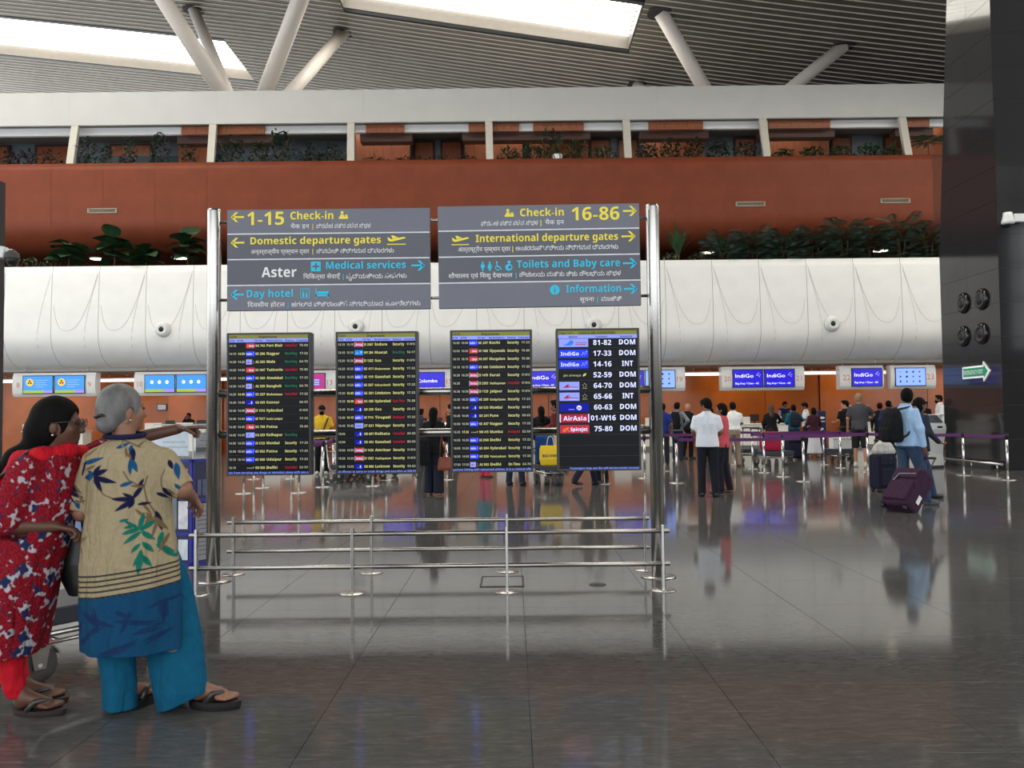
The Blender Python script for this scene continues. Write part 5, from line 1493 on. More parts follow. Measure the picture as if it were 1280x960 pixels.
# ---------------------------------------------------------------- woman in the red floral kurta (facing right, leaning on the trolley, pointing)
RWm = (-2.44, 4.16)
X_, Z_ = px_local(RWm, 4.16)
w2 = thing('person', 'dark-haired woman in red rose print kurta and red churidar, arm raised to point', 'person', (RWm[0], RWm[1], 0))
sk2 = skin((92, 60, 45))
hd2, hp2, hR2 = head_prims((X_(70, 530), 0.02, Z_(528)), 1.32, 1.06, -0.02)
armF = [(X_(88), 0.20, Z_(572)), (X_(118, 552), 0.30, Z_(553)), (X_(180, 540), 0.42, Z_(538)), ]
armN = [(X_(55), -0.16, Z_(585)), (X_(38), -0.20, Z_(650)), (X_(84), -0.10, Z_(654))]
body = hd2 + [cap((X_(68), 0.02, Z_(548)), (X_(62), 0.02, Z_(572)), 0.052, 0.064, 0.03), stack([row(740, -20, 50, .12), row(660, 5, 75, .13), row(600, 22, 86, .14), row(572, 38, 82, .12)], 0.03)]
body += chain(armF, [0.045, 0.040, 0.028]) + hand_prims(armF[2], (0.97, 0.18, 0.02), (0.1, 0.2, 1), 1, 1.0, True, 1.0)
body += chain(armN, [0.046, 0.040, 0.027]) + hand_prims(armN[2], (0.85, 0.4, -0.25), (0.1, 0.1, 1), -1, 1.0)
h2a = np.array([X_(22, 890), -0.02, 0.03]); h2b = np.array([X_(2, 880), 0.13, 0.03])
body += chain([(X_(12), -0.08, Z_(740)), (X_(10), -0.06, Z_(815)), (h2a[0] + 0.03, h2a[1], 0.10)], [0.075, 0.055, 0.036]) + foot_prims(h2a, (1, -0.05), 0.225)
body += chain([(X_(2), 0.1, Z_(740)), (X_(-8), 0.11, Z_(815)), (h2b[0] + 0.03, h2b[1], 0.10)], [0.075, 0.055, 0.036]) + foot_prims(h2b, (1, 0.05), 0.225)
sdf_obj('body', body, 0.0055, sk2, w2)
ku2 = [row(813, -28, 49, .20), row(780, -28, 57, .205), row(740, -26, 67, .205), row(700, -20, 76, .20), row(660, -8, 87, .195), row(630, 2, 93, .185), row(605, 10, 96, .18), row(588, 17, 97, .172), row(573, 28, 95, .15), row(563, 42, 90, .115), row(556, 52, 84, .085)]
hemF = np.array([X_(116, 552), 0.295, Z_(553)]); hemN = np.array([X_(37), -0.20, Z_(646)])
prims = [stack(ku2, 0.03, [(6, 0.04, 0.9, Z_(813), Z_(660)), (9, 0.02, 0.1, Z_(813), Z_(700))]), cap(armF[0], hemF, 0.066, 0.058, 0.05), cap(armN[0], hemN, 0.076, 0.070, 0.03)]
prims += [ell(hemF + np.array([0.055, 0.03, 0.008]), (0.045, 0.07, 0.06), 0.004, None, True), ell(hemN + np.array([0.045, 0.03, -0.05]), (0.05, 0.06, 0.042), 0.004, None, True)]
def paint_rose(x, y, z):
    rs = np.random.RandomState(11); n = len(x)
    u = x + 0.75 * y; v = z
    c = np.tile(np.array(lin((178, 172, 178))), (n, 1))
    nz = 0.010 * np.sin(u * 70 + 3 * np.sin(v * 55)) + 0.007 * np.sin(v * 95 + 2 * np.sin(u * 60))
    G = []
    for i in range(-9, 12):                         # roses on a jittered net, white ground showing between
        for j in range(24):
            G.append(((i + 0.5 * (j % 2)) * 0.062 + rs.uniform(-.014, .014), 0.28 + j * 0.056 + rs.uniform(-.014, .014)))
    for (a, b_) in G:
        r = rs.uniform(0.027, 0.041); ph = rs.uniform(0, 6); kind = rs.rand()
        near = (np.abs(u - a) < 0.07) & (np.abs(v - b_) < 0.07)
        if not near.any(): continue
        du, dv = u[near] - a, v[near] - b_; d = np.hypot(du, dv); th = np.arctan2(dv, du); idx = np.nonzero(near)[0]
        cc = c[idx]
        if kind < 0.17:
            rr = r * 0.72 * (1 + 0.2 * np.sin(4 * th + ph)); blend(cc, np.clip((rr - d) / 0.004 + 0.5, 0, 1), (34, 42, 80))
        else:
            rr = r * (1 + 0.16 * np.sin(5 * th + ph)) + nz[near] * 0.5
            w_ = np.clip((rr - d) / 0.004 + 0.5, 0, 1); blend(cc, w_, (140, 18, 34))
            blend(cc, w_ * (np.sin(d / r * 10 + 1.4 * np.sin(th * 3 + ph)) > 0.55) * 0.8, (96, 8, 24))
        c[idx] = cc
        for q in range(2):
            an = rs.uniform(0, 6.28); a2, b2 = a + 0.036 * math.cos(an), b_ + 0.036 * math.sin(an); rq = rs.uniform(0.006, 0.011)
            d2 = np.hypot(u[idx] - a2, v[idx] - b2); cc = c[idx]; blend(cc, np.clip((rq - d2) / 0.003 + 0.5, 0, 1), (40, 46, 84) if q else (130, 30, 44)); c[idx] = cc
    return c
m_k2 = M('rose_print', (150, 30, 40), 0.85, var=0.10, scale=45, spec=0.2, bump=0.3, attr='print', wrinkle=0.035)
sdf_obj('kurta', prims, 0.0038, m_k2, w2, paint=paint_rose)
m_redc = cloth('red', (190, 22, 38), 0.14, 30)
ch = []
for hb_, k0, yy in ((h2a, X_(10), -0.06), (h2b, X_(-8), 0.11)):
    zs = [0.085, 0.14, 0.2, 0.26, 0.35, 0.5]
    ch.append(stack([(z, hb_[0] + 0.028 + (k0 - hb_[0] - 0.028) * (z / 0.5), hb_[1] + (yy - hb_[1]) * (z / 0.5), r, r * 1.05) for z, r in zip(zs, (0.044, 0.052, 0.054, 0.060, 0.070, 0.085))], 0.02, [(1, 0.06, z, 0.05 + 0.05 * q, 0.12 + 0.05 * q) for q, z in enumerate((0.3, 2.2, 4.0, 1.0))]))
sdf_obj('churidar', ch, 0.006, m_redc, w2)
# dupatta over the shoulders and hanging behind
du = [cap((X_(88), -0.02, Z_(562)), (X_(66), -0.11, Z_(568)), 0.034, 0.040, 0.03), cap((X_(66), -0.11, Z_(568)), (X_(40), -0.10, Z_(572)), 0.040, 0.040, 0.03), cap((X_(40), -0.10, Z_(572)), (X_(20), -0.14, Z_(610)), 0.038, 0.034, 0.03), cap((X_(20), -0.14, Z_(610)), (X_(2), -0.15, Z_(660)), 0.034, 0.036, 0.03),
      cap((X_(2), -0.15, Z_(660)), (X_(-4), -0.17, Z_(730)), 0.036, 0.040, 0.03), cap((X_(-4), -0.17, Z_(730)), (X_(-6), -0.16, Z_(806)), 0.046, 0.050, 0.03), cap((X_(88), 0.0, Z_(562)), (X_(86), 0.12, Z_(566)), 0.034, 0.03, 0.03), cap((X_(86), 0.12, Z_(566)), (X_(50), 0.12, Z_(566)), 0.034, 0.036, 0.03)]
sdf_obj('dupatta', du, 0.006, m_redc, w2)
hr2 = hair_prims(hp2, hR2, 1.13, 'long') + [ell((X_(52), 0.0, Z_(540)), (0.085, 0.085, 0.085), 0.03), cap((X_(44), -0.02, Z_(556)), (X_(26), -0.05, Z_(570)), 0.05, 0.044, 0.03), cap((X_(26), -0.05, Z_(570)), (X_(10), -0.06, Z_(590)), 0.044, 0.04, 0.03), cap((X_(10), -0.06, Z_(590)), (X_(-4), -0.06, Z_(630)), 0.042, 0.02, 0.03)]
sdf_obj('hair', hr2, 0.0055, m_hairb, w2)
g = B()
for sd in (-1, 1):
    o = hp2(0.034 * sd, 0.112, 0.004); r_ = Vector(hR2[:, 0]); u_ = Vector(hR2[:, 2])
    ring = [Vector(o) + r_ * 0.026 * math.cos(a) + u_ * 0.018 * math.sin(a) for a in np.linspace(0, 2 * PI, 17)]
    g.tube(ring, 0.0022, 6); g.tube([hp2(0.060 * sd, 0.108, 0.008), hp2(0.084 * sd, 0.05, 0.006), hp2(0.086 * sd, -0.01, 0.0)], 0.0020, 6)
g.tube([hp2(-0.008, 0.114, 0.006), hp2(0.008, 0.114, 0.006)], 0.002, 6)
g.build('glasses', m_rubber, w2)
for sd in (-1, 1):
    e = hp2(0.032 * sd, 0.090, 0.0); B().sph(tuple(e), (0.010, 0.011, 0.007), 10, 6).build('eye', M('eye_dark', (30, 24, 22), 0.2), w2)
e = hp2(0.086, 0.0, -0.055); B().sph(tuple(e), 0.007, 8, 6).build('earring', m_chrome, w2)
bp_ = np.array(armN[2]) - np.array([0.045, -0.01, 0.0])
B().tube([(bp_[0] + 0.004 * math.sin(a), bp_[1] + 0.034 * math.cos(a), bp_[2] + 0.034 * math.sin(a)) for a in np.linspace(0, 2 * PI, 21)], 0.005, 6).build('bangle', M('gold', (190, 150, 80), 0.3, metal=1.0), w2)
sandal(w2, (h2a[0], h2a[1], 0), (1, -0.05), 0.03, 0.24, M('brown_sandal', (44, 34, 30), 0.5), m_bead); sandal(w2, (h2b[0], h2b[1], 0), (1, 0.05), 0.03, 0.24, M('brown_sandal', (44, 34, 30), 0.5), m_bead)
# black shoulder bag at her back and the black handbag between the two women
p = at(10, 620, 4.0)
t = thing('shoulder_bag', 'black shoulder bag slung behind the woman in red, cut by the frame edge', 'bag', (p.x - 0.14, 4.0, 0))
sdf_obj('body', [stack([(p.z - 0.16, 0, 0, .10, .05), (p.z - 0.08, 0, 0, .115, .065), (p.z + 0.05, 0.01, 0, .10, .055), (p.z + 0.12, 0.02, 0, .07, .03)], 0.02)], 0.008, cloth('black_bag', (20, 20, 22)), t)
B().tube([tuple(Vector((at(a_, b_, 4.0 + c_).x, c_, at(a_, b_, 4.0 + c_).z)) - Vector((t.location.x, 0, 0))) for a_, b_, c_ in ((-20, 610, 0.0), (8, 590, -0.03), (26, 572, -0.02), (42, 561, 0.06), (48, 560, 0.16))], 0.009, 8).build('strap', m_black, t)
p = at(92, 700, 4.28)
t = thing('handbag', 'black leather handbag hanging from the trolley handle between the two women', 'bag', (p.x, 4.28, 0))
zt1, zb1 = at(92, 664, 4.28).z, at(92, 744, 4.28).z
sdf_obj('body', [stack([(zb1, 0.035, 0, .055, .04), (zb1 + 0.05, 0.03, 0, .075, .05), ((zt1 + zb1) / 2, 0.0, 0, .105, .06), (zt1 - 0.03, -0.015, 0, .115, .05), (zt1, -0.015, 0, .11, .03)], 0.02)], 0.007, M('black_leather_bag', (24, 23, 25), 0.38, var=0.15), t)
for yy in (-0.025, 0.025): B().tube([(-0.08, yy, zt1 - 0.01), (-0.05, yy, zt1 + 0.08), (0.0, yy * 0.3, zt1 + 0.115), (0.05, yy, zt1 + 0.08), (0.06, yy, zt1 - 0.01)], 0.006, 8).build('handle', m_black, t)
# ---------------------------------------------------------------- airport baggage trolley by the two women
def trolley(label, loc, rz, group=None, detail=True, basket=True, handle_h=1.02):
    """local +Y is the pushing direction"""
    t = thing('baggage_trolley', label, 'trolley', loc, rz, group)
    m_deck = M('trolley_deck', (44, 50, 62), 0.5)
    b = B()
    for sx in (-0.24, 0.24):
        b.tube([(sx, 0.55, 0.26), (sx, -0.28, 0.26), (sx, -0.36, 0.34), (sx * 0.98, -0.42, handle_h - 0.06)], 0.016, 8)
        b.tube([(sx, 0.55, 0.215), (sx, -0.28, 0.215)], 0.012, 8)
    b.tube([(-0.24, 0.55, 0.26), (0.24, 0.55, 0.26)], 0.016, 8); b.tube([(-0.24, 0.1, 0.215), (0.24, 0.1, 0.215)], 0.012, 8); b.tube([(-0.24, -0.2, 0.215), (0.24, -0.2, 0.215)], 0.012, 8)
    b.build('frame', m_steel, t)
    B().b2((-0.25, -0.32, 0.30), (0.25, 0.60, 0.40), 0.01).build('deck', m_deck, t)
    if basket:
        f = B()
        for z in (0.70, 0.78, 0.86): f.tube([(-0.23, -0.41, z), (-0.2, -0.22, z), (0.2, -0.22, z), (0.23, -0.41, z)], 0.006, 6)
        for x in (-0.2, -0.1, 0, 0.1, 0.2): f.tube([(x, -0.22, 0.86), (x, -0.22, 0.68), (x, -0.40, 0.68)], 0.005, 6)
        f.build('basket', m_steel, t)
    B().tube([(-0.27, -0.43, handle_h), (0.27, -0.43, handle_h)], 0.020, 10).build('handle', m_black, t)
    h = B()
    for sx in (-0.24, 0.24): h.tube([(sx, -0.42, handle_h - 0.08), (sx, -0.43, handle_h)], 0.017, 8)
    h.build('handle_bracket', m_black, t)
    for (x, y) in ((-0.21, -0.30), (0.21, -0.30), (0.0, 0.48)):
        w = B().lathe([(0.055, -0.022), (0.098, -0.020), (0.102, -0.010), (0.102, 0.010), (0.098, 0.020), (0.055, 0.022), (0.02, 0.022), (0.02, -0.022), (0.055, -0.022)], (x, y, 0.102), 24, 'X').build('wheel', m_rubber, t)
        c_ = B()
        for s_ in (-1, 1): c_.prism([(y - 0.03, 0.08), (y + 0.03, 0.08), (y + 0.06, 0.24), (y - 0.06, 0.24)], x + s_ * 0.030 - 0.003, x + s_ * 0.030 + 0.003, 'YZ')
        vs = [(math.cos(a) * 0.118, math.sin(a) * 0.118) for a in np.linspace(0.35, PI - 0.35, 10)]
        c_.prism([(y + q[0], 0.105 + q[1]) for q in vs] + [(y + q[0] * 0.93, 0.105 + q[1] * 0.93) for q in vs[::-1]], x - 0.030, x + 0.030, 'YZ')
        c_.build('fork', m_rubber2, t)
        B().lathe([(0.012, -0.035), (0.012, 0.035)], (x, y, 0.102), 10, 'X').build('axle', m_steel, t)
    return t
m_rubber2 = M('worn_zinc', (128, 122, 114), 0.4, metal=0.7)
pt = flo(103, 858)
trolley('steel baggage trolley with dark deck pushed by the woman in red', (pt.x - 0.27, pt.y + 0.42, 0), -0.62)
# ---------------------------------------------------------------- the people in the hall
SK = (128, 86, 64); SK_L = (176, 124, 98); SK_D = (100, 66, 50)
# poses at 1.70 m: shoulder is (+-0.185, 0, 1.40); elbow and wrist per side, feet (x, y, lift)
ARM = {
    'down': ((0.245, -0.03, 1.12), (0.255, 0.06, 0.87), (0, 0.3, -1)),
    'front': ((0.235, 0.02, 1.13), (0.17, 0.25, 1.06), (-0.2, 1, 0)),
    'low_front': ((0.24, 0.0, 1.12), (0.19, 0.22, 0.95), (-0.1, 1, -0.3)),
    'up_face': ((0.23, 0.14, 1.22), (0.09, 0.20, 1.46), (-0.5, 0.0, 1)),
    'hip': ((0.36, -0.10, 1.16), (0.20, -0.02, 1.00), (-1, 0.4, -0.2)),
    'back': ((0.25, -0.14, 1.14), (0.20, -0.34, 0.96), (0, -0.8, -0.5)),
    'counter': ((0.25, 0.10, 1.14), (0.17, 0.36, 1.10), (-0.2, 1, 0)),
    'reach': ((0.30, 0.16, 1.20), (0.26, 0.42, 1.12), (0, 1, 0)),
    'trolley': ((0.25, 0.05, 1.14), (0.24, 0.33, 1.04), (0, 1, 0)),
    'chin': ((0.22, 0.10, 1.14), (0.06, 0.18, 1.36), (-0.4, 0.2, 1)),
}
FEET = {'stand': ((0.09, 0.0, 0), (0.09, 0.0, 0)), 'wide': ((0.14, 0.0, 0), (0.14, 0.05, 0)), 'walk': ((0.08, 0.30, 0.0), (0.09, -0.34, 0.06)), 'relax': ((0.10, 0.05, 0), (0.12, -0.06, 0)), 'stride': ((0.07, -0.26, 0.05), (0.09, 0.26, 0.0))}


def person(label, px, D, H, face, top, bottom, hair=('short', None), sk=SK, arms=('down', 'down'), feet='relax', head=0.0, shoe=None, build=1.0, fem=False, beard=False, cap_=None, h=None, nod=0.0, glasses=False, belt=None):
    """face: degrees the person faces, 0 = away from the viewer, 90 = to +X"""
    s = H / 1.70; rz = -math.radians(face)
    loc = at(px, 560, D)
    t = thing('person', label, 'person', (loc.x, D, 0), rz)
    h = h or min(max(0.0125, D * 0.00085), 0.022)
    S3 = lambda v: np.array(v, float) * s
    W = build
    hd, hp, hR = head_prims(S3((0, 0.02, 1.585)), math.radians(head), 1.02 * s, nod)
    body = hd + [cap(S3((0, -0.01, 1.50)), S3((0, -0.005, 1.42)), 0.054 * s, 0.066 * s, 0.03)]
    body += [stack([(0.90 * s, 0, 0, .12 * s * W, .085 * s), (1.06 * s, 0, 0, .11 * s * W, .08 * s), (1.28 * s, 0, 0, .13 * s * W, .085 * s), (1.40 * s, 0, -.01, .12 * s, .06 * s)], 0.03)]
    hands = []; A = []
    for sd, an in zip((-1, 1), arms):
        e, w, d = ARM[an] if isinstance(an, str) else an
        e = S3((e[0] * sd, e[1], e[2])); w = S3((w[0] * sd, w[1], w[2])); d = np.array((d[0] * sd, d[1], d[2]), float)
        sh = S3((0.178 * sd * (0.9 if fem else 1.0) * (0.5 + 0.5 * W), -0.005, 1.395)); A.append((sh, e, w))
        body += chain([sh, e, w], [0.044 * s, 0.037 * s, 0.026 * s])
        up = np.cross(d, (1, 0, 0)); up = up if np.linalg.norm(up) > 0.1 else np.array((0, 0, 1.0))
        hands += hand_prims(w, d, up, -1 if sd < 0 else 1, 0.6, False, s)
    L = []
    for sd, (fx, fy, lift) in zip((-1, 1), FEET[feet]):
        hip = S3((0.085 * sd, 0, 0.90)); an = S3((fx * sd, fy - 0.03, 0.09 + lift)); kn = (hip + an) / 2 + S3((0, 0.035 + 0.10 * (lift > 0), 0.03))
        L.append((hip, kn, an)); body += chain([hip, kn, an], [0.070 * s, 0.050 * s, 0.036 * s])
        if shoe is None or shoe == 'sandal': body += foot_prims((an[0], an[1] - 0.01, max(an[2] - 0.085, 0.02)), (0, 1), 0.23)
    big = [q for q in body]
    me = sdf_mesh('body', big + [cap(q[1], q[2], max(q[3], h * .55), max(q[4], h * .55), 0.004) for q in hands[:8:4]], h, skin(sk))
    o = obj_from('body', me, t)
    # hands: palm, four fingers and thumb modelled finer and joined to the body mesh
    hb = prims_to_tubes(B(), hands, 5)
    bm = bmesh.new(); bm.from_mesh(me); hm = hb.mesh('hand', skin(sk)); bm.from_mesh(hm); bm.to_mesh(me); bm.free(); bpy.data.meshes.remove(hm)
    # clothes
    tk, tc = top; bk, bc = bottom
    mt = tc if not isinstance(tc, tuple) else cloth('%d_%d_%d' % tc, tc); mb_ = bc if not isinstance(bc, tuple) else cloth('%d_%d_%d' % bc, bc)
    hem = {'tee': 0.86, 'shirt': 0.86, 'shirt_tucked': 0.965, 'kurta': 0.58, 'jacket': 0.80, 'abaya': 0.16, 'vest': 0.90}[tk]
    fl = {'kurta': 1.25, 'abaya': 1.6, 'jacket': 1.14}.get(tk, 1.10)
    hw = 0.172 if fem else 0.168; cw = 0.175 if fem else 0.205
    rows_ = [(hem * s, 0, 0, hw * fl * s * W, .115 * fl * s * W), (0.96 * s if hem < 0.93 else hem * s + 0.03, 0, 0, hw * 1.06 * s * W, .124 * s * W), (1.08 * s, 0, 0, (0.145 if fem else 0.165) * s * W, .11 * s * W), (1.26 * s, 0, 0, cw * 0.95 * s * W, .122 * s * W),
             (1.37 * s, 0, -.01, cw * 0.93 * s, .10 * s), (1.43 * s, 0, -.012, .130 * s, .080 * s), (1.465 * s, 0, -.012, .070 * s, .064 * s)]
    P = [stack(rows_, 0.03, [(5, 0.035, 0.5, hem * s, 1.1 * s), (8, 0.025, 1.5, hem * s, 1.3 * s)])]
    long_ = tk in ('jacket', 'abaya') or tk.endswith('long') or (isinstance(mt, object) and False)
    if top_long(label, tk): long_ = True
    for sh, e, w in A:
        if long_:
            P += chain([sh - np.array([0, 0, 0.025 * s]), e, e + (w - e) * 0.93], [0.057 * s, 0.052 * s, 0.040 * s], 0.05)
        elif tk == 'vest':
            P += [cap(sh, sh + (e - sh) * 0.08, 0.062 * s, 0.06 * s, 0.03)]
        else:
            P += [cap(sh - np.array([0, 0, 0.030 * s]), sh + (e - sh) * 0.72, 0.056 * s, 0.062 * s, 0.05)]
    sdf_obj({'tee': 'shirt', 'shirt': 'shirt', 'shirt_tucked': 'shirt', 'kurta': 'kurta', 'jacket': 'jacket', 'abaya': 'gown', 'vest': 'vest'}[tk], P, h * 0.92, mt, t)
    if tk.startswith('shirt'):
        cb = B(); pts = [(0.066 * s * math.cos(a), -0.012 * s + 0.062 * s * math.sin(a), 1.468 * s) for a in np.linspace(0, 2 * PI, 15)]
        cb.tube(pts, 0.014 * s, 6); cb.build('collar', mt, t)
    if tk == 'vest':                                # lavender shirt under the vest
        P2 = []
        for sh, e, w in A: P2 += chain([sh, e, e + (w - e) * 0.9], [0.060 * s, 0.050 * s, 0.038 * s], 0.03)
        sdf_obj('shirt', P2 + [stack([(1.38 * s, 0, 0, .11 * s, .085 * s), (1.475 * s, 0, -.01, .07 * s, .064 * s)], 0.02)], h, cloth('lavender', (170, 160, 214)), t)
    if tk != 'abaya':
        if bk in ('trousers', 'wide'):
            r = (0.096, 0.074, 0.066) if bk == 'trousers' else (0.11, 0.10, 0.105)
            Q = [stack([(0.83 * s, 0, 0, .165 * s * W, .118 * s), (0.93 * s, 0, 0, .166 * s * W, .118 * s), (0.99 * s, 0, 0, .152 * s * W, .110 * s)], 0.04)]
            for hip, kn, an in L: Q += chain([hip, kn, an + np.array([0, 0, -0.02])], [r[0] * s, r[1] * s, r[2] * s], 0.02)
            sdf_obj('trousers', Q, h * 0.95, mb_, t, cuts=[lambda X, Y, Z: 0.035 - Z])
        elif bk == 'shorts':
            Q = [stack([(0.83 * s, 0, 0, .165 * s, .118 * s), (0.99 * s, 0, 0, .152 * s, .110 * s)], 0.04)]
            for hip, kn, an in L: Q += [cap(hip, kn + (an - kn) * 0.05, 0.096 * s, 0.088 * s, 0.02)]
            sdf_obj('shorts', Q, h * 0.95, mb_, t)
        elif bk == 'skirt':
            Q = [stack([(0.13 * s, 0, 0, .25 * s, .20 * s), (0.5 * s, 0, 0, .20 * s, .165 * s), (0.9 * s, 0, 0, .168 * s, .125 * s), (1.0 * s, 0, 0, .14 * s, .105 * s)], 0.03, [(7, 0.06, 0.3, 0.1, 0.95), (11, 0.03, 1.3, 0.1, 0.8)])]
            sdf_obj('skirt', Q, h * 0.95, mb_, t)
    if belt: B().lathe([(0.166 * s, 0.965 * s), (0.170 * s, 0.98 * s), (0.166 * s, 0.995 * s)], n=20).build('belt', m_black, t).scale = (1, 0.74, 1)
    # hair
    hk, hm_ = hair; hm_ = hm_ or m_hairb
    if hk != 'bald':
        HP = hair_prims(hp, hR, 1.03 * s, 'short' if hk == 'short' else 'long')
        if hk == 'long':
            HP += [cap(hp(0, -0.05, -0.04), hp(0, -0.085, -0.22), 0.075 * s, 0.070 * s, 0.03), cap(hp(0, -0.085, -0.22), hp(0, -0.085, -0.36), 0.066 * s, 0.04 * s, 0.03)]
        if hk == 'bob': HP += [ell(hp(0, -0.045, -0.055), (0.088 * s, 0.075 * s, 0.10 * s), 0.03, hR)]
        if hk == 'bun': HP += [ell(hp(0, -0.13, -0.02), (0.045 * s, 0.045 * s, 0.045 * s), 0.02)]
        if hk == 'cap':
            HP = [ell(hp(0, -0.006, 0.030), (0.086 * s, 0.106 * s, 0.088 * s), 0.02, hR), ell(hp(0, 0.10, 0.035), (0.066 * s, 0.07 * s, 0.012 * s), 0.012, hR), ell(hp(0, 0.0, -0.10), (0.12 * s, 0.13 * s, 0.09 * s), 0.01, hR, True)]
        if hk == 'scarf': HP += [ell(hp(0, -0.02, -0.06), (0.092 * s, 0.10 * s, 0.12 * s), 0.03, hR), stack([(1.32 * s, 0, 0, .17 * s, .13 * s), (1.42 * s, 0, 0, .14 * s, .11 * s), (1.5 * s, 0, 0, .09 * s, .09 * s)], 0.03)]
        sdf_obj('cap' if hk == 'cap' else ('headscarf' if hk == 'scarf' else 'hair'), HP, h * 0.8, hm_, t)
    if beard:
        sdf_obj('beard', [ell(hp(0, 0.052, -0.082), (0.058 * s, 0.056 * s, 0.050 * s), 0.02, hR), ell(hp(0, 0.098, -0.048), (0.028 * s, 0.014 * s, 0.010 * s), 0.02, hR)], h * 0.7, m_hairb, t)
    for sd in (-1, 1):
        eb = B(); eb.sph(tuple(hp(0.030 * sd, 0.090, 0.0)), (0.012 * s, 0.010 * s, 0.008 * s), 8, 5); eb.build('eye', M('eye_dark', (30, 24, 22), 0.2), t)
    if glasses:
        B().tube([hp(-0.07, 0.098, 0.004), hp(-0.03, 0.112, 0.004), hp(0.03, 0.112, 0.004), hp(0.07, 0.098, 0.004)], 0.008, 6).build('glasses', m_black, t)
    if shoe is not None:
        ms = m_shoe if shoe == 'black' else shoe if not isinstance(shoe, (str, tuple)) else cloth('shoe_%d_%d_%d' % shoe, shoe) if isinstance(shoe, tuple) else m_shoe
        for hip, kn, an in L:
            z0 = max(an[2] - 0.09 * s, 0); a0 = np.array([an[0], an[1] - 0.02, z0 + 0.042]); a1 = a0 + np.array([0, 0.17 * s, -0.010])
            if shoe == 'sandal':
                B().box((an[0], an[1] + 0.08, z0 + 0.008), (0.088, 0.25, 0.016), None, 0.006).build('shoe', m_shoe, t); continue
            tilt = 0.35 if z0 > 0.02 else 0
            a1 = a1 - np.array([0, 0, 0.05 * (z0 > 0.02)])
            sdf_obj('shoe', [cap(a0, a1, 0.046 * s, 0.040 * s, 0.02), cap(a0, a0 + np.array([0, 0.0, 0.05]), 0.044 * s, 0.042 * s, 0.02), cap(a1 - np.array([0, 0.06, 0]), a1 + np.array([0, 0.02, 0]), 0.044 * s, 0.036 * s, 0.02)], h * 0.8, ms, t, cuts=[lambda X, Y, Z, z_=z0: (z_ if z_ < 0.02 else z_ - 0.03) - Z])
    return t


_LONG = set()
def top_long(label, tk): return label in _LONG
def longs(label): _LONG.add(label); return label


def backpack(t, s, c, label=None, w=0.30, hgt=0.46, d=0.17, y=-0.20, z=1.0):
    """worn on the back: stays part of what the wearer carries, so a thing of its own placed on the shoulders"""
    pl = t.location; rz = t.rotation_euler[2]
    off = Matrix.Rotation(rz, 3, 'Z') @ Vector((0, y * s, 0))
    b = thing('backpack', label, 'backpack', (pl.x + off.x, pl.y + off.y, z * s), rz)
    sdf_obj('body', [stack([(0, 0, 0, w * .42, d * .42), (0.04, 0, 0, w * .5, d * .52), (hgt * .55, 0, 0, w * .5, d * .5), (hgt * .85, 0, 0.01, w * .42, d * .4), (hgt, 0, 0.02, w * .25, d * .25)], 0.02, (), 2.6)], 0.012, c, b)
    sdf_obj('pocket', [stack([(0.03, 0, -d * .42, w * .36, d * .28), (hgt * .38, 0, -d * .42, w * .36, d * .26), (hgt * .45, 0, -d * .38, w * .3, d * .18)], 0.02, (), 2.6)], 0.012, c, b)
    for sx in (-1, 1):
        B().tube([(sx * 0.10, d * .3, 0.05), (sx * 0.15, d * .6 + 0.02, 0.12), (sx * 0.13, d * .6 + 0.17, hgt * .75), (sx * 0.12, d * .5 + 0.10, hgt + 0.02), (sx * 0.09, d * .2, hgt - 0.02)], 0.018, 8).build('strap', m_black, b)
    B().tube([(-0.04, 0.02, hgt), (0, 0.02, hgt + 0.05), (0.04, 0.02, hgt)], 0.008, 6).build('handle', m_black, b)
    return b


DK = (30, 32, 40); NAVY = (34, 42, 64); BLK = (24, 24, 26); JEAN = (66, 88, 116); DJ = (40, 48, 62)
# nearer walkers and watchers
p1 = person('man in white short-sleeved shirt and dark trousers, back turned, watching the counters', 884, 14.55, 1.70, 0, ('shirt', (232, 236, 244)), ('trousers', DK), arms=('front', 'low_front'), head=-28, nod=-0.35, shoe='black', build=1.10)
p2 = person('woman in coral blouse with black bob, arm around the man in white', 903.5, 15.25, 1.62, -62, ('tee', (206, 84, 96)), ('trousers', (36, 34, 44)), hair=('bob', None), arms=(((0.34, 0.16, 1.22), (0.16, 0.34, 1.06), (-0.5, 0.6, 0)), 'low_front'), head=-20, shoe='sandal', fem=True, sk=SK, build=1.0)
lab = longs('backpacker in light blue shirt and jeans walking with a purple suitcase')
p3 = person(lab, 1134, 12.9, 1.79, 78, ('shirt', (170, 204, 240)), ('trousers', (54, 72, 98)), arms=('low_front', ((0.25, 0.03, 1.12), (0.23, 0.10, 0.86), (0, 0.2, -1))), feet='stride', head=-52, shoe=(92, 92, 96), build=1.1, hair=('short', None))
backpack(p3, 1.05, cloth('bag_black', (22, 23, 26)), 'bulging black backpack on the man in light blue shirt', 0.36, 0.52, 0.26, -0.25, 0.92)
lab = longs('woman in dark jacket and checked trousers walking beside the backpacker, mostly hidden')
p4 = person(lab, 1150, 13.75, 1.66, 80, ('jacket', (44, 50, 66)), ('trousers', (54, 66, 100)), hair=('bob', None), arms=('down', 'low_front'), feet='walk', shoe='black', fem=True)
p5 = person('bearded man in yellow print T-shirt and black cap facing the boards', 402.5, 21.3, 1.76, 172, ('tee', (230, 186, 50)), ('trousers', (26, 27, 30)), hair=('cap', m_hairb), beard=True, arms=('down', 'low_front'), shoe=(190, 190, 190), glasses=True)
B().tube([(-0.17, -0.02, 1.46), (-0.15, 0.10, 1.40), (-0.06, 0.155, 1.15), (0.05, 0.16, 0.98)], 0.022, 8).build('bag_strap', m_black, p5)
lab = longs('long-haired woman in black jacket seen between the second and third screens')
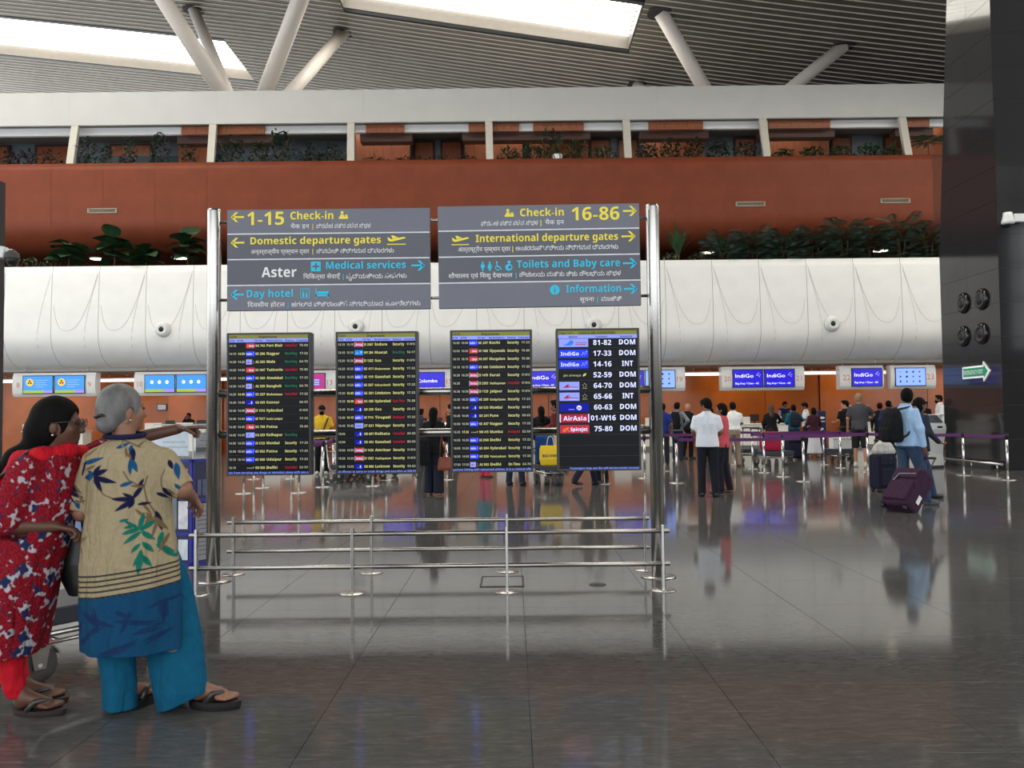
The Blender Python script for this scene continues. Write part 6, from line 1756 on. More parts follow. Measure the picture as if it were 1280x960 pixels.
p6 = person(lab, 542, 15.4, 1.60, 8, ('jacket', (26, 27, 31)), ('wide', (32, 36, 48)), hair=('long', None), arms=('low_front', 'front'), shoe=(170, 140, 120), fem=True, build=1.12)
lab = longs('woman with straight black hair in black top beside the man in maroon')
p7 = person(lab, 677, 20.5, 1.66, -6, ('shirt', (28, 27, 30)), ('trousers', BLK), hair=('long', None), arms=('down', 'front'), fem=True, shoe='black', build=1.1)
lab = longs('man in maroon shirt turning towards the woman in black')
p8 = person(lab, 695, 20.2, 1.80, -75, ('shirt', (104, 40, 44)), ('trousers', DJ), shoe='black', arms=('front', 'down'))
p9 = person('man hidden behind the third screen, only dark jeans and shoes showing', 644, 17.3, 1.66, 20, ('tee', (60, 66, 90)), ('trousers', (38, 46, 64)), shoe='black', feet='wide')
p10 = person('traveller hidden behind the counter screen, navy trousers mid-step', 733, 17.1, 1.66, 60, ('tee', (70, 70, 80)), ('trousers', (30, 36, 54)), shoe='black', feet='walk')
p11 = person('traveller hidden behind the counter screen, black trousers and shoes, standing', 752, 17.5, 1.64, -40, ('tee', (90, 80, 80)), ('trousers', BLK), shoe='black', feet='wide')
p12 = person('woman in teal kurta and pink leggings behind the third screen', 606, 19.6, 1.58, 30, ('kurta', (20, 124, 144)), ('trousers', (214, 60, 96)), hair=('bun', None), fem=True, shoe='sandal')
# queue at the right
p13 = person('man in white shirt and tan trousers at the counter, back turned', 917, 22.6, 1.74, 4, ('shirt_tucked', (238, 238, 236)), ('trousers', (146, 128, 112)), arms=('counter', 'counter'), shoe=(120, 90, 70), feet='wide', build=1.05)
_LONG.add('man in white shirt and tan trousers at the counter, back turned')
p14 = person('man in royal blue shirt beside the right gantry post', 829, 24.0, 1.74, 20, ('shirt', (34, 52, 120)), ('trousers', DK), shoe='black')
lab = longs('man in grey shirt with hand on hip in the queue')
p15 = person(lab, 847, 26.0, 1.80, 30, ('shirt', (128, 132, 140)), ('trousers', (34, 42, 62)), arms=('down', 'hip'), shoe='black', build=1.05)
backpack(p15, 1.05, cloth('bag_black', (22, 23, 26)), 'slim black backpack on the man in grey shirt', 0.34, 0.54, 0.18, -0.20, 0.92)
p16 = person('bald man in black shirt facing back from the queue', 860, 27.0, 1.78, 150, ('tee', BLK), ('trousers', BLK), hair=('bald', None), sk=SK_L, shoe='black', build=1.15)
p17 = person('short dark-haired traveller half hidden behind the man in white', 889, 27.5, 1.64, 0, ('tee', (170, 60, 80)), ('trousers', DK), hair=('bob', None), fem=True)
lab = longs('woman with long brown hair in black jacket leaning at the counter')
p18 = person(lab, 965, 26.0, 1.70, 10, ('jacket', (26, 27, 30)), ('trousers', (40, 46, 66)), hair=('long', m_hairbr), arms=('low_front', 'reach'), fem=True, shoe='black', build=1.05)
p19 = person('check-in agent in navy vest over lavender shirt behind the counter', 982, 35.6, 1.92, 172, ('vest', (34, 38, 60)), ('trousers', DK), arms=('front', 'front'), nod=-0.3, sk=SK)
lab = longs('man in teal shirt reaching across the counter')
p20 = person(lab, 993, 27.5, 1.70, 6, ('shirt', (20, 96, 112)), ('trousers', (36, 40, 54)), arms=('front', 'reach'), shoe='black', build=1.05)
backpack(p20, 1.0, cloth('bag_navy', (34, 38, 56)), 'dark navy backpack on the man in teal shirt', 0.34, 0.46, 0.17, -0.19, 0.98)
p21 = person('young man in white T-shirt turned sideways at the counter', 1008, 30.0, 1.80, -70, ('tee', (226, 228, 230)), ('trousers', DK), arms=('front', 'front'), nod=-0.35, shoe='black')
p22 = person('woman in maroon top and long white skirt in the queue', 1018, 27.0, 1.60, 0, ('jacket', (70, 36, 48)), ('skirt', (226, 226, 232)), hair=('bob', None), fem=True, arms=('front', 'front'), shoe=(170, 130, 110))
p23 = person('man in black T-shirt beside the white trolley', 1058, 25.5, 1.80, -20, ('tee', (26, 26, 29)), ('trousers', BLK), sk=SK_L, arms=('front', 'trolley'), shoe='black', build=1.05, head=-50)
p24 = person('fair-haired man in grey T-shirt and dark shorts', 1075, 22.0, 1.93, 24, ('tee', (72, 72, 76)), ('shorts', (38, 38, 42)), hair=('short', m_hairbl), sk=SK_L, arms=('down', 'reach'), shoe=(206, 200, 190), head=10, feet='relax')
lab = longs('traveller in black jacket just left of the backpacker'.replace(' left of', ' beside'))
p25 = person(lab, 1101, 28.0, 1.74, 30, ('jacket', (30, 30, 34)), ('trousers', DK), shoe='black')
lab = longs('traveller in navy shirt near the last counters, partly hidden')
p26 = person(lab, 1112, 27.0, 1.80, 20, ('shirt', (44, 56, 92)), ('trousers', DK), shoe='black')
lab = longs('check-in agent in dark suit at the last counter')
p27 = person(lab, 1158, 35.0, 1.84, 175, ('jacket', (36, 34, 44)), ('trousers', DK))
lab = longs('bearded man in white shirt at the edge of the granite pier')
p28 = person(lab, 1176, 30.0, 2.02, -80, ('shirt', (232, 232, 234)), ('trousers', DK), beard=True, arms=('front', 'low_front'), shoe='black')
lab = longs('check-in agent with hands raised to the face behind counter ten')
p29 = person(lab, 236, 35.4, 1.70, 180, ('shirt', (38, 30, 36)), ('trousers', DK), arms=('up_face', 'up_face'), sk=SK_D)
lab = longs('man in black shirt with a phone beyond the woman with brown handbag')
p30 = person(lab, 565, 24.0, 1.78, -70, ('shirt', (28, 28, 32)), ('trousers', DK), arms=('front', 'chin'), sk=SK_L, shoe='black')
lab = longs('traveller in charcoal top left of the long-haired woman'.replace(' left of', ' beyond'))
p31 = person(lab, 526, 26.0, 1.68, 30, ('shirt', (50, 48, 52)), ('trousers', DK), shoe='black')
# ---------------------------------------------------------------- queue barriers
m_belt = M('purple_belt', (92, 30, 98), 0.6, var=0.08)
PT = 0.955
def stanchion(px, py, label, to=None):
    c = flo(px, py)
    t = thing('stanchion', label, 'stanchion', (c.x, c.y, 0), 0, 'queue barrier posts')
    B().lathe([(0.001, 0.022), (0.05, 0.02), (0.155, 0.012), (0.165, 0.0)], n=24).build('base', m_steel, t)
    B().lathe([(0.025, 0.0), (0.025, PT - 0.08)], n=16).build('post', m_chrome, t)
    B().lathe([(0.001, PT + 0.01), (0.030, PT + 0.01), (0.036, PT), (0.036, PT - 0.10), (0.032, PT - 0.10)], n=16).build('head', m_black, t)
    return t
def belt(t, dst, k=0):
    a = Vector((0, 0, 0)); d = Vector(dst.location) - Vector(t.location)
    n = 6; b = B(); nrm = Vector((d.y, -d.x, 0)).normalized() * 0.002; vs = []
    for i in range(n + 1):
        q = d * (i / n); sag = -0.02 * math.sin(PI * i / n)
        for z in (PT - 0.085, PT - 0.015):
            for sg in (-1, 1): vs.append((q.x + nrm.x * sg, q.y + nrm.y * sg, z + sag))
    fs = []
    for i in range(n):
        o = 4 * i; fs += [(o, o + 2, o + 6, o + 4), (o + 1, o + 5, o + 7, o + 3), (o + 2, o + 3, o + 7, o + 6), (o, o + 4, o + 5, o + 1)]
    b.add(vs, fs).build('belt', m_belt, t)
st = {}
for key, px, py, lb in (('a', 846, 604, 'steel barrier post just behind the man in white'), ('a0', 829.5, 589, 'steel barrier post beside the right gantry post'), ('m', 919, 581, 'steel barrier post between the legs of the man in tan trousers'),
                        ('d1', 941, 586, 'farthest of four steel posts ending the lanes beside the dark suitcase'), ('d2', 955.5, 591, 'second farthest of four steel posts ending the lanes'), ('d3', 979, 596, 'second nearest of four steel posts ending the lanes'), ('d4', 1005, 602, 'nearest of four steel posts ending the lanes'),
                        ('e1', 1030, 581, 'steel barrier post beside the woman in white skirt'), ('e2', 1051, 585, 'steel barrier post before the white trolley'), ('e3', 1085, 590, 'steel barrier post beside the fair-haired man'),
                        ('f1', 1205, 594, 'steel barrier post before the reflection of the kiosk'), ('f2', 1260, 600, 'steel barrier post standing closest to the pier corner')):
    st[key] = stanchion(px, py, lb)
for a, b_ in (('a0', 'm'), ('a', 'd4'), ('m', 'e1'), ('d1', 'e1'), ('d2', 'e2'), ('d3', 'e3'), ('d1', 'd2'), ('d2', 'd3'), ('d3', 'd4'), ('e1', 'e2'), ('e2', 'e3'), ('e3', 'f1'), ('f1', 'f2')): belt(st[a], st[b_])
for key, px, py, lb in (('g1', 305, 617, 'nearest steel barrier post under the first flight screen'), ('g2', 317.5, 599, 'farthest steel barrier post under the first flight screen'), ('g3', 329, 610, 'middle steel barrier post under the first flight screen'), ('g4', 364.5, 598.5, 'slim distant steel post under the edge of the first screen'),
                        ('g5', 374, 616, 'steel barrier post in front of the man in yellow'), ('g6', 404, 609, 'steel barrier post beside the black trousers of the man in yellow'), ('g7', 417, 602, 'steel barrier post at the edge of the second screen'), ('g8', 466, 607.5, 'steel barrier post before the parked trolleys'),
                        ('g9', 483, 600, 'steel barrier post beyond the parked trolleys'), ('g10', 559, 600, 'steel barrier post beside the brown handbag'), ('g11', 755, 605, 'steel barrier post below the counter screen'), ('g12', 806, 598, 'steel barrier post just before the right gantry post')):
    st[key] = stanchion(px, py, lb)
for a, b_ in (('g1', 'g3'), ('g3', 'g2'), ('g5', 'g6'), ('g6', 'g7'), ('g8', 'g9'), ('g7', 'g9'), ('g9', 'g10'), ('g11', 'g12'), ('g12', 'a0'), ('g3', 'g4'), ('g4', 'g7')): belt(st[a], st[b_])

# ---------------------------------------------------------------- suitcases and bags
def suitcase(label, loc, rz, w, hgt, d, mat, tilt=0.0, handle=0.35, extra=None):
    t = thing('suitcase', label, 'suitcase', loc, rz); t.rotation_euler = (tilt, 0, rz)
    B().box((0, 0, hgt / 2 + 0.05), (w, d, hgt), None, 0.045).build('shell', mat, t)
    B().box((0, -d / 2 - 0.012, hgt * 0.34 + 0.05), (w * 0.82, 0.05, hgt * 0.5), None, 0.02).build('pocket', mat, t)
    B().box((0, -d / 2 - 0.008, hgt * 0.80 + 0.05), (w * 0.82, 0.03, hgt * 0.22), None, 0.012).build('pocket', mat, t)
    for sx in (-0.38, 0.38):
        for sy in (-0.30, 0.30):
            B().lathe([(0.015, -0.02), (0.035, -0.02), (0.035, 0.02), (0.015, 0.02)], (sx * w, sy * d, 0.035), 12, 'X').build('wheel', m_black, t)
    hb = B()
    for sx in (-0.12, 0.12): hb.tube([(sx * w * 1.6, d * 0.35, hgt), (sx * w * 1.6, d * 0.35, hgt + handle)], 0.010, 8)
    hb.tube([(-0.20 * w, d * 0.35, hgt + handle), (0.20 * w, d * 0.35, hgt + handle)], 0.018, 8)
    hb.build('pull_handle', m_black, t)
    B().tube([(-0.08, 0, hgt + 0.05), (-0.05, 0, hgt + 0.08), (0.05, 0, hgt + 0.08), (0.08, 0, hgt + 0.05)], 0.009, 6).build('carry_handle', m_black, t)
    return t
m_purp = cloth('aubergine', (58, 34, 56))
c = flo(1122, 640)
sc = suitcase('aubergine wheeled suitcase tilted behind the man in light blue shirt', (c.x - 0.02, c.y, 0.0), -PI / 2 + 0.50, 0.46, 0.66, 0.30, m_purp, -0.72, 0.42)
B().tube([(-0.15, -0.168, 0.16), (-0.15, -0.17, 0.45), (-0.11, -0.17, 0.56), (0.15, -0.168, 0.58)], 0.010, 6).build('piping', M('grey_piping', (140, 132, 146), 0.4), sc)
B().box((0.235, 0.02, 0.25), (0.006, 0.07, 0.13)).build('luggage_tag', m_whitep, sc)
c = flo(1104, 614)
suitcase('dark upright suitcase under the silvery handbag beside the backpacker', (c.x, c.y, 0), 0.35, 0.42, 0.62, 0.26, cloth('ink', (34, 36, 54)), 0, 0.3)
p = at(1106, 590, c.y - 0.05)
t = thing('handbag', 'silvery white handbag resting on the dark upright suitcase', 'bag', (p.x, c.y - 0.02, 0.675))
sdf_obj('body', [stack([(0, 0, 0, .20, .085), (0.06, 0, 0, .21, .10), (0.18, 0, 0, .15, .07), (0.24, 0, 0, .07, .035)], 0.02, [(6, .05, 0, 0, .3)])], 0.012, M('silver_leather', (196, 194, 188), 0.4, var=0.3, scale=20), t)
B().tube([(-0.08, 0, 0.2), (-0.05, 0, 0.34), (0.05, 0, 0.34), (0.08, 0, 0.2)], 0.010, 8).build('handle', m_whitep, t)
c = flo(993, 575)
suitcase('large dark navy suitcase standing behind the man in teal shirt', (c.x, c.y, 0), 0.1, 0.52, 0.74, 0.30, cloth('bag_navy', (34, 38, 56)), 0, 0.2)
p = at(556, 580, 15.3)
t = thing('handbag', 'brown leather handbag on the arm of the long-haired woman', 'bag', (p.x, 15.28, 0))
z1, z0 = at(556, 571, 15.3).z, at(556, 588, 15.3).z
sdf_obj('body', [stack([(z0, 0, 0, .12, .06), (z0 + 0.05, 0, 0, .13, .07), (z1 - 0.04, 0, 0, .115, .06), (z1, 0, 0, .09, .03)], 0.02, (), 2.6)], 0.010, M('brown_leather', (138, 66, 40), 0.4, var=0.15), t)
B().tube([(-0.09, 0, z1 - 0.01), (-0.08, 0.02, z1 + 0.22), (-0.06, 0.04, z1 + 0.42), (-0.03, 0.03, z1 + 0.2), (0.09, 0, z1 - 0.01)], 0.009, 6).build('strap', M('brown_leather', (138, 66, 40), 0.4), t)
p = at(528, 570, 15.15)
t = thing('backpack', 'black backpack held at the side of the long-haired woman', 'backpack', (p.x, 15.12, 0))
zb = at(528, 582, 15.15).z; zt2 = at(528, 546, 15.15).z
sdf_obj('body', [stack([(zb, 0, 0, .12, .08), (zb + 0.06, 0, 0, .14, .10), ((zb + zt2) / 2, 0, 0, .135, .10), (zt2 - 0.06, 0, 0, .11, .07), (zt2, 0, 0, .05, .03)], 0.02, (), 2.4)], 0.012, cloth('bag_black', (22, 23, 26)), t)
B().tube([(-0.1, -0.05, zb + 0.02), (-0.14, -0.03, zb - 0.14), (-0.10, -0.02, zb - 0.22), (-0.02, -0.02, zb - 0.2), (0.0, -0.04, zb)], 0.012, 8).build('strap', m_black, t)
p = at(556, 531, 23.75)
t = thing('phone', 'pale mobile phone held up by the man in black shirt', 'phone', p); B().box((0, 0, 0), (0.07, 0.012, 0.14), Matrix.Rotation(0.5, 3, 'Y'), 0.004).build('case', m_whitep, t); B().box((0.0, -0.008, 0), (0.062, 0.004, 0.12), Matrix.Rotation(0.5, 3, 'Y')).build('screen', m_glow_w, t)

# ---------------------------------------------------------------- trolleys in the hall
def at_floor(px, py): c = flo(px, py); return (c.x, c.y, 0)
c = at_floor(688, 607); tr1 = trolley('baggage trolley carrying the yellow and blue bags', (c[0], c[1] + 0.5, 0), PI + 0.25, None)
p = at(688, 581, c[1] + 0.3)
t = thing('shopping_bag', 'bright yellow shopping bag with black lettering on the loaded trolley', 'bag', (p.x, c[1] + 0.20, 0.41))
w_, hg = 0.46, 0.40
b = B(); vs = []
for (zz, ww, dd) in ((0, 0.88, 0.75), (0.12, 1.0, 1.0), (hg * 0.8, 0.98, 0.8), (hg, 0.9, 0.45)):
    for sx, sy in ((-1, -1), (1, -1), (1, 1), (-1, 1)): vs.append((sx * w_ / 2 * ww, sy * 0.10 * dd, zz))
fs = [(0, 3, 2, 1), (12, 13, 14, 15)]
for k in range(3): fs += [(k * 4 + i, k * 4 + (i + 1) % 4, k * 4 + 4 + (i + 1) % 4, k * 4 + 4 + i) for i in range(4)]
b.add(vs, fs); b.build('body', M('bag_yellow', (246, 206, 30), 0.5, var=0.06), t)
put_text(B(), 'BIG STREET', -0.17, 0.165, 0.055, 0.20, -0.104, 0.03).build('lettering', m_black, t)
for yy in (-0.03, 0.03): B().tube([(-0.08, yy, hg - 0.02), (-0.05, yy, hg + 0.16), (0.0, yy, hg + 0.2), (0.05, yy, hg + 0.16), (0.08, yy, hg - 0.02)], 0.008, 6).build('handle', m_whitep, t)
t = thing('cabin_bag', 'blue soft bag behind the yellow shopping bag on the trolley', 'bag', (p.x - 0.1, c[1] + 0.46, 0.41))
B().box((0, 0, 0.30), (0.40, 0.22, 0.60), None, 0.05).build('body', cloth('blue_bag', (34, 74, 140)), t); B().tube([(-0.1, 0, 0.6), (0, 0, 0.66), (0.1, 0, 0.6)], 0.012, 6).build('handle', m_black, t)
t = thing('cabin_bag', 'cream fabric bag stacked highest on the loaded trolley', 'bag', (p.x + 0.16, c[1] + 0.46, 0.41))
B().box((0, 0, 0.33), (0.20, 0.2, 0.66), None, 0.05).build('body', cloth('cream_bag', (226, 208, 160)), t); B().tube([(-0.05, 0, 0.66), (0, 0, 0.72), (0.05, 0, 0.66)], 0.010, 6).build('handle', m_black, t)
# nested row of empty trolleys
c = at_floor(432, 604)
names = ('first of the parked empty trolleys behind the second screen', 'second of the parked empty trolleys behind the second screen', 'third of the parked empty trolleys behind the second screen', 'fourth of the parked empty trolleys, farthest along the row')
base_t = trolley('steel baggage trolley, ' + names[0], (c[0], c[1] + 0.3, 0), -PI / 2 - 0.2, 'parked empty trolleys')
for i in range(1, 4):
    o = copy_tree(base_t); o.location = (c[0] + (0.22, -0.12, 0.3)[i - 1], c[1] + 0.3 + 0.66 * i, 0); o['label'] = 'steel baggage trolley, ' + names[i]
c = at_floor(967, 583)
o = copy_tree(base_t); o.location = (c[0], c[1] + 0.3, 0); o.rotation_euler = (0, 0, -PI / 2 + 0.3); o['label'] = 'baggage trolley loaded with the pink duffel before the counters'; del o['group']
t = thing('duffel_bag', 'pink red duffel bag on the trolley before the counters', 'bag', (c[0] + 0.05, c[1] + 0.35, 0.41))
sdf_obj('body', [stack([(0.0, 0, 0, .26, .18), (0.1, 0, 0, .31, .21), (0.42, 0, 0, .30, .2), (0.52, 0, 0, .22, .14)], 0.02, [(5, .03, 0, 0, .6)], 2.5)], 0.018, cloth('pink_bag', (176, 38, 70)), t)
B().tube([(-0.12, 0, 0.5), (0, 0, 0.60), (0.12, 0, 0.5)], 0.014, 6).build('handle', m_black, t)
c = at_floor(1058, 580)
o = copy_tree(base_t); o.location = (c[0], c[1] + 0.4, 0); o.rotation_euler = (0, 0, 0.12); o['label'] = 'white fronted baggage trolley pushed by the man in black T-shirt'; del o['group']
t = thing('carton', 'white carton standing on the trolley of the man in black T-shirt', 'box', (c[0], c[1] + 0.4, 0.41))
B().box((0, 0, 0.18), (0.52, 0.34, 0.36), None, 0.008).build('body', m_whitep, t); B().box((0, -0.172, 0.27), (0.52, 0.004, 0.04)).build('tape', M('tape_grey', (190, 186, 176), 0.4), t)
c = at_floor(950, 581)
o = copy_tree(base_t); o.location = (c[0] - 0.1, c[1] + 1.2, 0); o.rotation_euler = (0, 0, 0.2); o['label'] = 'empty steel baggage trolley beside the man in tan trousers'; del o['group']

# ---------------------------------------------------------------- self-service kiosk, totem, information stand
c = flo(1164, 584)
t = thing('check_in_kiosk', 'white self-service kiosk with slanted screen beside the granite pier', 'kiosk', (c.x - 0.05, c.y - 0.1, 0))
out = [(-0.20, 0.06), (0.16, 0.06), (0.13, 0.35), (0.16, 0.62), (0.26, 0.98), (0.24, 1.10), (-0.02, 1.36), (-0.22, 1.36), (-0.24, 1.28), (-0.22, 0.6)]
kb = B(); kb.prism([(-q[0], q[1]) for q in out][::-1], -0.27, 0.27, 'YZ'); kb.build('body', m_whitep, t)
t.rotation_euler = (0, 0, 0.35)
R_ = Matrix.Rotation(math.radians(45), 3, 'X')
B().box((0, -0.125, 1.245), (0.40, 0.26, 0.012), Matrix.Rotation(math.radians(-45 + 90 - 90 + 0), 3, 'X') if False else Matrix.Rotation(math.radians(45), 3, 'X')).build('screen', M('kiosk_screen', (70, 74, 82), 0.2, emit=0.1), t)
B().box((0.06, -0.255, 1.035), (0.16, 0.012, 0.05)).build('card_slot', m_black, t)
B().box((0, 0.0, 0.03), (0.46, 0.36, 0.06), None, 0.01).build('plinth', m_rubber, t)
p = at(1027, 531, 28.6)
t = thing('display_totem', 'slim dark blue display totem with white emblem beside the white skirt', 'totem', (p.x, 28.6, 0))
B().b2((-0.14, -0.05, 0), (0.14, 0.05, 1.50), 0.02).build('panel', M('totem_blue', (26, 40, 78), 0.4), t); B().b2((-0.2, -0.15, 0), (0.2, 0.15, 0.03)).build('base', m_black, t)
b = B(); b.flat([(0.06 * math.cos(a), 0.80 + 0.12 * math.sin(a)) for a in np.linspace(0, 2 * PI, 14)[:-1]], -0.053); b.flat([(0.10 * math.cos(a), 1.26 + 0.04 * math.sin(a)) for a in np.linspace(0, 2 * PI, 14)[:-1]], -0.053); b.flat([(-0.1, 1.12), (0.1, 1.12), (0.1, 1.15), (-0.1, 1.15)], -0.053); b.build('emblem', m_lw, t)

YI = 8.2
p0 = at(240.5, 700, YI)
t = thing('leaflet_stand', 'blue leaflet stand with acrylic notice box behind the gantry post', 'leaflet stand', (p0.x, YI, 0), 0)
m_ib = M('stand_blue', (30, 36, 150), 0.4); m_ibd = M('stand_navy', (26, 28, 74), 0.4); m_paper = M('paper', (214, 216, 224), 0.6)
# two faces meet at a corner towards the viewer: front face runs to -X, side face to +X and back
ang1, ang2 = math.radians(8), math.radians(52)
fA = lambda u, z, o=0.0: (-u * math.cos(ang1) + o * -math.sin(ang1) * -1 * 0 - o * 0.0, u * math.sin(ang1) - o, z)
fB = lambda u, z, o=0.0: (u * math.cos(ang2) + o * 0.78 * 0.35, u * math.sin(ang2) - o * 0.8, z)
WA, WB = 0.42, 0.30
def quadbox(b, f, u0, u1, z0, z1, o0, o1):
    vs = [f(u, z, o) for o in (o0, o1) for (u, z) in ((u0, z0), (u1, z0), (u1, z1), (u0, z1))]
    return b.add(vs, [(0, 1, 2, 3), (7, 6, 5, 4), (0, 4, 5, 1), (1, 5, 6, 2), (2, 6, 7, 3), (3, 7, 4, 0)])
b = B(); pts = [(-WA * math.cos(ang1), WA * math.sin(ang1)), (0, 0), (WB * math.cos(ang2), WB * math.sin(ang2)), (-WA * math.cos(ang1) + WB * math.cos(ang2), WA * math.sin(ang1) + WB * math.sin(ang2))]
b.prism(pts, 0.0, 1.04, 'XY'); b.build('body', m_ibd, t)
b = B()
for u in (0.0, WA - 0.03): quadbox(b, fA, u, u + 0.03, 0, 1.04, 0.0, 0.02)
for z in (0.0, 0.30, 0.72, 1.01): quadbox(b, fA, 0, WA, z, z + 0.03, 0, 0.02)
for u in (0.0, WB - 0.02): quadbox(b, fB, u, u + 0.02, 0, 1.04, 0, 0.012)
for z in (0.0, 0.62, 1.01): quadbox(b, fB, 0, WB, z, z + 0.03, 0, 0.012)
b.build('frame', m_ib, t)
i = 0
for z, hh, cs in ((0.75, 0.22, ((210, 120, 90), (226, 206, 180), (190, 90, 60))), (0.36, 0.30, ((226, 226, 230), (120, 130, 140), (70, 80, 90))), (0.06, 0.22, ((220, 228, 236), (206, 216, 230), (190, 200, 220)))):
    for k in range(3):
        lf = quadbox(B(), fA, 0.045 + k * 0.115, 0.045 + k * 0.115 + 0.10, z, z + hh * (0.9 + 0.1 * (k % 2)), 0.002, 0.012).build('leaflet', M('leaflet_%d_%d' % (int(z * 100), k), cs[k], 0.4, var=0.3, scale=9), t)
for z, hh in ((0.68, 0.26),):
    for k in range(4): quadbox(B(), fB, 0.05 + k * 0.055, 0.05 + k * 0.055 + 0.045, z, z + hh * 0.6, 0.002, 0.010).build('leaflet', M('leaflet_grey', (90, 96, 130), 0.4, var=0.3), t)
nt_ = quadbox(B(), fB, 0.03, WB - 0.03, 0.05, 0.60, 0.006, 0.012).build('notice', M('notice_grey', (150, 150, 156), 0.5), t)
b = B()
for k in range(11): quadbox(b, fB, 0.05, WB - 0.05 - 0.03 * (k % 3), 0.10 + k * 0.042, 0.105 + k * 0.042, 0.013, 0.0135)
b.build('text_line', m_black, nt_)
# clear box on top with two printed notices
def clear_sheet(name, f, w, z0, z1, o): return quadbox(B(), f, 0, w, z0, z1, o, o + 0.004).build(name, m_clear, t)
clear_sheet('acrylic_panel', fA, WA, 1.04, 1.38, -0.006); clear_sheet('acrylic_panel', fB, WB, 1.04, 1.38, -0.006)
b = B()
quadbox(b, fA, 0, WA, 1.375, 1.385, -0.01, 0.0); quadbox(b, fB, 0, WB, 1.375, 1.385, -0.01, 0.0); quadbox(b, fA, -0.006, 0.006, 1.04, 1.385, -0.01, 0.0)
b.build('acrylic_edge', M('acrylic_edge', (190, 196, 196), 0.2), t)
s1 = quadbox(B(), fA, 0.06, WA - 0.01, 1.07, 1.31, -0.04, -0.036).build('notice', M('notice_white', (222, 228, 240), 0.6, emit=0.05), t)
b = B()
mt_ = put_text(B(), 'create generously', 0, 0, 0.024, 0.24); mt2 = put_text(B(), 'wisely protect travel', 0, 0, 0.024, 0.26)
for src, z in ((mt_, 1.20), (mt2, 1.15)):
    b.add([fA(0.33 - v[0], z + v[2], -0.034) for v in src.v], src.f)
b.build('lettering', M('print_grey', (96, 106, 120), 0.6), s1)
s2 = quadbox(B(), fB, 0.03, WB - 0.03, 1.08, 1.30, -0.03, -0.026).build('notice', M('notice_grey', (150, 150, 156), 0.5), t)
b = B(); src = put_text(B(), 'Helpline', 0, 0, 0.022, 0.13); b.add([fB(0.08 + v[0], 1.21 + v[2], -0.024) for v in src.v], src.f)
src = put_text(B(), 'information', 0, 0, 0.022, 0.17); b.add([fB(0.06 + v[0], 1.165 + v[2], -0.024) for v in src.v], src.f); b.build('lettering', m_black, s2)

# ---------------------------------------------------------------- planting
m_leaf = M('leaf_dark', (36, 66, 40), 0.38, var=0.4, scale=6); m_leaf2 = M('leaf_mid', (52, 84, 50), 0.45, var=0.4, scale=6); m_leaf3 = M('leaf_variegated', (136, 150, 112), 0.5, var=0.45, scale=24)
m_leafp = M('leaf_purple', (58, 30, 40), 0.5, var=0.4, scale=8); m_leafb = M('leaf_blackgreen', (26, 44, 34), 0.45, var=0.4, scale=6); m_stem = M('plant_stem', (74, 62, 44), 0.7); m_palm = M('palm_green', (62, 84, 42), 0.5, var=0.3, scale=8)
rnd = random.Random(7)


def blade(L, W, droop, fold=0.12, n=7, tip=1.0):
    """broad leaf along +Y from the origin, curved"""
    vs = []; fs = []
    for i in range(n + 1):
        t_ = i / n; w = W * math.sin(PI * min(1, t_ ** 0.8 * 0.98 + 0.02)) ** 0.7 * (1 if t_ < 1 else 0.05)
        y = L * t_ * (1 - 0.15 * droop * t_); z = -droop * L * t_ * t_ * 0.55
        wv = 0.04 * W * math.sin(i * 2.1)
        vs += [(-w, y, z + fold * w + wv), (0, y, z), (w, y, z + fold * w - wv)]
    for i in range(n):
        a = 3 * i; fs += [(a, a + 1, a + 4, a + 3), (a + 1, a + 2, a + 5, a + 4)]
    return vs, fs


def leaf_me(L, W, droop, mat, name='leaf'):
    b = B(); v, f = blade(L, W, droop); b.add(v, f, True); return b.mesh(name, mat)


def frond_me(L, n, lw, mat, droop=0.6, ll=0.38):
    """split leaf: leaflets to both sides of a curved rib"""
    b = B(); pts = [(0, L * t_, L * (0.25 * t_ - droop * t_ * t_ * 0.8)) for t_ in np.linspace(0, 1, 8)]
    b.tube(pts, [0.012 * (1 - 0.7 * t_) for t_ in np.linspace(0, 1, 8)], 5)
    for i in range(n):
        t_ = 0.25 + 0.75 * i / (n - 1); c0 = Vector((0, L * t_, L * (0.25 * t_ - droop * t_ * t_ * 0.8)))
        for sg in (-1, 1):
            l_ = ll * L * math.sin(PI * (0.18 + 0.74 * (i / (n - 1)))) ; d = Vector((sg * 0.85, 0.55, -0.25)).normalized(); s_ = d.cross(Vector((0, 0, 1))).normalized()
            b.add([c0, c0 + d * l_ * 0.5 + s_ * lw, c0 + d * l_ + Vector((0, 0, -0.1 * l_)), c0 + d * l_ * 0.5 - s_ * lw], [(0, 1, 2, 3)])
    return b.mesh('frond', mat)


def put_leaf(me, par, p, az, el, sc=1.0, roll=0.0):
    R = Matrix.Rotation(az, 3, 'Z') @ Matrix.Rotation(el, 3, 'X') @ Matrix.Rotation(roll, 3, 'Y')
    o = obj_from(me.name.split('.')[0], me, par, p); o.rotation_euler = R.to_euler(); o.scale = (sc, sc, sc); return o


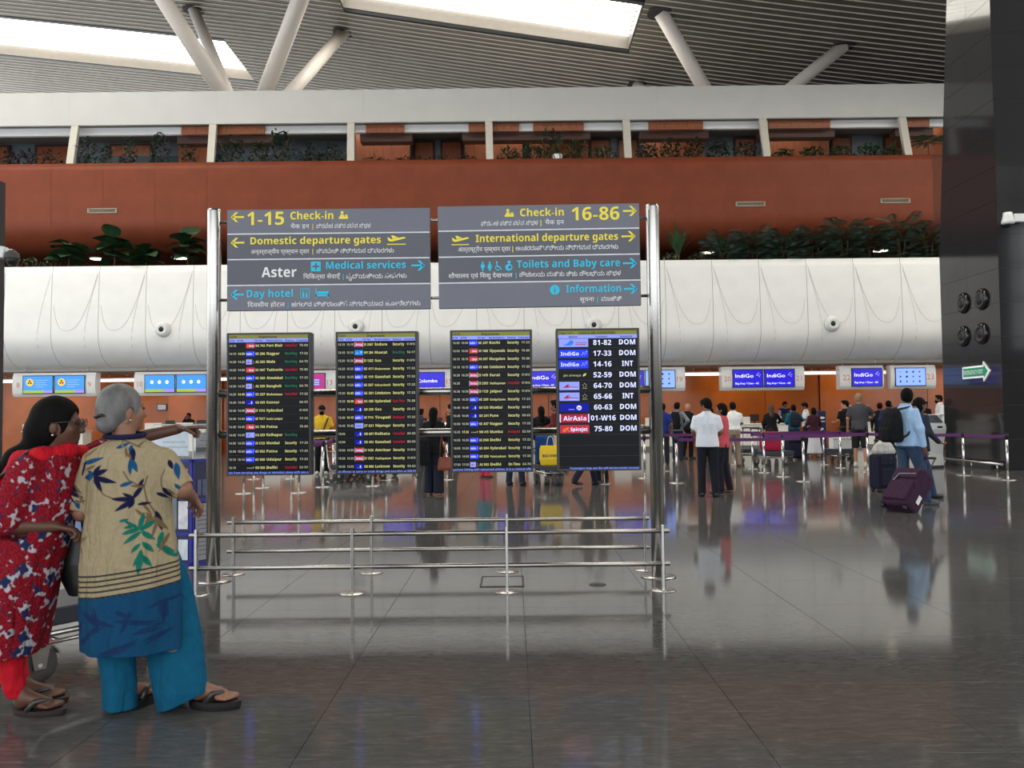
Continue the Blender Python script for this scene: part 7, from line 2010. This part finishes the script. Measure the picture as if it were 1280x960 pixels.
zs = ztop - 0.30
big = leaf_me(0.92, 0.36, 0.6, m_leaf); big2 = leaf_me(0.86, 0.34, 0.9, m_leaf2)
for k, (px, hgt, nl_, lb) in enumerate(((86, 1.45, 15, 'big-leaved fiddle-leaf plant, the one farthest from the sign posts'), (143, 1.7, 15, 'big-leaved fiddle-leaf plant with one tall upright leaf'), (182, 1.15, 12, 'low big-leaved plant between two taller ones'), (234, 1.75, 18, 'fullest big-leaved plant, beside the first sign post'))):
    p = at(px, 300, 33.25)
    t = thing('fiddle_leaf_plant', lb, 'plant', (p.x, 33.25, zs))
    B().tube([(0, 0, 0), (0.03, 0, hgt * 0.5), (0.0, 0, hgt * 0.9)], [0.035, 0.028, 0.015], 7).build('stem', m_stem, t)
    for i in range(nl_):
        a = i * 2.4 + k; q = 0.45 + 0.55 * i / nl_
        put_leaf(big if i % 2 else big2, t, (0.03 * math.sin(a), 0.03 * math.cos(a), hgt * q * 0.9 + 0.05), a, 0.55 * q - 0.05 + (0.5 if (i == nl_ - 1 and k in (1, 3)) else 0), rnd.uniform(0.85, 1.15), rnd.uniform(-0.4, 0.4))
m_frd = M('frond_green', (50, 70, 56), 0.4, var=0.4, scale=6)
fr_me = frond_me(0.85, 11, 0.020, m_frd, 0.6, 0.46); fr_me2 = frond_me(0.78, 10, 0.022, m_leaf, 0.75, 0.48)
lbls = ('split-leaf shrub opening the long bank, first from the spiky plant', 'split-leaf shrub second along the bank', 'split-leaf shrub third along the bank, over counter twenty-one', 'split-leaf shrub in the middle of the bank', 'tall split-leaf shrub after the middle of the bank', 'split-leaf shrub around the second grille of the bank', 'split-leaf shrub last but one before the granite pier', 'split-leaf shrub touching the granite pier')
for k, px in enumerate((906, 944, 982, 1020, 1056, 1092, 1128, 1164)):
    p = at(px, 300, 33.2); hgt = (1.15, 1.45, 1.35, 1.5, 1.95, 1.6, 1.95, 1.7)[k]
    t = thing('split_leaf_shrub', lbls[k], 'shrub', (p.x, 33.35 + 0.1 * (k % 2), zs), 0, 'split-leaf shrubs on the ledge')
    b = B()
    for i in range(5): b.tube([(0.1 * math.sin(i), 0.1 * math.cos(i), 0), (0.25 * math.sin(i * 1.3), 0.2 * math.cos(i), hgt * 0.6)], 0.014, 5)
    b.build('stem', m_stem, t)
    for i in range(72):
        a = i * 2.4; q = (i + 0.5) / 72
        rr = 0.50 * math.sqrt(1 - (q - 0.2) ** 2 * 0.8)
        put_leaf(fr_me if i % 3 else fr_me2, t, (rr * 0.8 * math.sin(-a), rr * 0.35 * math.cos(a), 0.15 + hgt * q * 0.86), a, 0.35 + 0.6 * q * rnd.random(), rnd.uniform(0.65, 0.95), rnd.uniform(-0.4, 0.4))
# palm behind the signs and spiky plant by the right post
pf = frond_me(1.35, 14, 0.035, m_palm, 0.9, 0.30)
p = at(600, 300, 34.0 - 0.6); t = thing('palm', 'palm whose arching fronds rise just above the signs', 'palm', (p.x, 33.4, zs))
B().tube([(0, 0, 0), (0, 0, 1.75)], [0.07, 0.04], 8).build('trunk', m_stem, t)
for i in range(11): put_leaf(pf, t, (0, 0, 1.7), i * 2.39 + 1.2, 0.75 + 0.05 * (i % 3), rnd.uniform(0.8, 1.0))
sp = leaf_me(1.25, 0.085, 0.25, m_leaf2)
p = at(848, 300, 33.1); t = thing('spiky_plant', 'upright spiky plant beside the second sign post', 'plant', (p.x, 33.1, zs))
B().tube([(0, 0, 0), (0, 0, 0.7)], [0.05, 0.03], 8).build('stem', m_stem, t)
for i in range(13): put_leaf(sp, t, (0, 0, 0.5 + 0.02 * i), i * 2.4, 1.38 - 0.035 * (13 - i), rnd.uniform(0.8, 1.1))


def bush(label, px, Y, z, w, hgt, n, mats, name='shrub', group=None, L=0.16, W=0.05, seed=0):
    """small shrub far off: twigs and many small leaves"""
    p = at(px, 200, Y); t = thing(name, label, 'shrub', (p.x, Y, z), 0, group)
    r_ = random.Random(seed); b = B()
    for i in range(6):
        a = i * 1.05; b.tube([(0.1 * w * math.cos(a), 0.05 * math.sin(a), 0), (0.38 * w * math.cos(a * 1.7), 0.12 * math.sin(a), hgt * 0.75)], 0.012, 4)
    b.build('stem', m_stem, t)
    lv = B()
    for i in range(n):
        q = r_.random(); a = r_.uniform(0, 2 * PI); rr = math.sqrt(r_.random())
        x = w / 2 * rr * math.cos(a) * (1 - 0.35 * q); yv = 0.22 * rr * math.sin(a); zz = hgt * (0.08 + 0.92 * q) * (1 - 0.25 * abs(x) / (w / 2))
        v, f = blade(L * r_.uniform(0.7, 1.3), W * r_.uniform(0.8, 1.2), 0.6, 0.15, 3)
        R = Matrix.Rotation(r_.uniform(0, 2 * PI), 3, 'Z') @ Matrix.Rotation(r_.uniform(-0.2, 1.2), 3, 'X')
        lv.mat(r_.randrange(len(mats))); lv.add([R @ Vector(q_) + Vector((x, yv, zz)) for q_ in v], f, True)
    o = lv.build('foliage', mats, t); o['kind'] = 'stuff'
    return t


LOWS = ('under the first big-leaved plant', 'under the tallest upright leaf', 'beside the fullest big-leaved plant', 'behind the first sign post', 'behind the check-in sign for 1-15', 'behind the domestic gates sign', 'in the gap between the two signs', 'behind the international gates sign', 'behind the toilets sign')
vl = (m_leaf3, m_leaf2, m_leaf3)
for k, (px, w, hg, lb) in enumerate(((20, 0.9, 0.85, 'pale variegated ground shrub under the dome camera'), (42, 0.9, 0.8, 'pale variegated ground shrub second from the frame edge'), (66, 0.9, 0.72, 'pale variegated ground shrub at the foot of the first big-leaved plant'), (836, 0.9, 0.72, 'yellowish low shrub touching the second sign post'), (868, 1.0, 0.66, 'yellowish low shrub between the spiky plant and the bank'))):
    bush(lb, px, 33.05, zs, w, hg, 90, vl, 'ground_shrub', None, 0.12, 0.045, k)
for k, (px, w, hg) in enumerate(((112, 1.0, 0.5), (160, 1.0, 0.55), (208, 1.0, 0.5), (258, 1.0, 0.5), (300, 1.2, .55), (470, 1.2, .6), (545, 1.2, .6), (690, 1.2, .6), (760, 1.2, .6))):
    bush('low dark ground shrub on the white wall ledge, ' + LOWS[k], px, 33.6, zs, w, hg, 70, (m_leafb, m_leaf), 'ground_shrub', 'low shrubs along the ledge', 0.16, 0.05, 40 + k)
# balcony planters: shrubs in every bay
zp = zr_top - 0.08; YP = 34.15
def bay(spec, mats, what, L=0.2, W=0.05):
    for k, (px, w, hg, n) in enumerate(spec):
        bush('%s, %s' % (what, ('first', 'second', 'third', 'fourth', 'fifth', 'sixth')[k] + ' in its bay'), px, YP + 0.42, zp, w, hg, n, mats, 'balcony_shrub', 'balcony shrubs', L, W, int(px))
bay(((8, 1.2, 0.85, 80), (34, 1.1, 0.75, 80), (62, 1.1, 0.8, 80)), (m_leafp, m_leafp, m_leafb), 'purple-leaved balcony shrub at the far end of the balcony')
bay(((108, 0.9, 1.35, 110), (132, 0.8, 1.0, 80), (162, 0.8, 1.3, 110), (200, 1.0, 1.5, 140), (236, 0.7, 0.9, 70)), (m_leafb, m_leaf), 'slender dark balcony shrub in the second bay')
bay(((290, 1.4, 1.25, 160), (324, 1.1, 1.05, 120), (352, 1.3, 1.55, 170), (388, 1.1, 0.95, 110), (416, 1.0, 0.9, 90)), (m_leafb, m_leaf), 'tall leafy balcony shrub in the third bay')
bay(((470, 1.5, 0.34, 110), (510, 1.5, 0.36, 110), (548, 1.5, 0.34, 110), (582, 1.2, 0.36, 90)), (m_leafp, m_leafb), 'low purple balcony edging in the fourth bay', 0.14, 0.03)
bay(((636, 1.2, 0.6, 110), (664, 1.1, 0.8, 110), (690, 1.3, 1.35, 160), (722, 1.2, 0.95, 130), (756, 1.3, 0.6, 110)), (m_leaf, m_leaf2), 'palm-like green balcony shrub in the fifth bay', 0.34, 0.035)
bay(((808, 1.2, 0.8, 130), (838, 1.2, 0.95, 140), (868, 1.2, 0.85, 130), (900, 1.3, 1.0, 150), (934, 1.3, 0.8, 130)), (m_leafb, m_leaf), 'dense dark balcony shrub in the sixth bay')
bay(((980, 1.3, 0.45, 120), (1016, 1.3, 0.55, 130), (1052, 1.3, 0.62, 130), (1088, 1.3, 0.65, 140), (1116, 1.0, 0.6, 100)), (m_leaf, m_leaf2), 'green balcony shrub in the seventh bay')
# flat topped plant in the last bay and a zebra striped pot
p = at(1160, 180, 34.7); t = thing('fern_tree', 'flat spreading fern-like plant in the last bay beside the pier', 'plant', (p.x, 34.7, zp))
B().tube([(0, 0, 0), (0.02, 0, 0.75)], [0.03, 0.02], 6).build('stem', m_stem, t)
for i in range(16): put_leaf(fr_me2, t, (0, 0, 0.72), i * 2.4, 0.25 + 0.02 * i, 0.95)
p = at(697, 195, 34.4); t = thing('plant_pot', 'black and white striped plant pot on the balcony edge', 'pot', (p.x, 34.42, zp))
B().lathe([(0.16, 0.0), (0.22, 0.30), (0.20, 0.30)], n=18).build('pot', m_whitep, t)
for i in range(5):
    a = i * 1.25
    B().tube([(0.165 * math.cos(a), 0.165 * math.sin(a), 0.02), (0.20 * math.cos(a + 0.25), 0.20 * math.sin(a + 0.25), 0.16), (0.222 * math.cos(a), 0.222 * math.sin(a), 0.29)], 0.018, 5).build('stripe', m_black, t)
